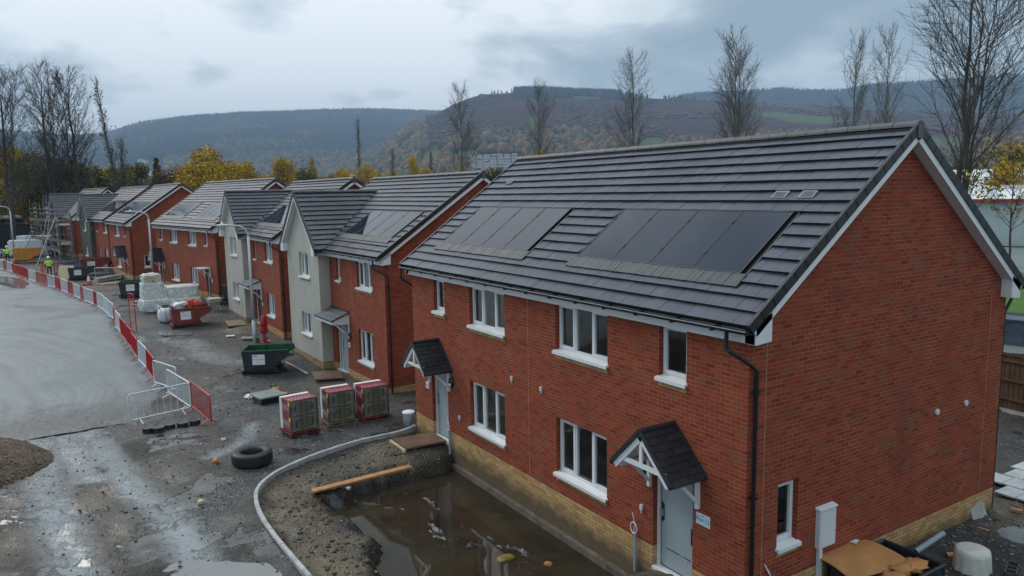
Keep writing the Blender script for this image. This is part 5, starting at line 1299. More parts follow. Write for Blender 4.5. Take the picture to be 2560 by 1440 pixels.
# lamp posts
def lamp(loc, h, rz, label, armx=.95, r=.075):
    t = thing('lamp_post', label, 'lamp post', loc, rz, 'street lamps of the estate'); q = MB(); pts = [(0, 0, 0), (0, 0, 1.1), (0, 0, 1.15), (0, 0, h-.55)]
    q.tube([(0, 0, 0), (0, 0, 1.3)], r*1.12, 'paint_grey', 12); q.tube([(0, 0, 1.3), (0, 0, h-.5)], [r, r*.75], 'paint_grey', 12); q.build('column', t, smooth=True)
    q = MB(); ar = [(0, 0, h-.52)]+[(0, .55-.55*math.cos(a), h-.52+.55*math.sin(a)) for a in [k*PI/16 for k in range(1, 9)]]+[(0, armx, h+.08)]
    q.tube(ar, r*.62, 'paint_grey', 10); q.build('arm', t, smooth=True)
    q = MB(); n = 12
    prof = [(0, .05, .04), (.15, .11, .06), (.40, .13, .05), (.60, .07, .02)]
    vs = []
    for (d, wd, hh) in prof:
        for j in range(8): a = 2*PI*j/8; vs.append((wd*math.cos(a), armx+d, h+.08+hh*math.sin(a)+d*.12*(0)))
    q.mesh(vs, [(i*8+j, i*8+(j+1) % 8, (i+1)*8+(j+1) % 8, (i+1)*8+j) for i in range(3) for j in range(8)]+[tuple(range(8)), tuple(range(31, 23, -1))], 'paint_white')
    hd = q.build('lamp_head', t, smooth=True)
    q = MB(); q.lathe([(.05, .13), (.05, .20), (.03, .23), (.001, .235)], 'sign_white', 10, c=(0, armx+.22, h)); q.build('photocell', hd)
    return t
lamp((29.76, .85, gz(29.76, .85)), 5.95, 0, 'tall grey lamp post rising behind the near green skip')
LX, LY = 53.0, 2.72
lamp((LX, LY, gz(LX, LY)), 5.9, 0, 'grey lamp post between the brick semi and the stepped houses')
lamp((93.5, 12.5, gz(93.5, 12.5)), 6.1, 0, 'far left grey lamp post beside the yellow skip')
lamp((118.2, -37.7, -.3), 10.2, -1.0, 'street lamp arm poking above the roofs beyond the third roof', r=.06)
lamp((152.5, -1.8, -.3), 10.0, 2.4, 'distant street lamp standing behind the farthest roofs', r=.06)
# cone, plywood, pallets, pipes
t = thing('traffic_cone', 'orange and white traffic cone between the skips', 'cone', (61.3, 6.6, gz(61.3, 6.6)))
q = MB(); q.cbox((0, 0, .03), (.5, .5, .05), 'paint_red'); q.lathe([(.2, .05), (.143, .3), (.058, .7), (.03, .85), (.001, .86)], 'plastic_red', 14); q.build('cone_body', t)
q = MB(); q.lathe([(.150, .3), (.066, .7)], 'reflect', 14); q.build('reflective_sleeve', t)
q = MB(); q.frame_box((0, 0, 0), (-1.0, -1.1, 0), (.35, -.25, 1.25), (.015, -.012, 0), 'ply_pale'); tag(q.build('plywood_sheet', loc=(67.2, 8.75, gz(67, 8.6))), 'pale plywood sheet leaning upright behind the barriers', 'plywood')
t = thing('pallet', 'broken pale timber pallet on the ground by the grey pipes', 'pallet', (60.5, 5.0, gz(60.5, 5)), .3)
for k in range(5): q = MB(); q.cbox((k*.28-.5, 0, .12), (.1, 2.0, .03), 'timber_pale'); q.build('slat', t)
for y in (-.8, 0, .8): q = MB(); q.cbox((0, y, .05), (1.3, .1, .1), 'timber_pale'); q.build('bearer', t)
t = thing('pipe_bundle', 'bundle of long grey plastic pipes lying by the brick houses', 'pipes', (63.9, 4.6, gz(63.9, 4.6)), .85)
for i in range(5):
    q = MB(); q.tube([(-.1+.2*(i % 3), -2.2, .12+.2*(i//3)), (-.1+.2*(i % 3), 2.2, .12+.2*(i//3))], .11, 'pipe_ring_grey', 10); q.build('pipe', t)
ramp('timber_mat', [(47.6, 4.6), (46.6, 4.7), (46.3, 2.9), (47.4, 2.8)], gz(47, 4)+.02, .08, 'brown timber mat on the ground before the green lined skip', 'timber_wet')
ramp('timber_mat', [(45.9, 4.9), (45.3, 4.9), (45.1, 3.3), (45.7, 3.2)], gz(45.5, 4)+.02, .06, 'narrow brown timber mat nearest the tall wrapped stack', 'timber_wet')
# blue plastic barriers
t0 = thing('plastic_barrier', 'blue plastic chapter barrier nearest the scaffold, left of the pair', 'barrier', (73.4, 8.9, gz(73, 8.9)), -1.4, 'blue plastic barriers')
q = MB()
for z in (.12, .98): q.box(0, 2., -.03, .03, z-.05, z+.05, 'blue_plastic')
for k in range(9): q.box(k*.245, k*.245+.06, -.025, .025, .1, 1., 'blue_plastic')
q.build('panel', t0); q = MB(); q.box(.5, .9, .03, .04, .8, 1.0, 'sign_white'); q.box(1.2, 1.6, .03, .04, .8, 1.0, 'paint_red'); q.build('reflector', t0)
dup(t0, (73.7, 6.95, gz(73.6, 7)), -1.25, 'blue plastic chapter barrier on the right, below the scaffold')
# workers
def person(loc, rz, label, seed=0):
    t = thing('person', label, 'person', loc, rz)
    J = [(0, 0, .98), (0, 0, 1.15), (0, .0, 1.38), (0, .0, 1.50), (0, .01, 1.60), (0, .02, 1.70),     # pelvis..head
         (.10, 0, .93), (.12, .03, .50), (.13, 0, .09), (.13, .14, .03), (-.10, 0, .93), (-.13, -.02, .50), (-.15, -.04, .09), (-.15, .10, .03),
         (.19, 0, 1.42), (.27, -.02, 1.14), (.22, .18, .98), (.20, .26, .95), (-.19, 0, 1.42), (-.28, -.03, 1.15), (-.25, .12, .93), (-.24, .20, .90)]
    E_ = [(0, 1), (1, 2), (2, 3), (3, 4), (4, 5), (0, 6), (6, 7), (7, 8), (8, 9), (0, 10), (10, 11), (11, 12), (12, 13), (2, 14), (14, 15), (15, 16), (16, 17), (2, 18), (18, 19), (19, 20), (20, 21)]
    Rr = [.15, .14, .16, .06, .09, .085, .09, .065, .045, .04, .09, .065, .045, .04, .065, .05, .035, .035, .065, .05, .035, .035]
    for w_, s in ((17, 1), (21, -1)):
        bx, by, bz = J[w_]
        for k in range(4): J.append((bx+s*(-.03+.02*k), by+.05, bz-.015)); E_.append((w_, len(J)-1)); Rr.append(.009); J.append((bx+s*(-.03+.02*k), by+.08, bz-.05)); E_.append((len(J)-2, len(J)-1)); Rr.append(.008)
        J.append((bx-s*.05, by+.02, bz)); E_.append((w_, len(J)-1)); Rr.append(.01)
    me = bpy.data.meshes.new('body'); me.from_pydata(J, E_, []); o = bpy.data.objects.new('body', me); COL.objects.link(o); o.parent = t
    o.modifiers.new('s', 'SKIN'); bm = bmesh.new(); bm.from_mesh(me); ly = bm.verts.layers.skin.verify()
    for v, r in zip(bm.verts, Rr): v[ly].radius = (r, r)
    bm.verts.ensure_lookup_table(); bm.verts[0][ly].use_root = True; bm.to_mesh(me); bm.free()
    o.modifiers.new('u', 'SUBSURF').render_levels = 2; me.materials.append(MATS['worker_body'])
    q = MB(); n = 14     # waistcoat
    vs = []; prof = [(.95, .20, .155), (1.10, .185, .15), (1.28, .21, .16), (1.42, .215, .13), (1.50, .10, .09)]
    for z, a, b_2 in prof:
        for j in range(n): vs.append((a*math.cos(2*PI*j/n), b_2*math.sin(2*PI*j/n), z))
    q.mesh(vs, [(i*n+j, i*n+(j+1) % n, (i+1)*n+(j+1) % n, (i+1)*n+j) for i in range(4) for j in range(n)], 'hivis')
    for s in (-1, 1): q.tube([(s*.20, 0, 1.41), (s*.27, -.02, 1.16), (s*.245, .06, 1.06)], [.085, .068, .058], 'hivis', 8)
    ve = q.build('waistcoat', t, smooth=True)
    q = MB(); vs = []
    for z, a, b_2 in ((1.03, .198, .158), (1.08, .195, .158)):
        for j in range(n): vs.append((a*math.cos(2*PI*j/n), b_2*math.sin(2*PI*j/n), z))
    q.mesh(vs, [(j, (j+1) % n, n+(j+1) % n, n+j) for j in range(n)], 'reflect'); q.build('reflective_band', ve)
    q = MB(); q.lathe([(.15, 1.70), (.125, 1.705), (.12, 1.78), (.08, 1.84), (.001, 1.86)], 'sign_white', 14, c=(0, .01, 0)); q.build('hard_hat', t, smooth=True)
    q = MB(); q.cbox((0, .115, 1.645), (.03, .04, .04), 'skin'); q.cbox((.035, .10, 1.67), (.02, .012, .01), 'ink'); q.cbox((-.035, .10, 1.67), (.02, .012, .01), 'ink'); q.cbox((0, .10, 1.605), (.05, .01, .01), 'extinguisher_red')
    for s in (-1, 1): q.cbox((s*.10, .01, 1.65), (.02, .04, .05), 'skin')
    q.build('face_features', t)
m, nt, b = nmat('worker_body')
ob = N(nt, 'ShaderNodeTexCoord').outputs['Object']; sp_ = N(nt, 'ShaderNodeSeparateXYZ'); L(nt, ob, sp_.inputs[0])
sk_ = math_(nt, 'GREATER_THAN', sp_.outputs[2], 1.52); hn = math_(nt, 'MULTIPLY', math_(nt, 'GREATER_THAN', sp_.outputs[1], .17), math_(nt, 'MULTIPLY', math_(nt, 'GREATER_THAN', sp_.outputs[2], .8), math_(nt, 'LESS_THAN', sp_.outputs[2], 1.05)))
L(nt, mixc(nt, math_(nt, 'MAXIMUM', sk_, hn), (.012, .013, .022), (.42, .24, .17)), b.inputs['Base Color']); b.inputs['Roughness'].default_value = .8
person((91.5, 13.1, gz(91.5, 13.1)), -1.3, 'person in a bright yellow hi-vis jacket and white hard hat at the far left')
person((70.9, 9.25, gz(70.9, 9.2)), -1.5, 'person in a yellow hi-vis waistcoat and white hard hat walking beside the plywood sheet')
# ------------------------------------------------------------------ vehicles
def car(loc, rz, label):
    t = thing('parked_car', label, 'car', loc, rz); W2 = .86
    side = [(-2.2, .35), (-2.25, .75), (-1.9, .95), (-1.1, 1.02), (-.35, 1.42), (.9, 1.45), (1.75, 1.05), (2.2, .98), (2.28, .6), (2.2, .35)]
    q = MB()
    low = [(-2.2, .3), (-2.28, .72), (-1.95, .92), (-1.15, 1.0), (1.85, 1.03), (2.22, .95), (2.3, .6), (2.2, .3)]
    q.prism([(x, -W2, z) for x, z in low], (0, 2*W2, 0), 'car_silver'); q.build('body', t, bevel=.06)
    q = MB(); top = [(-1.15, .99), (-.30, 1.42), (.85, 1.45), (1.75, 1.02)]; ti = .16
    vs = [(x, s*(W2-(ti if z > 1.2 else .02)), z) for s in (-1, 1) for x, z in top]
    q.mesh(vs, [(0, 1, 2, 3), (7, 6, 5, 4), (0, 4, 5, 1), (1, 5, 6, 2), (2, 6, 7, 3)], 'glass_dark'); q.build('windows', t)
    q = MB(); q.mesh([(x, s*(W2-.15), z) for s in (-1, 1) for x, z in ((-.38, 1.40), (-.30, 1.45), (.88, 1.48), (.98, 1.41))], [(0, 1, 5, 4), (1, 2, 6, 5), (2, 3, 7, 6)], 'car_silver')
    for s in (-1, 1):
        for (a, b_2) in (((-1.15, 1.0), (-.30, 1.44)), ((.25, 1.0), (.22, 1.44)), ((.88, 1.46), (1.75, 1.03))): q.tube([(a[0], s*(W2-.015), a[1]), (b_2[0], s*(W2-.155), b_2[1])], .03, 'car_silver', 5)
    q.build('roof', t)
    for x in (-1.4, 1.4):
        for s in (-1, 1):
            q = MB(); q.tube([(x, s*(W2-.2), .33), (x, s*(W2+.02), .33)], .33, 'rubber', 20); wo = q.build('wheel', t); q = MB(); q.tube([(x, s*(W2+.0), .33), (x, s*(W2+.03), .33)], .2, 'steel_galv', 12); q.build('rim', wo)
    for s in (-1, 1): q = MB(); q.cbox((-2.2, s*.6, .72), (.14, .3, .14), 'reflect'); q.build('headlight', t); q = MB(); q.cbox((2.22, s*.65, .85), (.12, .25, .12), 'paint_red'); q.build('tail_light', t)
def van(loc, rz, label):
    t = thing('parked_van', label, 'van', loc, rz); W2 = .95
    q = MB(); sd = [(-2.6, .35), (-2.65, .95), (-2.2, 1.15), (-1.55, 1.85), (-1.2, 2.0), (2.4, 2.02), (2.55, 1.9), (2.6, .35)]
    q.prism([(x, -W2, z) for x, z in sd], (0, 2*W2, 0), 'van_white'); q.build('body', t, bevel=.07)
    q = MB(); q.mesh([(-2.16, -.8, 1.2), (-2.16, .8, 1.2), (-1.58, .78, 1.84), (-1.58, -.78, 1.84)], [(0, 1, 2, 3)], 'glass_dark')
    for s in (-1, 1):
        y = s*(W2+.004); q.mesh([(-1.95, y, 1.2), (-1.0, y, 1.2), (-1.0, y, 1.75), (-1.5, y, 1.75)], [(0, 1, 2, 3)], 'glass_dark')
    for yy in (-.45, .45): q.mesh([(2.604, yy-.3, 1.3), (2.604, yy+.3, 1.3), (2.58, yy+.28, 1.75), (2.58, yy-.28, 1.75)], [(0, 1, 2, 3)], 'glass_dark')
    q.build('windows', t)
    q = MB()
    for x in (-.9, .1, 1.3): q.box(x-.006, x+.006, -W2-.004, W2+.004, .5, 1.9, 'dark_gap')
    q.build('door_seams', t)
    for x in (-1.7, 1.6):
        for s in (-1, 1):
            q = MB(); q.tube([(x, s*(W2-.2), .34), (x, s*(W2+.02), .34)], .34, 'rubber', 20); wo = q.build('wheel', t); q = MB(); q.tube([(x, s*W2, .34), (x, s*(W2+.03), .34)], .19, 'steel_galv', 12); q.build('rim', wo)
    for s in (-1, 1): q = MB(); q.cbox((-2.6, s*.7, .85), (.12, .25, .2), 'reflect'); q.build('headlight', t); q = MB(); q.cbox((2.6, s*.85, 1.2), (.05, .12, .5), 'paint_red'); q.build('tail_light', t)
car((101., 15.3, gz(101, 15)), 1.75, 'silver hatchback parked behind the yellow skip')
van((100., 10.7, gz(100, 10.7)), 1.55, 'white panel van parked right of the silver car')
van((113., 10.2, -.2), 1.2, 'second white van mostly hidden behind the scaffolding')
# dark netted fence and timber stacks behind the vehicles
t = thing('netted_fence', 'long black netted hoarding behind the parked vehicles', 'fence', (117, 26, -.3), -1.62)
q = MB(); q.box(0, 26, -.05, .05, 0, 3.3, 'net_black'); q.build('netting', t)
for k in range(9): q = MB(); q.tube([(k*3.2, .08, 0), (k*3.2, .08, 3.4)], .04, 'scaffold_tube', 5); q.build('post', t)
t = thing('timber_store', 'low covered store of stacked timber beyond the black hoarding', 'timber stack', (122, 13, -.3), .1)
for k in range(6): q = MB(); q.box(-2+k*.4, 2+k*.3, -9+k, 9-k*.7, 2.9+k*.22, 3.08+k*.22, ['timber_wet', 'net_black', 'fence_wood'][k % 3]); q.build('layer', t)
sack('wrapped_load', (121.5, 14.2, 4.2), (1, 2.2, .3), 'bag_white', 'pale wrapped load lying on the timber store', 'load')
# ------------------------------------------------------------------ scaffolding round the farthest house
def s_pt(u, d, z, o=(92., 6.5), rz=.19): c, s = math.cos(rz), math.sin(rz); return V((o[0]+u*c-d*s, o[1]+u*s+d*c, z))
t = thing('scaffold', 'tube scaffolding with board lifts wrapped round the unfinished block gable', 'scaffold')
xs = [-1.2+1.9*k for k in range(8)]
for x in xs:
    for d in (.9, 2.0): q = MB(); h = 6.2+random.uniform(-.4, .9); q.tube([s_pt(x, d, -.3), s_pt(x+random.uniform(-.1, .1), d, h)], .035, 'scaffold_tube', 6); q.build('standard', t)
for z in (.9, 1.9, 2.6, 3.6, 4.1, 5.0, 5.5):
    for d in (.9, 2.0): q = MB(); q.tube([s_pt(-1.6, d, z), s_pt(12.5, d, z+random.uniform(-.05, .05))], .03, 'scaffold_tube', 6); q.build('ledger', t)
for x in xs:
    for z in (1.85, 4.05): q = MB(); q.tube([s_pt(x, .6, z), s_pt(x, 2.3, z)], .03, 'scaffold_tube', 5); q.build('transom', t)
for z in (1.95, 4.15):
    for k in range(4): q = MB(); d = .95+.26*k; a, b2 = s_pt(-1.5, d, z), s_pt(12.4, d, z); dd = (b2-a); sd_ = V((-dd.y, dd.x, 0)).normalized()*.22; q.frame_box(a, dd, sd_, V((0, 0, .05)), 'scaffold_board'); q.build('deck_board', t)
    q = MB(); a, b2 = s_pt(-1.5, 2.06, z), s_pt(12.4, 2.06, z); dd = b2-a; q.frame_box(a, dd, V((-dd.y, dd.x, 0)).normalized()*.03, V((0, 0, .28)), 'scaffold_board'); q.build('toe_board', t)
for (u0, u1, z0, z1, dd) in ((-3., 1., -.3, 5.2, 3.0), (-1.6, 2.2, -.3, 5., 3.4), (8.6, 4.8, -.3, 4.9, 3.3), (10., 6.2, -.3, 4.9, 3.5), (0, 3.8, 0, 4., 2.05), (3.8, 7.6, 0, 4.2, 2.05), (7.6, 11.4, 4.2, 0, 2.05)):
    q = MB(); q.tube([s_pt(u0, dd+(.8 if z0 < 0 else 0), z0), s_pt(u1, 2.05, z1)], .04, 'scaffold_tube', 6); q.build('raker', t)
simple('yellow_ply', (.42, .32, .09), .6, var=.4)
for u in (1.6, 7.8):
    q = MB()
    for z in (4.9, 5.4, 5.9): q.frame_box(s_pt(u, 2.1, z-.3), s_pt(u+1.1, 2.1, z-.3)-s_pt(u, 2.1, z-.3), V((0, .03, 0)), V((0, 0, .17)), 'yellow_ply')
    q.build('loading_gate', t)
q = MB()
for z in (2.15, 2.6, 3.1): q.frame_box(s_pt(10.4, 2.1, z), s_pt(12.2, 2.1, z)-s_pt(10.4, 2.1, z), V((0, .03, 0)), V((0, 0, .22)), 'timber_orange')
q.build('loading_gate', t)
for u in (3.8, 5.4, 6.9): q = MB(); q.tube([s_pt(u, 1.4, 4.1), s_pt(u, 1.4, 7.2)], .04, 'scaffold_purple', 6); q.build('purple_standard', t)
for z in (5.6, 6.3): q = MB(); q.tube([s_pt(3.6, 1.4, z), s_pt(7.2, 1.4, z)], .04, 'scaffold_purple', 6); q.build('purple_ledger', t)
# scaffold bay by the joined block gable
t = thing('scaffold', 'smaller scaffold bay standing between the block gable and the farthest house', 'scaffold')
for x in (81.6, 83.6, 85.6, 87.6):
    for y in (7.0, 8.2): q = MB(); q.tube([(x, y, -.3), (x, y, 5.2)], .035, 'scaffold_tube', 6); q.build('standard', t)
for z in (1.1, 1.9, 2.9, 3.9, 4.6):
    for y in (7.0, 8.2): q = MB(); q.tube([(81, y, z), (88.2, y+.1, z)], .03, 'scaffold_tube', 6); q.build('ledger', t)
for z in (1.95, 3.95): q = MB(); q.box(81, 88.2, 7.05, 8.15, z, z+.05, 'scaffold_board'); q.build('deck_board', t); q = MB(); q.box(81, 88.2, 8.18, 8.21, z+.05, z+.3, 'scaffold_board'); q.build('toe_board', t)
for a in (0, 1): q = MB(); q.tube([(77.5+a*1.6, 10.5, -.3), (82.5+a*2, 8.3, 4.8)], .045, 'scaffold_tube', 6); q.build('raker', t)
# ------------------------------------------------------------------ pit contents
t = thing('plastic_membrane', 'crumpled black plastic membrane half sunk in the pit water', 'plastic sheet')
def ribbon(pts, w0, w1, seed, mat='plastic_sheet', hgt=.10, zb=-1.02):
    q = MB(); n = 60; m_ = 14; vs = []; P_ = [V((x, y, 0)) for x, y in pts]; seg = len(P_)-1
    for i in range(n):
        f = i/(n-1)*seg; k = min(int(f), seg-1); p = P_[k].lerp(P_[k+1], f-k); d = (P_[k+1]-P_[k]).normalized(); sd = V((-d.y, d.x, 0)); w_ = w0+(w1-w0)*i/(n-1)
        for j in range(m_):
            v = j/(m_-1)-.5; x = p.x+sd.x*v*w_+.05*mnoise.noise(V((i*.3, seed, 1))); y = p.y+sd.y*v*w_+.06*mnoise.noise(V((i*.25, seed, 5)))
            rd = max(0, 1-4.5*abs(mnoise.noise(V((x*2.2+seed, y*2.8, 4)))))+.6*max(0, 1-5*abs(mnoise.noise(V((x*6+seed, y*7, 8)))))
            vs.append((x, y, zb-.03+hgt*rd*(1-(2*v)**2)**.5*(.6+.4*math.sin(i*.2+seed))))
    q.mesh(vs, [(i*m_+j, (i+1)*m_+j, (i+1)*m_+j+1, i*m_+j+1) for i in range(n-1) for j in range(m_-1)], mat); q.build('fold', t, smooth=True)
ribbon([(9.5, 3.18), (8.37, 2.36), (7.51, 2.08), (6.6, 2.2), (5.84, 2.42), (4.6, 2.9)], .12, .6, 1)
ribbon([(8.69, 1.64), (7.8, 1.55), (6.81, 1.49), (5.24, 1.27), (4.31, .75), (3.2, .6)], .10, .45, 7)
ribbon([(6.3, 1.9), (5.2, 1.75), (4.3, 1.3), (3.2, 1.2)], .3, 1.3, 13, hgt=.07)
simple('yellow_dull', (.20, .15, .04), .4, var=.4)
sack('sunken_bag', (4.9, 1.55, -1.0), (.13, .20, .06), 'yellow_dull', 'dull yellow bag floating in the pit water', 'bag')

for i, (x, y, z, s, lb) in enumerate([(9.35, 3.35, -.56, .05, 'small pale stone touching the timber plank'), (10.3, 6.6, -.46, .07, 'yellowish loose stone on the mud left of the kerb edging'), (13.1, 5.75, -.50, .08, 'orange brick lump lying behind the big tyre'), (4.2, .95, -1.0, .07, 'reddish stone at the water edge near the house wall')]):
    sack('loose_stone', (x, y, z), (s*1.2, s, s*.7), ['concrete', 'yellow_pale', 'brick_orange', 'brick_orange'][i], lb, 'stone', jag=.4) if i != 1 else None
simple('yellow_pale', (.50, .40, .20), .7)
sack('loose_stone', (10.3, 6.6, -.46), (.09, .06, .05), 'yellow_pale', 'yellowish loose stone on the mud left of the kerb edging', 'stone', jag=.4)
simple('tape_green', (.05, .42, .25), .4)
q = MB(); q.tube([(9.75, 3.75, -.63), (9.62, 3.62, -.60), (9.7, 3.5, -.61), (9.85, 3.42, -.60), (9.78, 3.3, -.62)], .012, 'tape_green', 5); tag(q.build('twine'), 'scrap of green twine on the bank left of the plank', 'twine')
# ------------------------------------------------------------------ bottom right corner beside the gable
t = thing('waste_skip', 'black waste skip with cardboard and rubble at the bottom right corner', 'skip', (-.62, -2.95, -.62), .0)
q = MB()
x0, x1, y0, y1, h = -.62, .50, -.78, .88, .62
for (a, b_2, c, d) in ((x0, x0+.03, y0, y1), (x1-.03, x1, y0, y1), (x0, x1, y0, y0+.03), (x0, x1, y1-.03, y1)): q.box(a, b_2, c, d, 0, h, 'skip_dark')
q.box(x0, x1, y0, y1, 0, .04, 'skip_dark')
for p0, p1 in (((x0, y0, h), (x1, y0, h)), ((x1, y0, h), (x1, y1, h)), ((x1, y1, h), (x0, y1, h)), ((x0, y1, h), (x0, y0, h))): q.tube([p0, p1], .035, 'skip_dark', 6)
q.build('body', t)
q = MB(); nx = 22; ny = 16; vs = []
for i in range(nx):
    for j in range(ny):
        u, v = i/(nx-1), j/(ny-1); x = .08-1.15*u*.9+.25*(1-v); y = -1.9-1.45*v; z = .10+.05*math.sin(u*3+.5)-.10*(u-.3)**2-.20*max(0, v-.75)+.03*mnoise.noise(V((u*3, v*3, 2)))
        vs.append((x, y, z))
q.mesh(vs, [(i*ny+j, (i+1)*ny+j, (i+1)*ny+j+1, i*ny+j+1) for i in range(nx-1) for j in range(ny-1)], 'card')
o = q.build('cardboard_sheet', smooth=True); tag(o, 'large orange brown cardboard sheet bent over the waste skip', 'cardboard'); sm_ = o.modifiers.new('t', 'SOLIDIFY'); sm_.thickness = .012
for (x, y, rz, s, lb) in ((-.02, -2.95, .3, .14, 'larger white label stuck on the cardboard sheet'), (.12, -2.55, .1, .08, 'smaller white label near the cardboard edge')):
    q = MB(); q.cbox((x, y, .165), (s, s*1.3, .006), 'paper', rz=rz); tag(q.build('paper_label'), lb, 'label')
for i, (x, y, z, lb) in enumerate(((-1.0, -2.6, -.02, 'crumpled brown card piece at the front of the skip'), (-.95, -3.3, -.02, 'brown card scrap by the far rim of the skip'), (-.9, -2.95, .0, 'folded brown card in the middle of the skip'))):
    sack('card_scrap', (x, y, z), (.17, .22, .07), 'card', lb, 'card', jag=.6)
q = MB(); n = 16
t = thing('plastic_pipe', 'thick grey plastic pipe lying against the base of the gable', 'pipe', (0, 0, 0)); q.tube([(-.22, -4.66, -.46), (-.12, -5.85, -.44)], .058, 'grey_pipe', 16, caps=False); q.build('barrel', t, smooth=True)
q = MB(); q.tube([(-.218, -4.68, -.46), (-.21, -4.74, -.46)], .05, 'dark_gap', 14); q.build('bore', t)
t = thing('drain_pipe', 'short orange clay coloured drain pipe beside the white covered drum', 'pipe'); q = MB(); q.tube([(-.62, -5.02, -.46), (-.85, -5.35, -.46)], .06, 'orange_pipe', 14, caps=False); q.build('barrel', t, smooth=True); q = MB(); q.tube([(-.63, -5.04, -.46), (-.66, -5.08, -.46)], .052, 'dark_gap', 12); q.build('bore', t)
t = thing('covered_drum', 'round drum under a draped off-white cover at the bottom right', 'drum', (-1.12, -4.95, -.60)); q = MB(); n = 56; vs = []
for r, z in ((.001, .52), (.24, .525), (.285, .50), (.30, .42), (.31, .25), (.325, .05)):
    for j in range(n):
        a = 2*PI*j/n; k = 1+(.035*math.sin(a*13)+.02*math.sin(a*7+1))*max(0, (.5-z)/.5); vs.append((r*k*math.cos(a), r*k*math.sin(a), z+(.03*math.sin(a*5) if z < .1 else 0)))
q.mesh(vs, [(i*n+j, i*n+(j+1) % n, (i+1)*n+(j+1) % n, (i+1)*n+j) for i in range(5) for j in range(n)], 'cream_cover'); q.build('cover', t, smooth=True)
q = MB(); q.lathe([(.27, .0), (.27, .48), (.001, .49)], 'concrete', 24); q.build('drum', t)
q = MB(); q.frame_box((-.04, -7.15, -.56), (-.06, -.46, 0), (.16, -.02, .42), (-.05, .01, .02), 'concrete'); tag(q.build('leaning_slab', bevel=.008), 'grey concrete slab leaning on the rear corner of the gable', 'slab')
for i, (x, y, rz, z, lb) in enumerate(((-.52, -5.72, .5, -.50, 'orange brick beside the end of the grey pipe'), (-.18, -6.72, .9, -.52, 'orange brick nearest the leaning slab'), (-.42, -6.85, .2, -.52, 'yellowish brick lying between the slab and the puddle'), (-.40, -8.3, .4, -.46, 'loose orange brick on the bank behind the slab'))):
    q = MB(); q.cbox((x, y, z), (.215, .10, .065), 'brick_orange', rz=rz); tag(q.build('loose_brick', bevel=.004), lb, 'brick', 'loose bricks beside the gable')
t = thing('concrete_block', 'dark hollow block lying at the bottom right corner', 'block', (-1.62, -5.35, -.56), 1.9)
q = MB()
for y in (-.10, .07): q.box(-.28, .28, y, y+.03, 0, .2, 'wrap_stone')
for x in (-.28, -.1, .07, .25): q.box(x, x+.03, -.10, .10, 0, .2, 'wrap_stone')
q.build('web', t)
k = 0
for i in range(5):
    for j in range(3):
        x = .55-.45*j+.16*(i % 2)-.04*i; y = -9.15-.62*i
        if (i, j) in ((0, 0), (4, 2)): continue
        q = MB(); q.cbox((x, y, -.42+.004*k), (.43, .60, .04), 'slab', rz=-.03); tag(q.build('paving_slab', bevel=.004), 'pale grey paving slab of the newly laid patio behind the gable', 'paving slab', 'patio slabs'); k += 1
simple('bin_blue', (.05, .075, .10), .4)
# rear fence and bin
t = thing('timber_fence', 'dark brown close boarded fence behind the near house', 'fence', (-3.0, -15.35, -.55), -.10)
for i in range(9):
    q = MB(); x = i*1.85; q.box(x, x+1.8, 0, .03, .16, 1.85, 'fence_wood')
    for kk in range(12): q.box(x+kk*.15, x+kk*.15+.02, .03, .042, .16, 1.85, 'fence_wood')
    q.build('panel', t); q = MB(); q.box(x-.05, x+.05, -.04, .06, 0, 1.95, 'fence_wood'); q.build('post', t)
for z in (.45, 1.05, 1.65, 1.87): q = MB(); q.box(0, 16.6, .043, .085, z, z+.07, 'fence_wood'); q.build('rail', t)
q = MB(); q.box(0, 16.6, .0, .05, .0, .15, 'concrete'); q.build('gravel_board', t)
t = thing('storage_box', 'dark blue box standing behind the rear fence', 'box', (7.6, -26.5, -.4), .2)
q = MB(); q.cbox((0, 0, .55), (1.4, 1.1, 1.1), 'bin_blue'); q.build('body', t, bevel=.04); q = MB(); q.cbox((0, 0, 1.14), (1.5, 1.2, .08), 'bin_blue'); q.build('lid', t)

for i, (x, y, s_, mt, lb) in enumerate([(20.6, 3.2, .16, 'paper', 'torn white plastic scrap on the gravel left of the grey cover'), (21.3, 2.0, .13, 'brick_orange', 'small heap of broken orange brick behind the grey cover'), (20.4, 1.9, .10, 'brick_orange', 'single broken brick piece right of the grey cover'), (26.4, 1.0, .10, 'paper', 'small white rag on the ground beyond the near skip'), (31.8, .9, .10, 'brick_orange', 'broken brick by the second clay mound'), (15.5, 5.1, .07, 'timber_pale', 'pale wood chip beyond the tyre')]):
    sack('debris_scrap', (x, y, gz(x, y)+s_*.25), (s_*1.3, s_, s_*.45), mt, lb, 'debris', jag=.8)

# ------------------------------------------------------------------ valley and hills (real terrain, heights in metres)
TA = [(.35, .066), (.0876, .0729), (.0352, .0733), (-.0094, .0714), (-.0407, .0699), (-.066, .0727), (-.0822, .079), (-.1038, .0865), (-.1256, .0903), (-.1568, .0952), (-.2167, .1003), (-.2644, .103), (-.3136, .1051), (-.3639, .1064), (-.4152, .1055), (-.4672, .1037), (-.5461, .0945), (-.6778, .071), (-.8, .04), (-1.5, .02)]
TB = [(.35, 0), (-.22, 0), (-.29, .012), (-.3353, .0345), (-.3876, .0588), (-.4248, .0854), (-.4461, .0961), (-.462, .1042), (-.4833, .1149), (-.5018, .1209), (-.5204, .1258), (-.5467, .1265), (-.5731, .1271), (-.6257, .127), (-.6987, .1238), (-.7296, .1186), (-.7803, .1145), (-.83, .1093), (-.9253, .0994), (-1.0143, .0894), (-1.0962, .0814), (-1.1565, .0754), (-1.2055, .071), (-1.5, .06)]
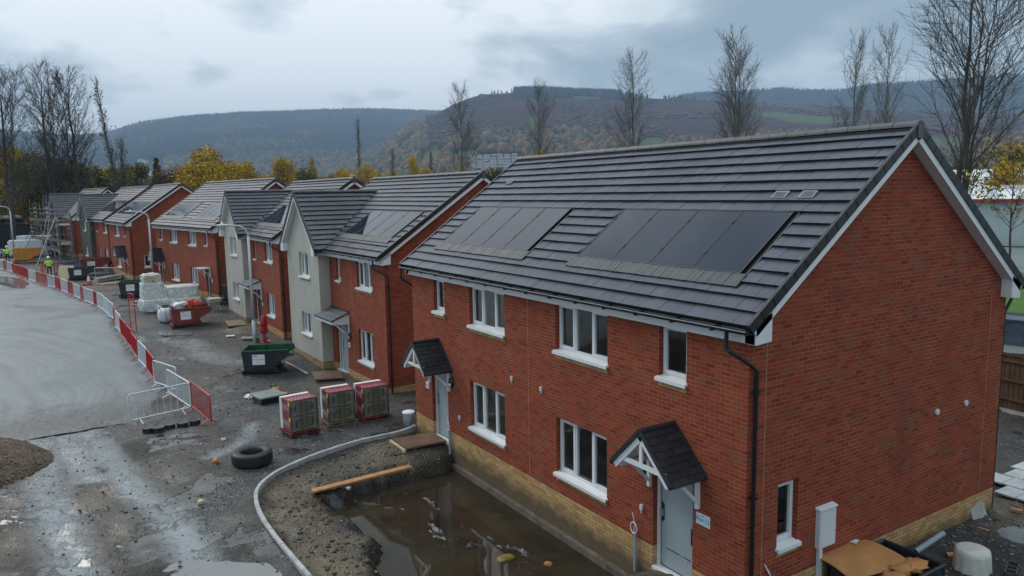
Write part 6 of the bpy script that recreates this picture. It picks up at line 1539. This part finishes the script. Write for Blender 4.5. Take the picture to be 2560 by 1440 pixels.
TC = [(.35, 0), (-.58, 0), (-.6254, .08), (-.7296, .1095), (-.7753, .1138), (-.7903, .118), (-.8298, .1195), (-.878, .119), (-.9061, .1195), (-.9293, .1155), (-.9743, .1128), (-.9959, .1165), (-1.034, .1166), (-1.0627, .1152), (-1.0943, .115), (-1.1246, .1158), (-1.154, .1146), (-1.2027, .111), (-1.5, .10)]
def tab(T, az): return np.interp(-az, [-p[0] for p in T], [p[1] for p in T])
LAY = ((TA, 1300., 4200.), (TB, 650., 2400.), (TC, 2300., 3500.))
def terr_layers(az, D):
    out = []
    for T, d0, dc in LAY:
        hc = tab(T, az)*dc+6.6*(tab(T, az) > .001); t = np.clip((D-d0)/(dc-d0), 0, 1)
        s = .5*t*t+.5*(3*t*t-2*t**3); s = np.where(D > dc, 1-np.clip((D-dc)/2500, 0, .6), s); out.append(hc*s)
    return out
def terr(az, D):
    a, b, c = terr_layers(az, D); x = CAM.x+D*np.cos(az); y = CAM.y+D*np.sin(az)
    h = np.maximum(np.maximum(a, b), c)
    n = (fbm(x, y, .004, 4, 91)-.5)*.10+(fbm(x, y, .0013, 3, 95)-.5)*.16
    base = np.where(D < 135, -1.8, -.55)
    return base+h+h*n*np.clip((D-500)/800, 0, 1)*np.clip((4600-D)/1400, .15, 1)*.55, (a, b, c)
FIELDS = [(-.945, 1960, .040, 95), (-.905, 2040, .03, 60), (-.745, 1440, .018, 90), (-.66, 2230, .03, 40), (-.455, 1430, .013, 110), (-.478, 1600, .008, 60), (-.90, 2330, .05, 40), (-1.06, 1500, .05, 140), (-.50, 1330, .02, 70), (-.590, 1750, .006, 110), (-.42, 1900, .012, 80)]
azs = np.linspace(.34, -1.48, 640); Ds = np.concatenate([[70, 100, 134], np.geomspace(137, 6800, 260)])
AZ, DD = np.meshgrid(azs, Ds, indexing='ij'); TH, _l = terr(AZ, DD)
def fmask(az, D):
    f = np.zeros(np.shape(az)); 
    for a, d, ra, rd in FIELDS: f = np.maximum(f, np.clip(1.6-(((az-a)/ra)**2+((D-d)/rd)**2), 0, 1))
    return f
FM = fmask(AZ, DD)
pv = np.stack([CAM.x+DD*np.cos(AZ), CAM.y+DD*np.sin(AZ), TH], -1).reshape(-1, 3)
m, nt, b = nmat('hillside')
P = N(nt, 'ShaderNodeNewGeometry').outputs['Position']; at = N(nt, 'ShaderNodeAttribute', attribute_name='cover'); ac = N(nt, 'ShaderNodeSeparateColor'); L(nt, at.outputs[0], ac.inputs[0])
n1_ = noise_(nt, P, .006, 7, .65); n2_ = noise_(nt, P, .035, 6, .7)
wood = mixc(nt, maprange(nt, n1_, .38, .62), (.018, .022, .012), (.070, .042, .022))
heath = mixc(nt, maprange(nt, n2_, .35, .65), (.020, .013, .016), (.085, .040, .034))
heath = mixc(nt, maprange(nt, n1_, .5, .62), heath, (.045, .036, .024))
c = mixc(nt, ac.outputs[0], wood, heath)
c = mixc(nt, ac.outputs[1], c, mixc(nt, maprange(nt, n2_, .35, .65), (.058, .098, .030), (.095, .105, .048)))
c = mixc(nt, ac.outputs[2], c, mixc(nt, maprange(nt, n1_, .42, .6), (.008, .014, .011), (.030, .026, .018)))
L(nt, c, b.inputs['Base Color']); b.inputs['Roughness'].default_value = 1; b.inputs['Specular IOR Level'].default_value = 0
hl = npmesh('hills', pv, grid_faces(len(azs), len(Ds)), ['hillside'], smooth=True); struct(hl)
a_, b_l, c_l = _l
tB = np.clip((DD-650)/1750, 0, 1)
heathm = (b_l >= np.maximum(a_, c_l))*np.clip((tB-.50+.25*(fbm(pv[:, 0].reshape(AZ.shape), pv[:, 1].reshape(AZ.shape), .002, 3, 15)-.5))*5, 0, 1)*(AZ < -.40)
con = np.clip(((a_ > b_l) & (DD > 2500))*1.+((c_l > b_l) & (DD > 2500))*1., 0, 1)
at = hl.data.color_attributes.new('cover', 'FLOAT_COLOR', 'POINT'); at.data.foreach_set('color', np.stack([heathm, FM, con, np.ones_like(FM)], -1).astype(np.float32).ravel())
# forests: thousands of small trees as one mass each
def forest(name, az, D, Hh, Wd, mat, conifer, label=None):
    k = (fmask(az, D) < .35) & ~((az < -.503) & (az > -.578) & (D > 1030) & (D < 1310)) & ~((az < -.060) & (az > -.128) & (D > 2020) & (D < 2720)) & ~((az < -.23) & (az > -.325) & (D > 850) & (D < 1850) & (RNG.random(len(az)) < .6)); az, D, Hh, Wd = az[k], D[k], Hh[k], Wd[k]
    z = terr(az, D)[0]; x = CAM.x+D*np.cos(az); y = CAM.y+D*np.sin(az); n = len(x)
    if conifer:
        base = np.array([(1, 0, .12), (.31, .95, .12), (-.81, .59, .12), (-.81, -.59, .12), (.31, -.95, .12), (0, 0, 1.)]); tri = np.array([(0, 1, 5), (1, 2, 5), (2, 3, 5), (3, 4, 5), (4, 0, 5)])
        q = np.repeat(base[None], n, 0)
    else:
        base = np.array([(.6, 0, .1), (-.3, .52, .1), (-.3, -.52, .1), (1, .3, .5), (-.2, 1, .48), (-.95, -.1, .52), (-.1, -1, .5), (.45, .2, .88), (-.4, .25, .92), (0, -.4, .9), (0, 0, 1.0)])
        tri = np.array([(0, 3, 4), (0, 4, 1), (1, 4, 5), (1, 5, 2), (2, 5, 6), (2, 6, 0), (0, 6, 3), (3, 7, 4), (4, 7, 8), (4, 8, 5), (5, 8, 9), (5, 9, 6), (6, 9, 7), (6, 7, 3), (7, 10, 8), (8, 10, 9), (9, 10, 7)])
        q = base[None]*(1+.45*(RNG.random((n, len(base), 3))-.5))
    ta = RNG.random(n)*6.28; c_, s_ = np.cos(ta)[:, None], np.sin(ta)[:, None]
    X_ = (q[..., 0]*c_-q[..., 1]*s_)*Wd[:, None]/2+x[:, None]; Y_ = (q[..., 0]*s_+q[..., 1]*c_)*Wd[:, None]/2+y[:, None]; Z_ = q[..., 2]*Hh[:, None]+z[:, None]-.5
    nb = len(base); f = (tri[None]+nb*np.arange(n)[:, None, None]).reshape(-1, 3)
    o = npmesh(name, np.stack([X_, Y_, Z_], -1).reshape(-1, 3), f, [mat]); struct(o, 'stuff')
    return o
R = RNG.random
def U(n, a, b): return a+(b-a)*R(n)
# west hill: conifer plantation with russet larch patches
n = 17000; az = U(n, .10, -.50); D = 2450+R(n)**.8*1780; l = terr_layers(az, D); k = l[0] > l[1]; az, D = az[k], D[k]
x, y = CAM.x+D*np.cos(az), CAM.y+D*np.sin(az); pn = fbm(x, y, .0035, 4, 44)
k = (pn < .56); forest('conifer_forest', az[k], D[k], U(k.sum(), 13, 24), U(k.sum(), 9, 15), 'far_conifer', True)
k = ~k; forest('larch_wood', az[k], D[k], U(k.sum(), 10, 18), U(k.sum(), 10, 16), 'far_broadleaf', False)
n = 1500; az = U(n, .10, -.50); D = U(n, 4170, 4230); forest('skyline_conifers', az, D, U(n, 10, 26), U(n, 9, 15), 'far_conifer', True)
# middle hill: broadleaved lower slopes, heath above with scattered trees, pine blocks on the plateau
n = 19000; az = U(n, .16, -1.30); D = 620+R(n)**.75*1300; l = terr_layers(az, D); x, y = CAM.x+D*np.cos(az), CAM.y+D*np.sin(az); pn = fbm(x, y, .004, 4, 57)
k = (D < 650+1750*.55+(pn-.5)*900)
forest('mixed_woodland', az[k], D[k], U(k.sum(), 8, 18), U(k.sum(), 11, 25), 'mid_autumn', False)
n = 9000; az = U(n, .14, -.45); D = U(n, 1500, 2650); forest('valley_woodland', az, D, U(n, 9, 19), U(n, 14, 28), 'mid_autumn', False)
n = 8000; az = U(n, -.40, -1.30); D = U(n, 1400, 2400); x, y = CAM.x+D*np.cos(az), CAM.y+D*np.sin(az); k = fbm(x, y, .005, 4, 71) > .50
forest('heath_scrub', az[k], D[k], U(k.sum(), 2.5, 6), U(k.sum(), 8, 20), 'far_heath', False)
n = 3800; az = U(n, -.565, -.706); D = U(n, 2190, 2440); forest('pine_block', az, D, U(n, 8, 24), U(n, 6, 10), 'far_conifer', True)
az = np.concatenate([U(26, -.535, -.577), U(60, -.705, -.74), U(40, -.76, -.80)]); n = len(az); forest('ragged_pines', az, U(n, 2385, 2420), U(n, 6, 20), U(n, 3, 7), 'far_conifer', True)
n = 9000; az = U(n, -.775, -1.30); D = U(n, 2700, 3530); k = D > 2400
forest('far_conifer_forest', az, D, U(n, 12, 22), U(n, 9, 15), 'far_conifer', True)
n = 900; az = U(n, -.775, -1.25); forest('far_skyline_conifers', az, U(n, 3480, 3520), U(n, 14, 24), U(n, 9, 14), 'far_conifer', True)
# ------------------------------------------------------------------ small far houses
def town_house(pale, w_=9, l_=7, h=5.2):
    t = thing('far_house', 'x', 'house'); q = MB(); q.box(-w_/2, w_/2, -l_/2, l_/2, -1.5, h, pale); q.mesh([(-w_/2, -l_/2, h), (-w_/2, l_/2, h), (-w_/2, 0, h+2.6), (w_/2, -l_/2, h), (w_/2, l_/2, h), (w_/2, 0, h+2.6)], [(0, 1, 2), (4, 3, 5)], pale); q.build('wall', t)
    q = MB(); q.mesh([(-w_/2-.4, -l_/2-.4, h-.2), (w_/2+.4, -l_/2-.4, h-.2), (w_/2+.4, 0, h+2.75), (-w_/2-.4, 0, h+2.75), (-w_/2-.4, l_/2+.4, h-.2), (w_/2+.4, l_/2+.4, h-.2)], [(0, 1, 2, 3), (3, 2, 5, 4)], 'house_roof_grey'); r = q.build('roof', t)
    q = MB(); q.box(w_/2-1.4, w_/2-.5, -.4, .4, h+1.5, h+3.5, pale); q.build('chimney', r)
    q = MB()
    for x in (-2.8, -.2, 2.4):
        for z in (.9, 3.3):
            for sy in (-1, 1): q.box(x-.6, x+.6, sy*(l_/2+.03)-.02, sy*(l_/2+.03)+.02, z, z+1.2, 'glass_dark')
    q.build('windows', t); return t
HP = [town_house('house_wall_pale'), town_house('house_wall_brown'), town_house('house_wall_pale', 14, 8, 5.6)]
used = [False]*3
def put_house(i, az, D, rz, label, grp, s=1.):
    x, y = CAM.x+D*math.cos(az), CAM.y+D*math.sin(az); z = float(terr(np.array([az]), np.array([D]))[0][0])
    o = HP[i] if not used[i] else dup(HP[i]); used[i] = True
    o.location = (x, y, z); o.rotation_euler = (0, 0, rz); o.scale = (s, s, s); o['label'] = label; o['group'] = grp; return o
rr = random.Random(5)
for k in range(26):
    put_house(0 if rr.random() < .8 else 2, -.066-.055*rr.random(), 2250+430*rr.random(), rr.uniform(1.2, 2.), 'tiny pale house of the town at the foot of the far left hill', 'houses in the town below the left hill', 1.25)
for k in range(14):
    put_house(0, -.0-.06*rr.random(), 1500+500*rr.random(), rr.uniform(1.0, 2.), 'small pale house glimpsed behind the tall bare trees at the left', 'pale houses behind the left trees', 1.2)
for row in range(6):
    for k in range(7):
        put_house(rr.choice((0, 1, 0)), -.508-.0095*k+rr.uniform(-.001, .001), 1080+row*38+rr.uniform(-6, 6), .9+rr.uniform(-.1, .1), 'terraced pale house of the hillside estate right of the bare poplar', 'terraced houses of the hillside estate', 1.0)
for k in range(16):
    put_house(rr.choice((0, 1)), -.235-.085*rr.random(), 900+900*rr.random(), rr.uniform(0, 3), 'small house among the valley trees above the middle roofs', 'scattered valley houses', 1.)
put_house(2, -.668, 1180, .6, 'single long white building on the slope behind the ridge of the near roof', 'white buildings on the slope', 1.2)
put_house(2, -.42, 1250, .4, 'isolated pale farmhouse on the wooded slope left of the poplar', 'white buildings on the slope', 1.)
put_house(0, -.275, 1500, 1.4, 'single white house above the valley trees', 'white buildings on the slope', 1.3)
# pylon on the skyline
t = thing('pylon', 'small lattice pylon on the skyline of the left hill', 'pylon', (CAM.x+4200*math.cos(-.0685), CAM.y+4200*math.sin(-.0685), float(terr(np.array([-.0685]), np.array([4200.]))[0][0])))
q = MB()
for sx in (-1, 1):
    for sy in (-1, 1): q.tube([(sx*4, sy*4, 0), (sx*1, sy*1, 34), (0, 0, 48)], .55, 'house_roof_grey', 4)
for z, w_ in ((26, 9), (33, 11), (40, 8)): q.tube([(0, -w_, z), (0, w_, z)], .5, 'house_roof_grey', 4)
q.build('mast', t)
# ------------------------------------------------------------------ bare trees
def bare_tree(name, H, spread, seed, nprim=36, nsec=9, ntw=4, ang=.55, base=.16, thick=.013, mat='bark', label='', leaf=None, cat='tree', leaders=1, topw=.25, nleaf=0, twr=.013):
    rn = random.Random(seed); t = thing(name, label, cat, group='bare trees around the site')
    tk, cr = MB(), MB(); lf = MB(); r0 = H*thick
    def rv(s): return V((rn.uniform(-s, s), rn.uniform(-s, s), rn.uniform(-s, s)))
    def branch(mb, p, d, Ln, r, n, side, up, wob=.12):
        pts = [p]; rs = [r]; q = p.copy(); d = d.normalized()
        for i in range(n):
            d = (d+V((0, 0, up))+rv(wob)).normalized(); q = q+d*(Ln/n); pts.append(q.copy()); rs.append(max(r*(1-(i+1)/n)**.8, .006))
        mb.tube(pts, rs, mat, side, caps=False); return pts, d
    lead = []
    if leaders == 1:
        pts = [V((0, 0, -.5))]; q = V((0, 0, 0))
        for i in range(12): q = q+V((rn.uniform(-.02, .02)*H/4, rn.uniform(-.02, .02)*H/4, H*.97/12)); pts.append(q.copy())
        lead.append(pts)
    else:
        for l_ in range(leaders):
            a = 2*PI*l_/leaders+rn.random(); pts = [V((0, 0, -.5)), V((0, 0, H*.10))]; q = V((0, 0, H*.12+.08*H*rn.random()*l_)); off_ = spread*.42*(rn.uniform(.5, 1)) if l_ else 0
            k = 10; hh = H*rn.uniform(.8, 1.) if l_ else H
            for i in range(1, k+1): f = i/k; pts.append(V((math.cos(a)*off_*f**.6+rn.uniform(-.2, .2), math.sin(a)*off_*f**.6+rn.uniform(-.2, .2), q.z+(hh-q.z)*f)))
            lead.append(pts)
    for pts in lead:
        k = len(pts); tk.tube(pts, [max(r0*(1-i/(k-1))**.9*(1.0 if pts is lead[0] else .5), .02) for i in range(k)], mat, 8, caps=False)
        for j in range(nprim//len(lead)):
            f = base+(1-base)*((j+rn.random())/(nprim//len(lead))); fi = f*(k-1); i0 = min(int(fi), k-2); p = pts[i0].lerp(pts[i0+1], fi-i0); hf = p.z/H
            prof = min(1, .45+1.6*max(0, hf-.06))*(topw+(1-topw)*(1-max(0, hf-.4)/.6)**.7); Ln = spread*prof*rn.uniform(.7, 1.15)/math.sin(ang+.25)
            Ln = min(Ln, (H*1.02-p.z)/.8+.6)
            if leaders > 1: Ln *= .8
            a = rn.random()*2*PI+j*2.4; el = ang*rn.uniform(.75, 1.35); d = V((math.cos(a)*math.sin(el), math.sin(a)*math.sin(el), math.cos(el)))
            bp, _ = branch(tk, p, d, Ln, max(r0*.30*(1-hf*.75)*min(1, Ln/spread), .03), 5, 5, .085)
            for s in range(nsec):
                g = .18+.8*(s+rn.random())/nsec; gi = g*5; i1 = min(int(gi), 4); p2 = bp[i1].lerp(bp[i1+1], gi-i1); dd = (bp[i1+1]-bp[i1]).normalized()
                pd = (dd+rv(.85)).normalized(); L2 = Ln*.40*(1.1-g*.5)*rn.uniform(.6, 1.2)
                sp_, _ = branch(cr, p2, pd, L2, max(.026, twr*1.3), 3, 4, .07, .16)
                for w_ in range(ntw):
                    h = (w_+.4+rn.random()*.5)/ntw*3; i2 = min(int(h), 2); p3 = sp_[i2].lerp(sp_[i2+1], min(1, h-i2)); d3 = ((sp_[i2+1]-sp_[i2]).normalized()+rv(.8)).normalized()
                    tp, _ = branch(cr, p3, d3, L2*.62*rn.uniform(.5, 1.2), twr, 2, 3, .10, .2)
                    if leaf and rn.random() < nleaf:
                        c_ = tp[-1]; 
                        for _k in range(3):
                            a1 = rv(1).normalized()*.16; a2 = a1.cross(rv(1)).normalized()*.13; c2 = c_+rv(.35); lf.face([c2-a1, c2+a2, c2+a1, c2-a2], leaf)
    tk.build('trunk', t); cr.build('crown', t)
    if lf.v: lf.build('leaves', t)
    return t
def place(t, x, y, rz=0, s=1., label=None, first=False, lean=(0, 0)):
    o = t if first else dup(t)
    o.location = (x, y, -.5); o.scale = (s, s, s) if not hasattr(s, '__len__') else s; o.rotation_euler = (lean[0], lean[1], rz)
    if label: o['label'] = label
    return o
leaf_mat('leaf_brown', [(0, (.06, .05, .02)), (1, (.14, .10, .035))])
T1 = bare_tree('bare_poplar', 27.5, 5.4, 11, nprim=66, nsec=10, ntw=4, ang=.60, base=.12, topw=.34, mat='bark_pale', thick=.0095)
T2 = bare_tree('bare_poplar', 27.5, 5.2, 23, nprim=64, nsec=10, ntw=4, ang=.56, base=.12, topw=.34, mat='bark_pale', thick=.0095)
T3 = bare_tree('bare_tree', 29, 9.5, 5, nprim=84, nsec=11, ntw=5, ang=.66, base=.10, topw=.55, leaders=4, mat='bark', thick=.0105, leaf='leaf_yellow', nleaf=.0)
T4 = bare_tree('bare_tree', 25, 6.6, 8, nprim=74, nsec=10, ntw=4, ang=.66, base=.18, topw=.45, leaders=2, mat='bark', thick=.015, twr=.018)
T5 = bare_tree('bare_tree', 25, 6.6, 77, nprim=74, nsec=10, ntw=4, ang=.62, base=.18, topw=.5, leaders=2, mat='bark', thick=.015, twr=.018)
T6 = bare_tree('lombardy_poplar', 25, 1.35, 31, nprim=100, nsec=6, ntw=3, ang=.26, base=.05, topw=.6, mat='bark_pale', thick=.009, leaf='leaf_brown', nleaf=.02, twr=.014)
place(T1, 124.4, -62.1, .3, (1, 1, .99), 'leftmost bare poplar of the row, above the second gable', True)
place(T2, 108.1, -69.6, 1., .96, 'bare poplar rising just right of the near roof left ridge end', True)
place(T1, 82.6, -70.0, 2.1, .99, 'bare poplar standing before the pine covered plateau')
place(T2, 61.6, -69.8, 2.9, (1.05, 1.05, .97), 'left and taller bare poplar of the pair over the middle of the near ridge')
place(T1, 64.8, -74.0, 4.2, (.85, .85, .93), 'right bare poplar of the pair over the middle of the near ridge')
place(T2, 53.2, -82.5, 5.1, (.72, .72, .95), 'left slim bare poplar of the pair near the right end of the ridge')
place(T1, 51.0, -86.5, .9, (.72, .72, .97), 'right slim bare poplar of the pair near the right end of the ridge')
place(T3, 26.3, -57.8, 0, 1., 'large spreading bare tree behind the gable at the far right', True)
place(T4, 103.5, 12.8, 1.5, .92, 'bare tree cut by the left edge of the view', True)
place(T5, 117.3, 8.2, .2, 1.02, 'left broad bare tree of the two behind the scaffolding', True)
place(T4, 117.3, 4.9, 3.6, 1.0, 'right broad bare tree of the two behind the scaffolding')
place(T6, 127.5, .6, 0, (1, 1, 1.02), 'slender leaning lombardy poplar right of the two broad bare trees', True, lean=(.0, -.0))
bpy.data.objects['lombardy_poplar'].rotation_euler = (-.10, 0, 0); bpy.data.objects['lombardy_poplar'].location.y = -1.6
place(T6, 127.5, -1.6, 2., (1.2, 1.2, .66), 'shorter brownish poplar leaning against the slender lombardy poplar')
place(T6, 235.8, -82., 1., (1.35, 1.35, 1.27), 'distant narrow poplar standing above the yellow trees in the middle')
place(T6, 180., -70.5, 1.4, (1.0, 1.0, .75), 'small thin poplar left of the bare poplar row'); place(T6, 200., -92., 2.4, (1.2, 1.2, .80), 'thin yellowish poplar between the distant narrow poplar and the bare poplar')
# ------------------------------------------------------------------ leafy trees
def leafy(name, H, Rr, seed, leafm, n=1500, ls=.42, conif=False, barkm='bark'):
    rn = random.Random(seed); rg2 = np.random.default_rng(seed); t = thing(name, 'x', 'tree'); q = MB()
    q.tube([(0, 0, -.5), (rn.uniform(-.2, .2), 0, H*.35), (rn.uniform(-.3, .3), rn.uniform(-.3, .3), H*.8)], [H*.018, H*.013, H*.003], barkm, 7)
    lob = []
    if conif: lob = [((0, 0, H*(.2+.75*i/9)), Rr*(1-.88*i/9), H*.07) for i in range(10)]
    else:
        for i in range(16):
            a = rn.random()*6.28; f = rn.random(); h = H*(.28+.62*f); rr_ = Rr*(.75*math.sin(PI*min(1, .25+.72*f)))*rn.uniform(.45, 1.); lob.append(((math.cos(a)*rr_, math.sin(a)*rr_, h), Rr*rn.uniform(.28, .48), Rr*rn.uniform(.26, .42)))
            q.tube([(0, 0, H*(.2+.3*f)), (math.cos(a)*rr_*.5, math.sin(a)*rr_*.5, h*.8), (math.cos(a)*rr_, math.sin(a)*rr_, h+.3)], [H*.007, H*.004, .02], barkm, 4)
    q.build('trunk', t)
    k = len(lob); idx = rg2.integers(0, k, n); C = np.array([l[0] for l in lob])[idx]; ra = np.array([l[1] for l in lob])[idx]; rb_ = np.array([l[2] for l in lob])[idx]
    d = rg2.normal(size=(n, 3)); d /= np.linalg.norm(d, axis=1)[:, None]; rad = rg2.random(n)**.45; c = C+d*np.stack([ra*rad, ra*rad, rb_*rad], 1)
    a1 = rg2.normal(size=(n, 3)); a1 /= np.linalg.norm(a1, axis=1)[:, None]; a2 = np.cross(a1, rg2.normal(size=(n, 3))); a2 /= np.linalg.norm(a2, axis=1)[:, None]
    s = ls*(.5+rg2.random((n, 1)))/2; v = np.stack([c-a1*s, c+a2*s*.7, c+a1*s, c-a2*s*.7], 1).reshape(-1, 3)
    o = npmesh('crown', v, np.arange(4*n).reshape(-1, 4), [leafm]); o.parent = t; return t
LP = dict(yellow=[leafy('autumn_tree', 12, 4.6, 1, 'leaf_yellow', 9500, .25), leafy('autumn_tree', 12, 3.6, 2, 'leaf_yellow', 7500, .25)], olive=[leafy('broadleaf_tree', 11, 4.4, 3, 'leaf_olive', 5200, .30), leafy('broadleaf_tree', 11, 3.6, 4, 'leaf_olive', 4200, .3)],
          russet=[leafy('broadleaf_tree', 10, 4.2, 5, 'leaf_russet', 4500, .3)], green=[leafy('broadleaf_tree', 10, 4.0, 6, 'leaf_green', 4800, .3)], con=[leafy('conifer', 13, 2.6, 7, 'leaf_green', 1500, .6, True)])
usedl = set()
def pl_tree(kind, i, x, y, s, label, grp, rz=None):
    p = LP[kind][i % len(LP[kind])]
    o = p if p.name not in usedl else dup(p); usedl.add(p.name)
    D = math.hypot(x-CAM.x, y-CAM.y); az = math.atan2(y-CAM.y, x-CAM.x); z = float(terr(np.array([az]), np.array([D]))[0][0]) if D > 140 else -.5
    o.location = (x, y, z); o.rotation_euler = (0, 0, rr.random()*6.28 if rz is None else rz); o.scale = (s, s, s) if not hasattr(s, '__len__') else s; o['label'] = label; o['group'] = grp; return o
def aD(az, D): return CAM.x+D*math.cos(az), CAM.y+D*math.sin(az)
g_ = 'autumn trees behind the houses'
for az, D, kind, i, s, lb in [(-.178, 142, 'yellow', 0, (1.75, 1.75, 1.30), 'tallest golden yellow tree behind the roofs at the left'), (-.158, 146, 'yellow', 1, (1.5, 1.5, 1.15), 'olive yellow side of the golden group, its left tree'), (-.200, 139, 'yellow', 0, (1.4, 1.4, 1.08), 'golden tree on the right of the tallest yellow one'), (-.220, 150, 'yellow', 1, 1.17, 'orange yellow tree with a pointed top right of the golden group'), (-.236, 160, 'yellow', 1, .95, 'small yellow tree at the right end of the golden group'),
        (-.488, 150, 'yellow', 1, (1.0, 1.0, 1.02), 'rounded orange tree at the foot of the leftmost bare poplar'), (-.47, 165, 'yellow', 1, 1.0, 'orange tree left of the rounded orange one'), (-.37, 190, 'yellow', 0, 1.2, 'yellow tree below the distant narrow poplar'), (-.345, 200, 'yellow', 0, 1.1, 'broad yellow tree left of the distant narrow poplar'), (-.40, 175, 'yellow', 1, .95, 'yellow tree right of the distant narrow poplar'), (-.43, 220, 'yellow', 1, (.7, .7, 1.55), 'tall thin golden tree between the poplars'), (-.30, 260, 'yellow', 1, (.6, .6, 1.7), 'slim golden tree above the gap between the roofs'),
        (-.1183, 200, 'con', 0, 1.27, 'dark pointed conifer among the trees left of the golden group'), (-1.145, 108, 'yellow', 1, .85, 'yellow tree behind the white warehouse roof')]:
    x, y = aD(az, D); pl_tree(kind, i, x, y, s, lb, g_)
for k in range(30):
    az = rr.uniform(.06, -.055); D = rr.uniform(124, 165); x, y = aD(az, D); pl_tree(rr.choice(('olive', 'olive', 'green', 'yellow', 'olive', 'yellow')), k, x, y, rr.uniform(1.0, 1.35), 'autumn tree in the belt behind the black hoarding at the left', 'tree belt at the left')
for k in range(64):
    az = -.05-.58*(k+rr.random())/64; D = rr.uniform(165, 300); x, y = aD(az, D); pl_tree(rr.choice(('olive', 'russet', 'olive', 'yellow', 'green', 'yellow')), k, x, y, rr.uniform(1.05, 1.4), 'autumn tree in the belt just behind the house roofs', 'tree belt behind the roofs')
for k in range(95):
    az = rr.uniform(.05, -.66); D = rr.uniform(330, 680); x, y = aD(az, D); pl_tree(rr.choice(('olive', 'russet', 'green', 'russet', 'olive')), k, x, y, rr.uniform(1.2, 1.7), 'autumn tree on the valley floor beyond the nearer belt', 'trees on the valley floor')
for k in range(26):
    az = rr.uniform(-1.06, -1.28); D = rr.uniform(130, 420); x, y = aD(az, D); pl_tree(rr.choice(('olive', 'russet', 'green', 'olive')), k, x, y, rr.uniform(.9, 1.3), 'autumn tree behind the warehouse at the right', 'trees behind the warehouse')
n = 5200; az = U(n, .12, -1.32); D = U(n, 430, 900); forest('valley_floor_wood', az, D, U(n, 7, 12), U(n, 9, 15), 'far_broadleaf', False)
# ------------------------------------------------------------------ warehouse
WT = bare_tree('yellow_leaved_tree', 9.5, 3.6, 91, nprim=22, nsec=6, ntw=4, ang=.8, base=.3, topw=.6, mat='bark', thick=.012, leaf='leaf_yellow', nleaf=.28, label='sparse yellow leaved tree in front of the green warehouse')
x, y = aD(-1.152, 74); WT.location = (x, y, -.5); del WT['group']
t = thing('warehouse', 'pale green clad warehouse with white roof and red eaves trim at the right', 'warehouse', (*aD(-1.085, 99), -.3), -1.15-PI/2)
q = MB(); q.box(-2, 70, 0, 45, 0, 5.1, 'clad_green')
for k in range(140): q.box(-2+k*.5, -2+k*.5+.16, -.05, 0, .1, 5.0, 'clad_green')
q.build('wall', t); q = MB(); q.prism([(-2.4, -.5, 5.25), (-2.4, 22, 8.9), (-2.4, 45.5, 5.25), (-2.4, 45.5, 5.1), (-2.4, -.5, 5.1)], (73, 0, 0), 'warehouse_roof'); r = q.build('roof', t)
q = MB()
for k in range(7): q.frame_box((6+k*9.5, 6, 6.36), (1.6, 0, 0), (0, 13, 2.1), (0, 0, .06), 'slab')
q.build('rooflight', r)
q = MB(); q.box(-2.5, 70.5, -.62, -.45, 4.85, 5.22, 'trim_red'); q.build('eaves_trim', t)
q = MB(); q.cbox((10.5, -.2, 1.6), (.4, .3, .35), 'dark_gap'); q.build('wall_light', t)
# ------------------------------------------------------------------ air
m = bpy.data.materials.new('haze'); m.use_nodes = True; nt = m.node_tree; nt.nodes.remove(nt.nodes['Principled BSDF'])
pvn = N(nt, 'ShaderNodeVolumePrincipled'); pvn.inputs['Color'].default_value = (.50, .71, 1, 1); pvn.inputs['Density'].default_value = .00019; pvn.inputs['Anisotropy'].default_value = 0.0
L(nt, pvn.outputs[0], nt.nodes['Material Output'].inputs['Volume']); MATS['haze'] = m
q = MB(); q.box(-1200, 7600, -8200, 3600, -4., 720, 'haze'); struct(q.build('haze'), 'stuff')
sc.cycles.volume_bounces = 0; sc.cycles.max_bounces = 8; sc.cycles.transparent_max_bounces = 12; sc.cycles.diffuse_bounces = 3; sc.cycles.glossy_bounces = 4
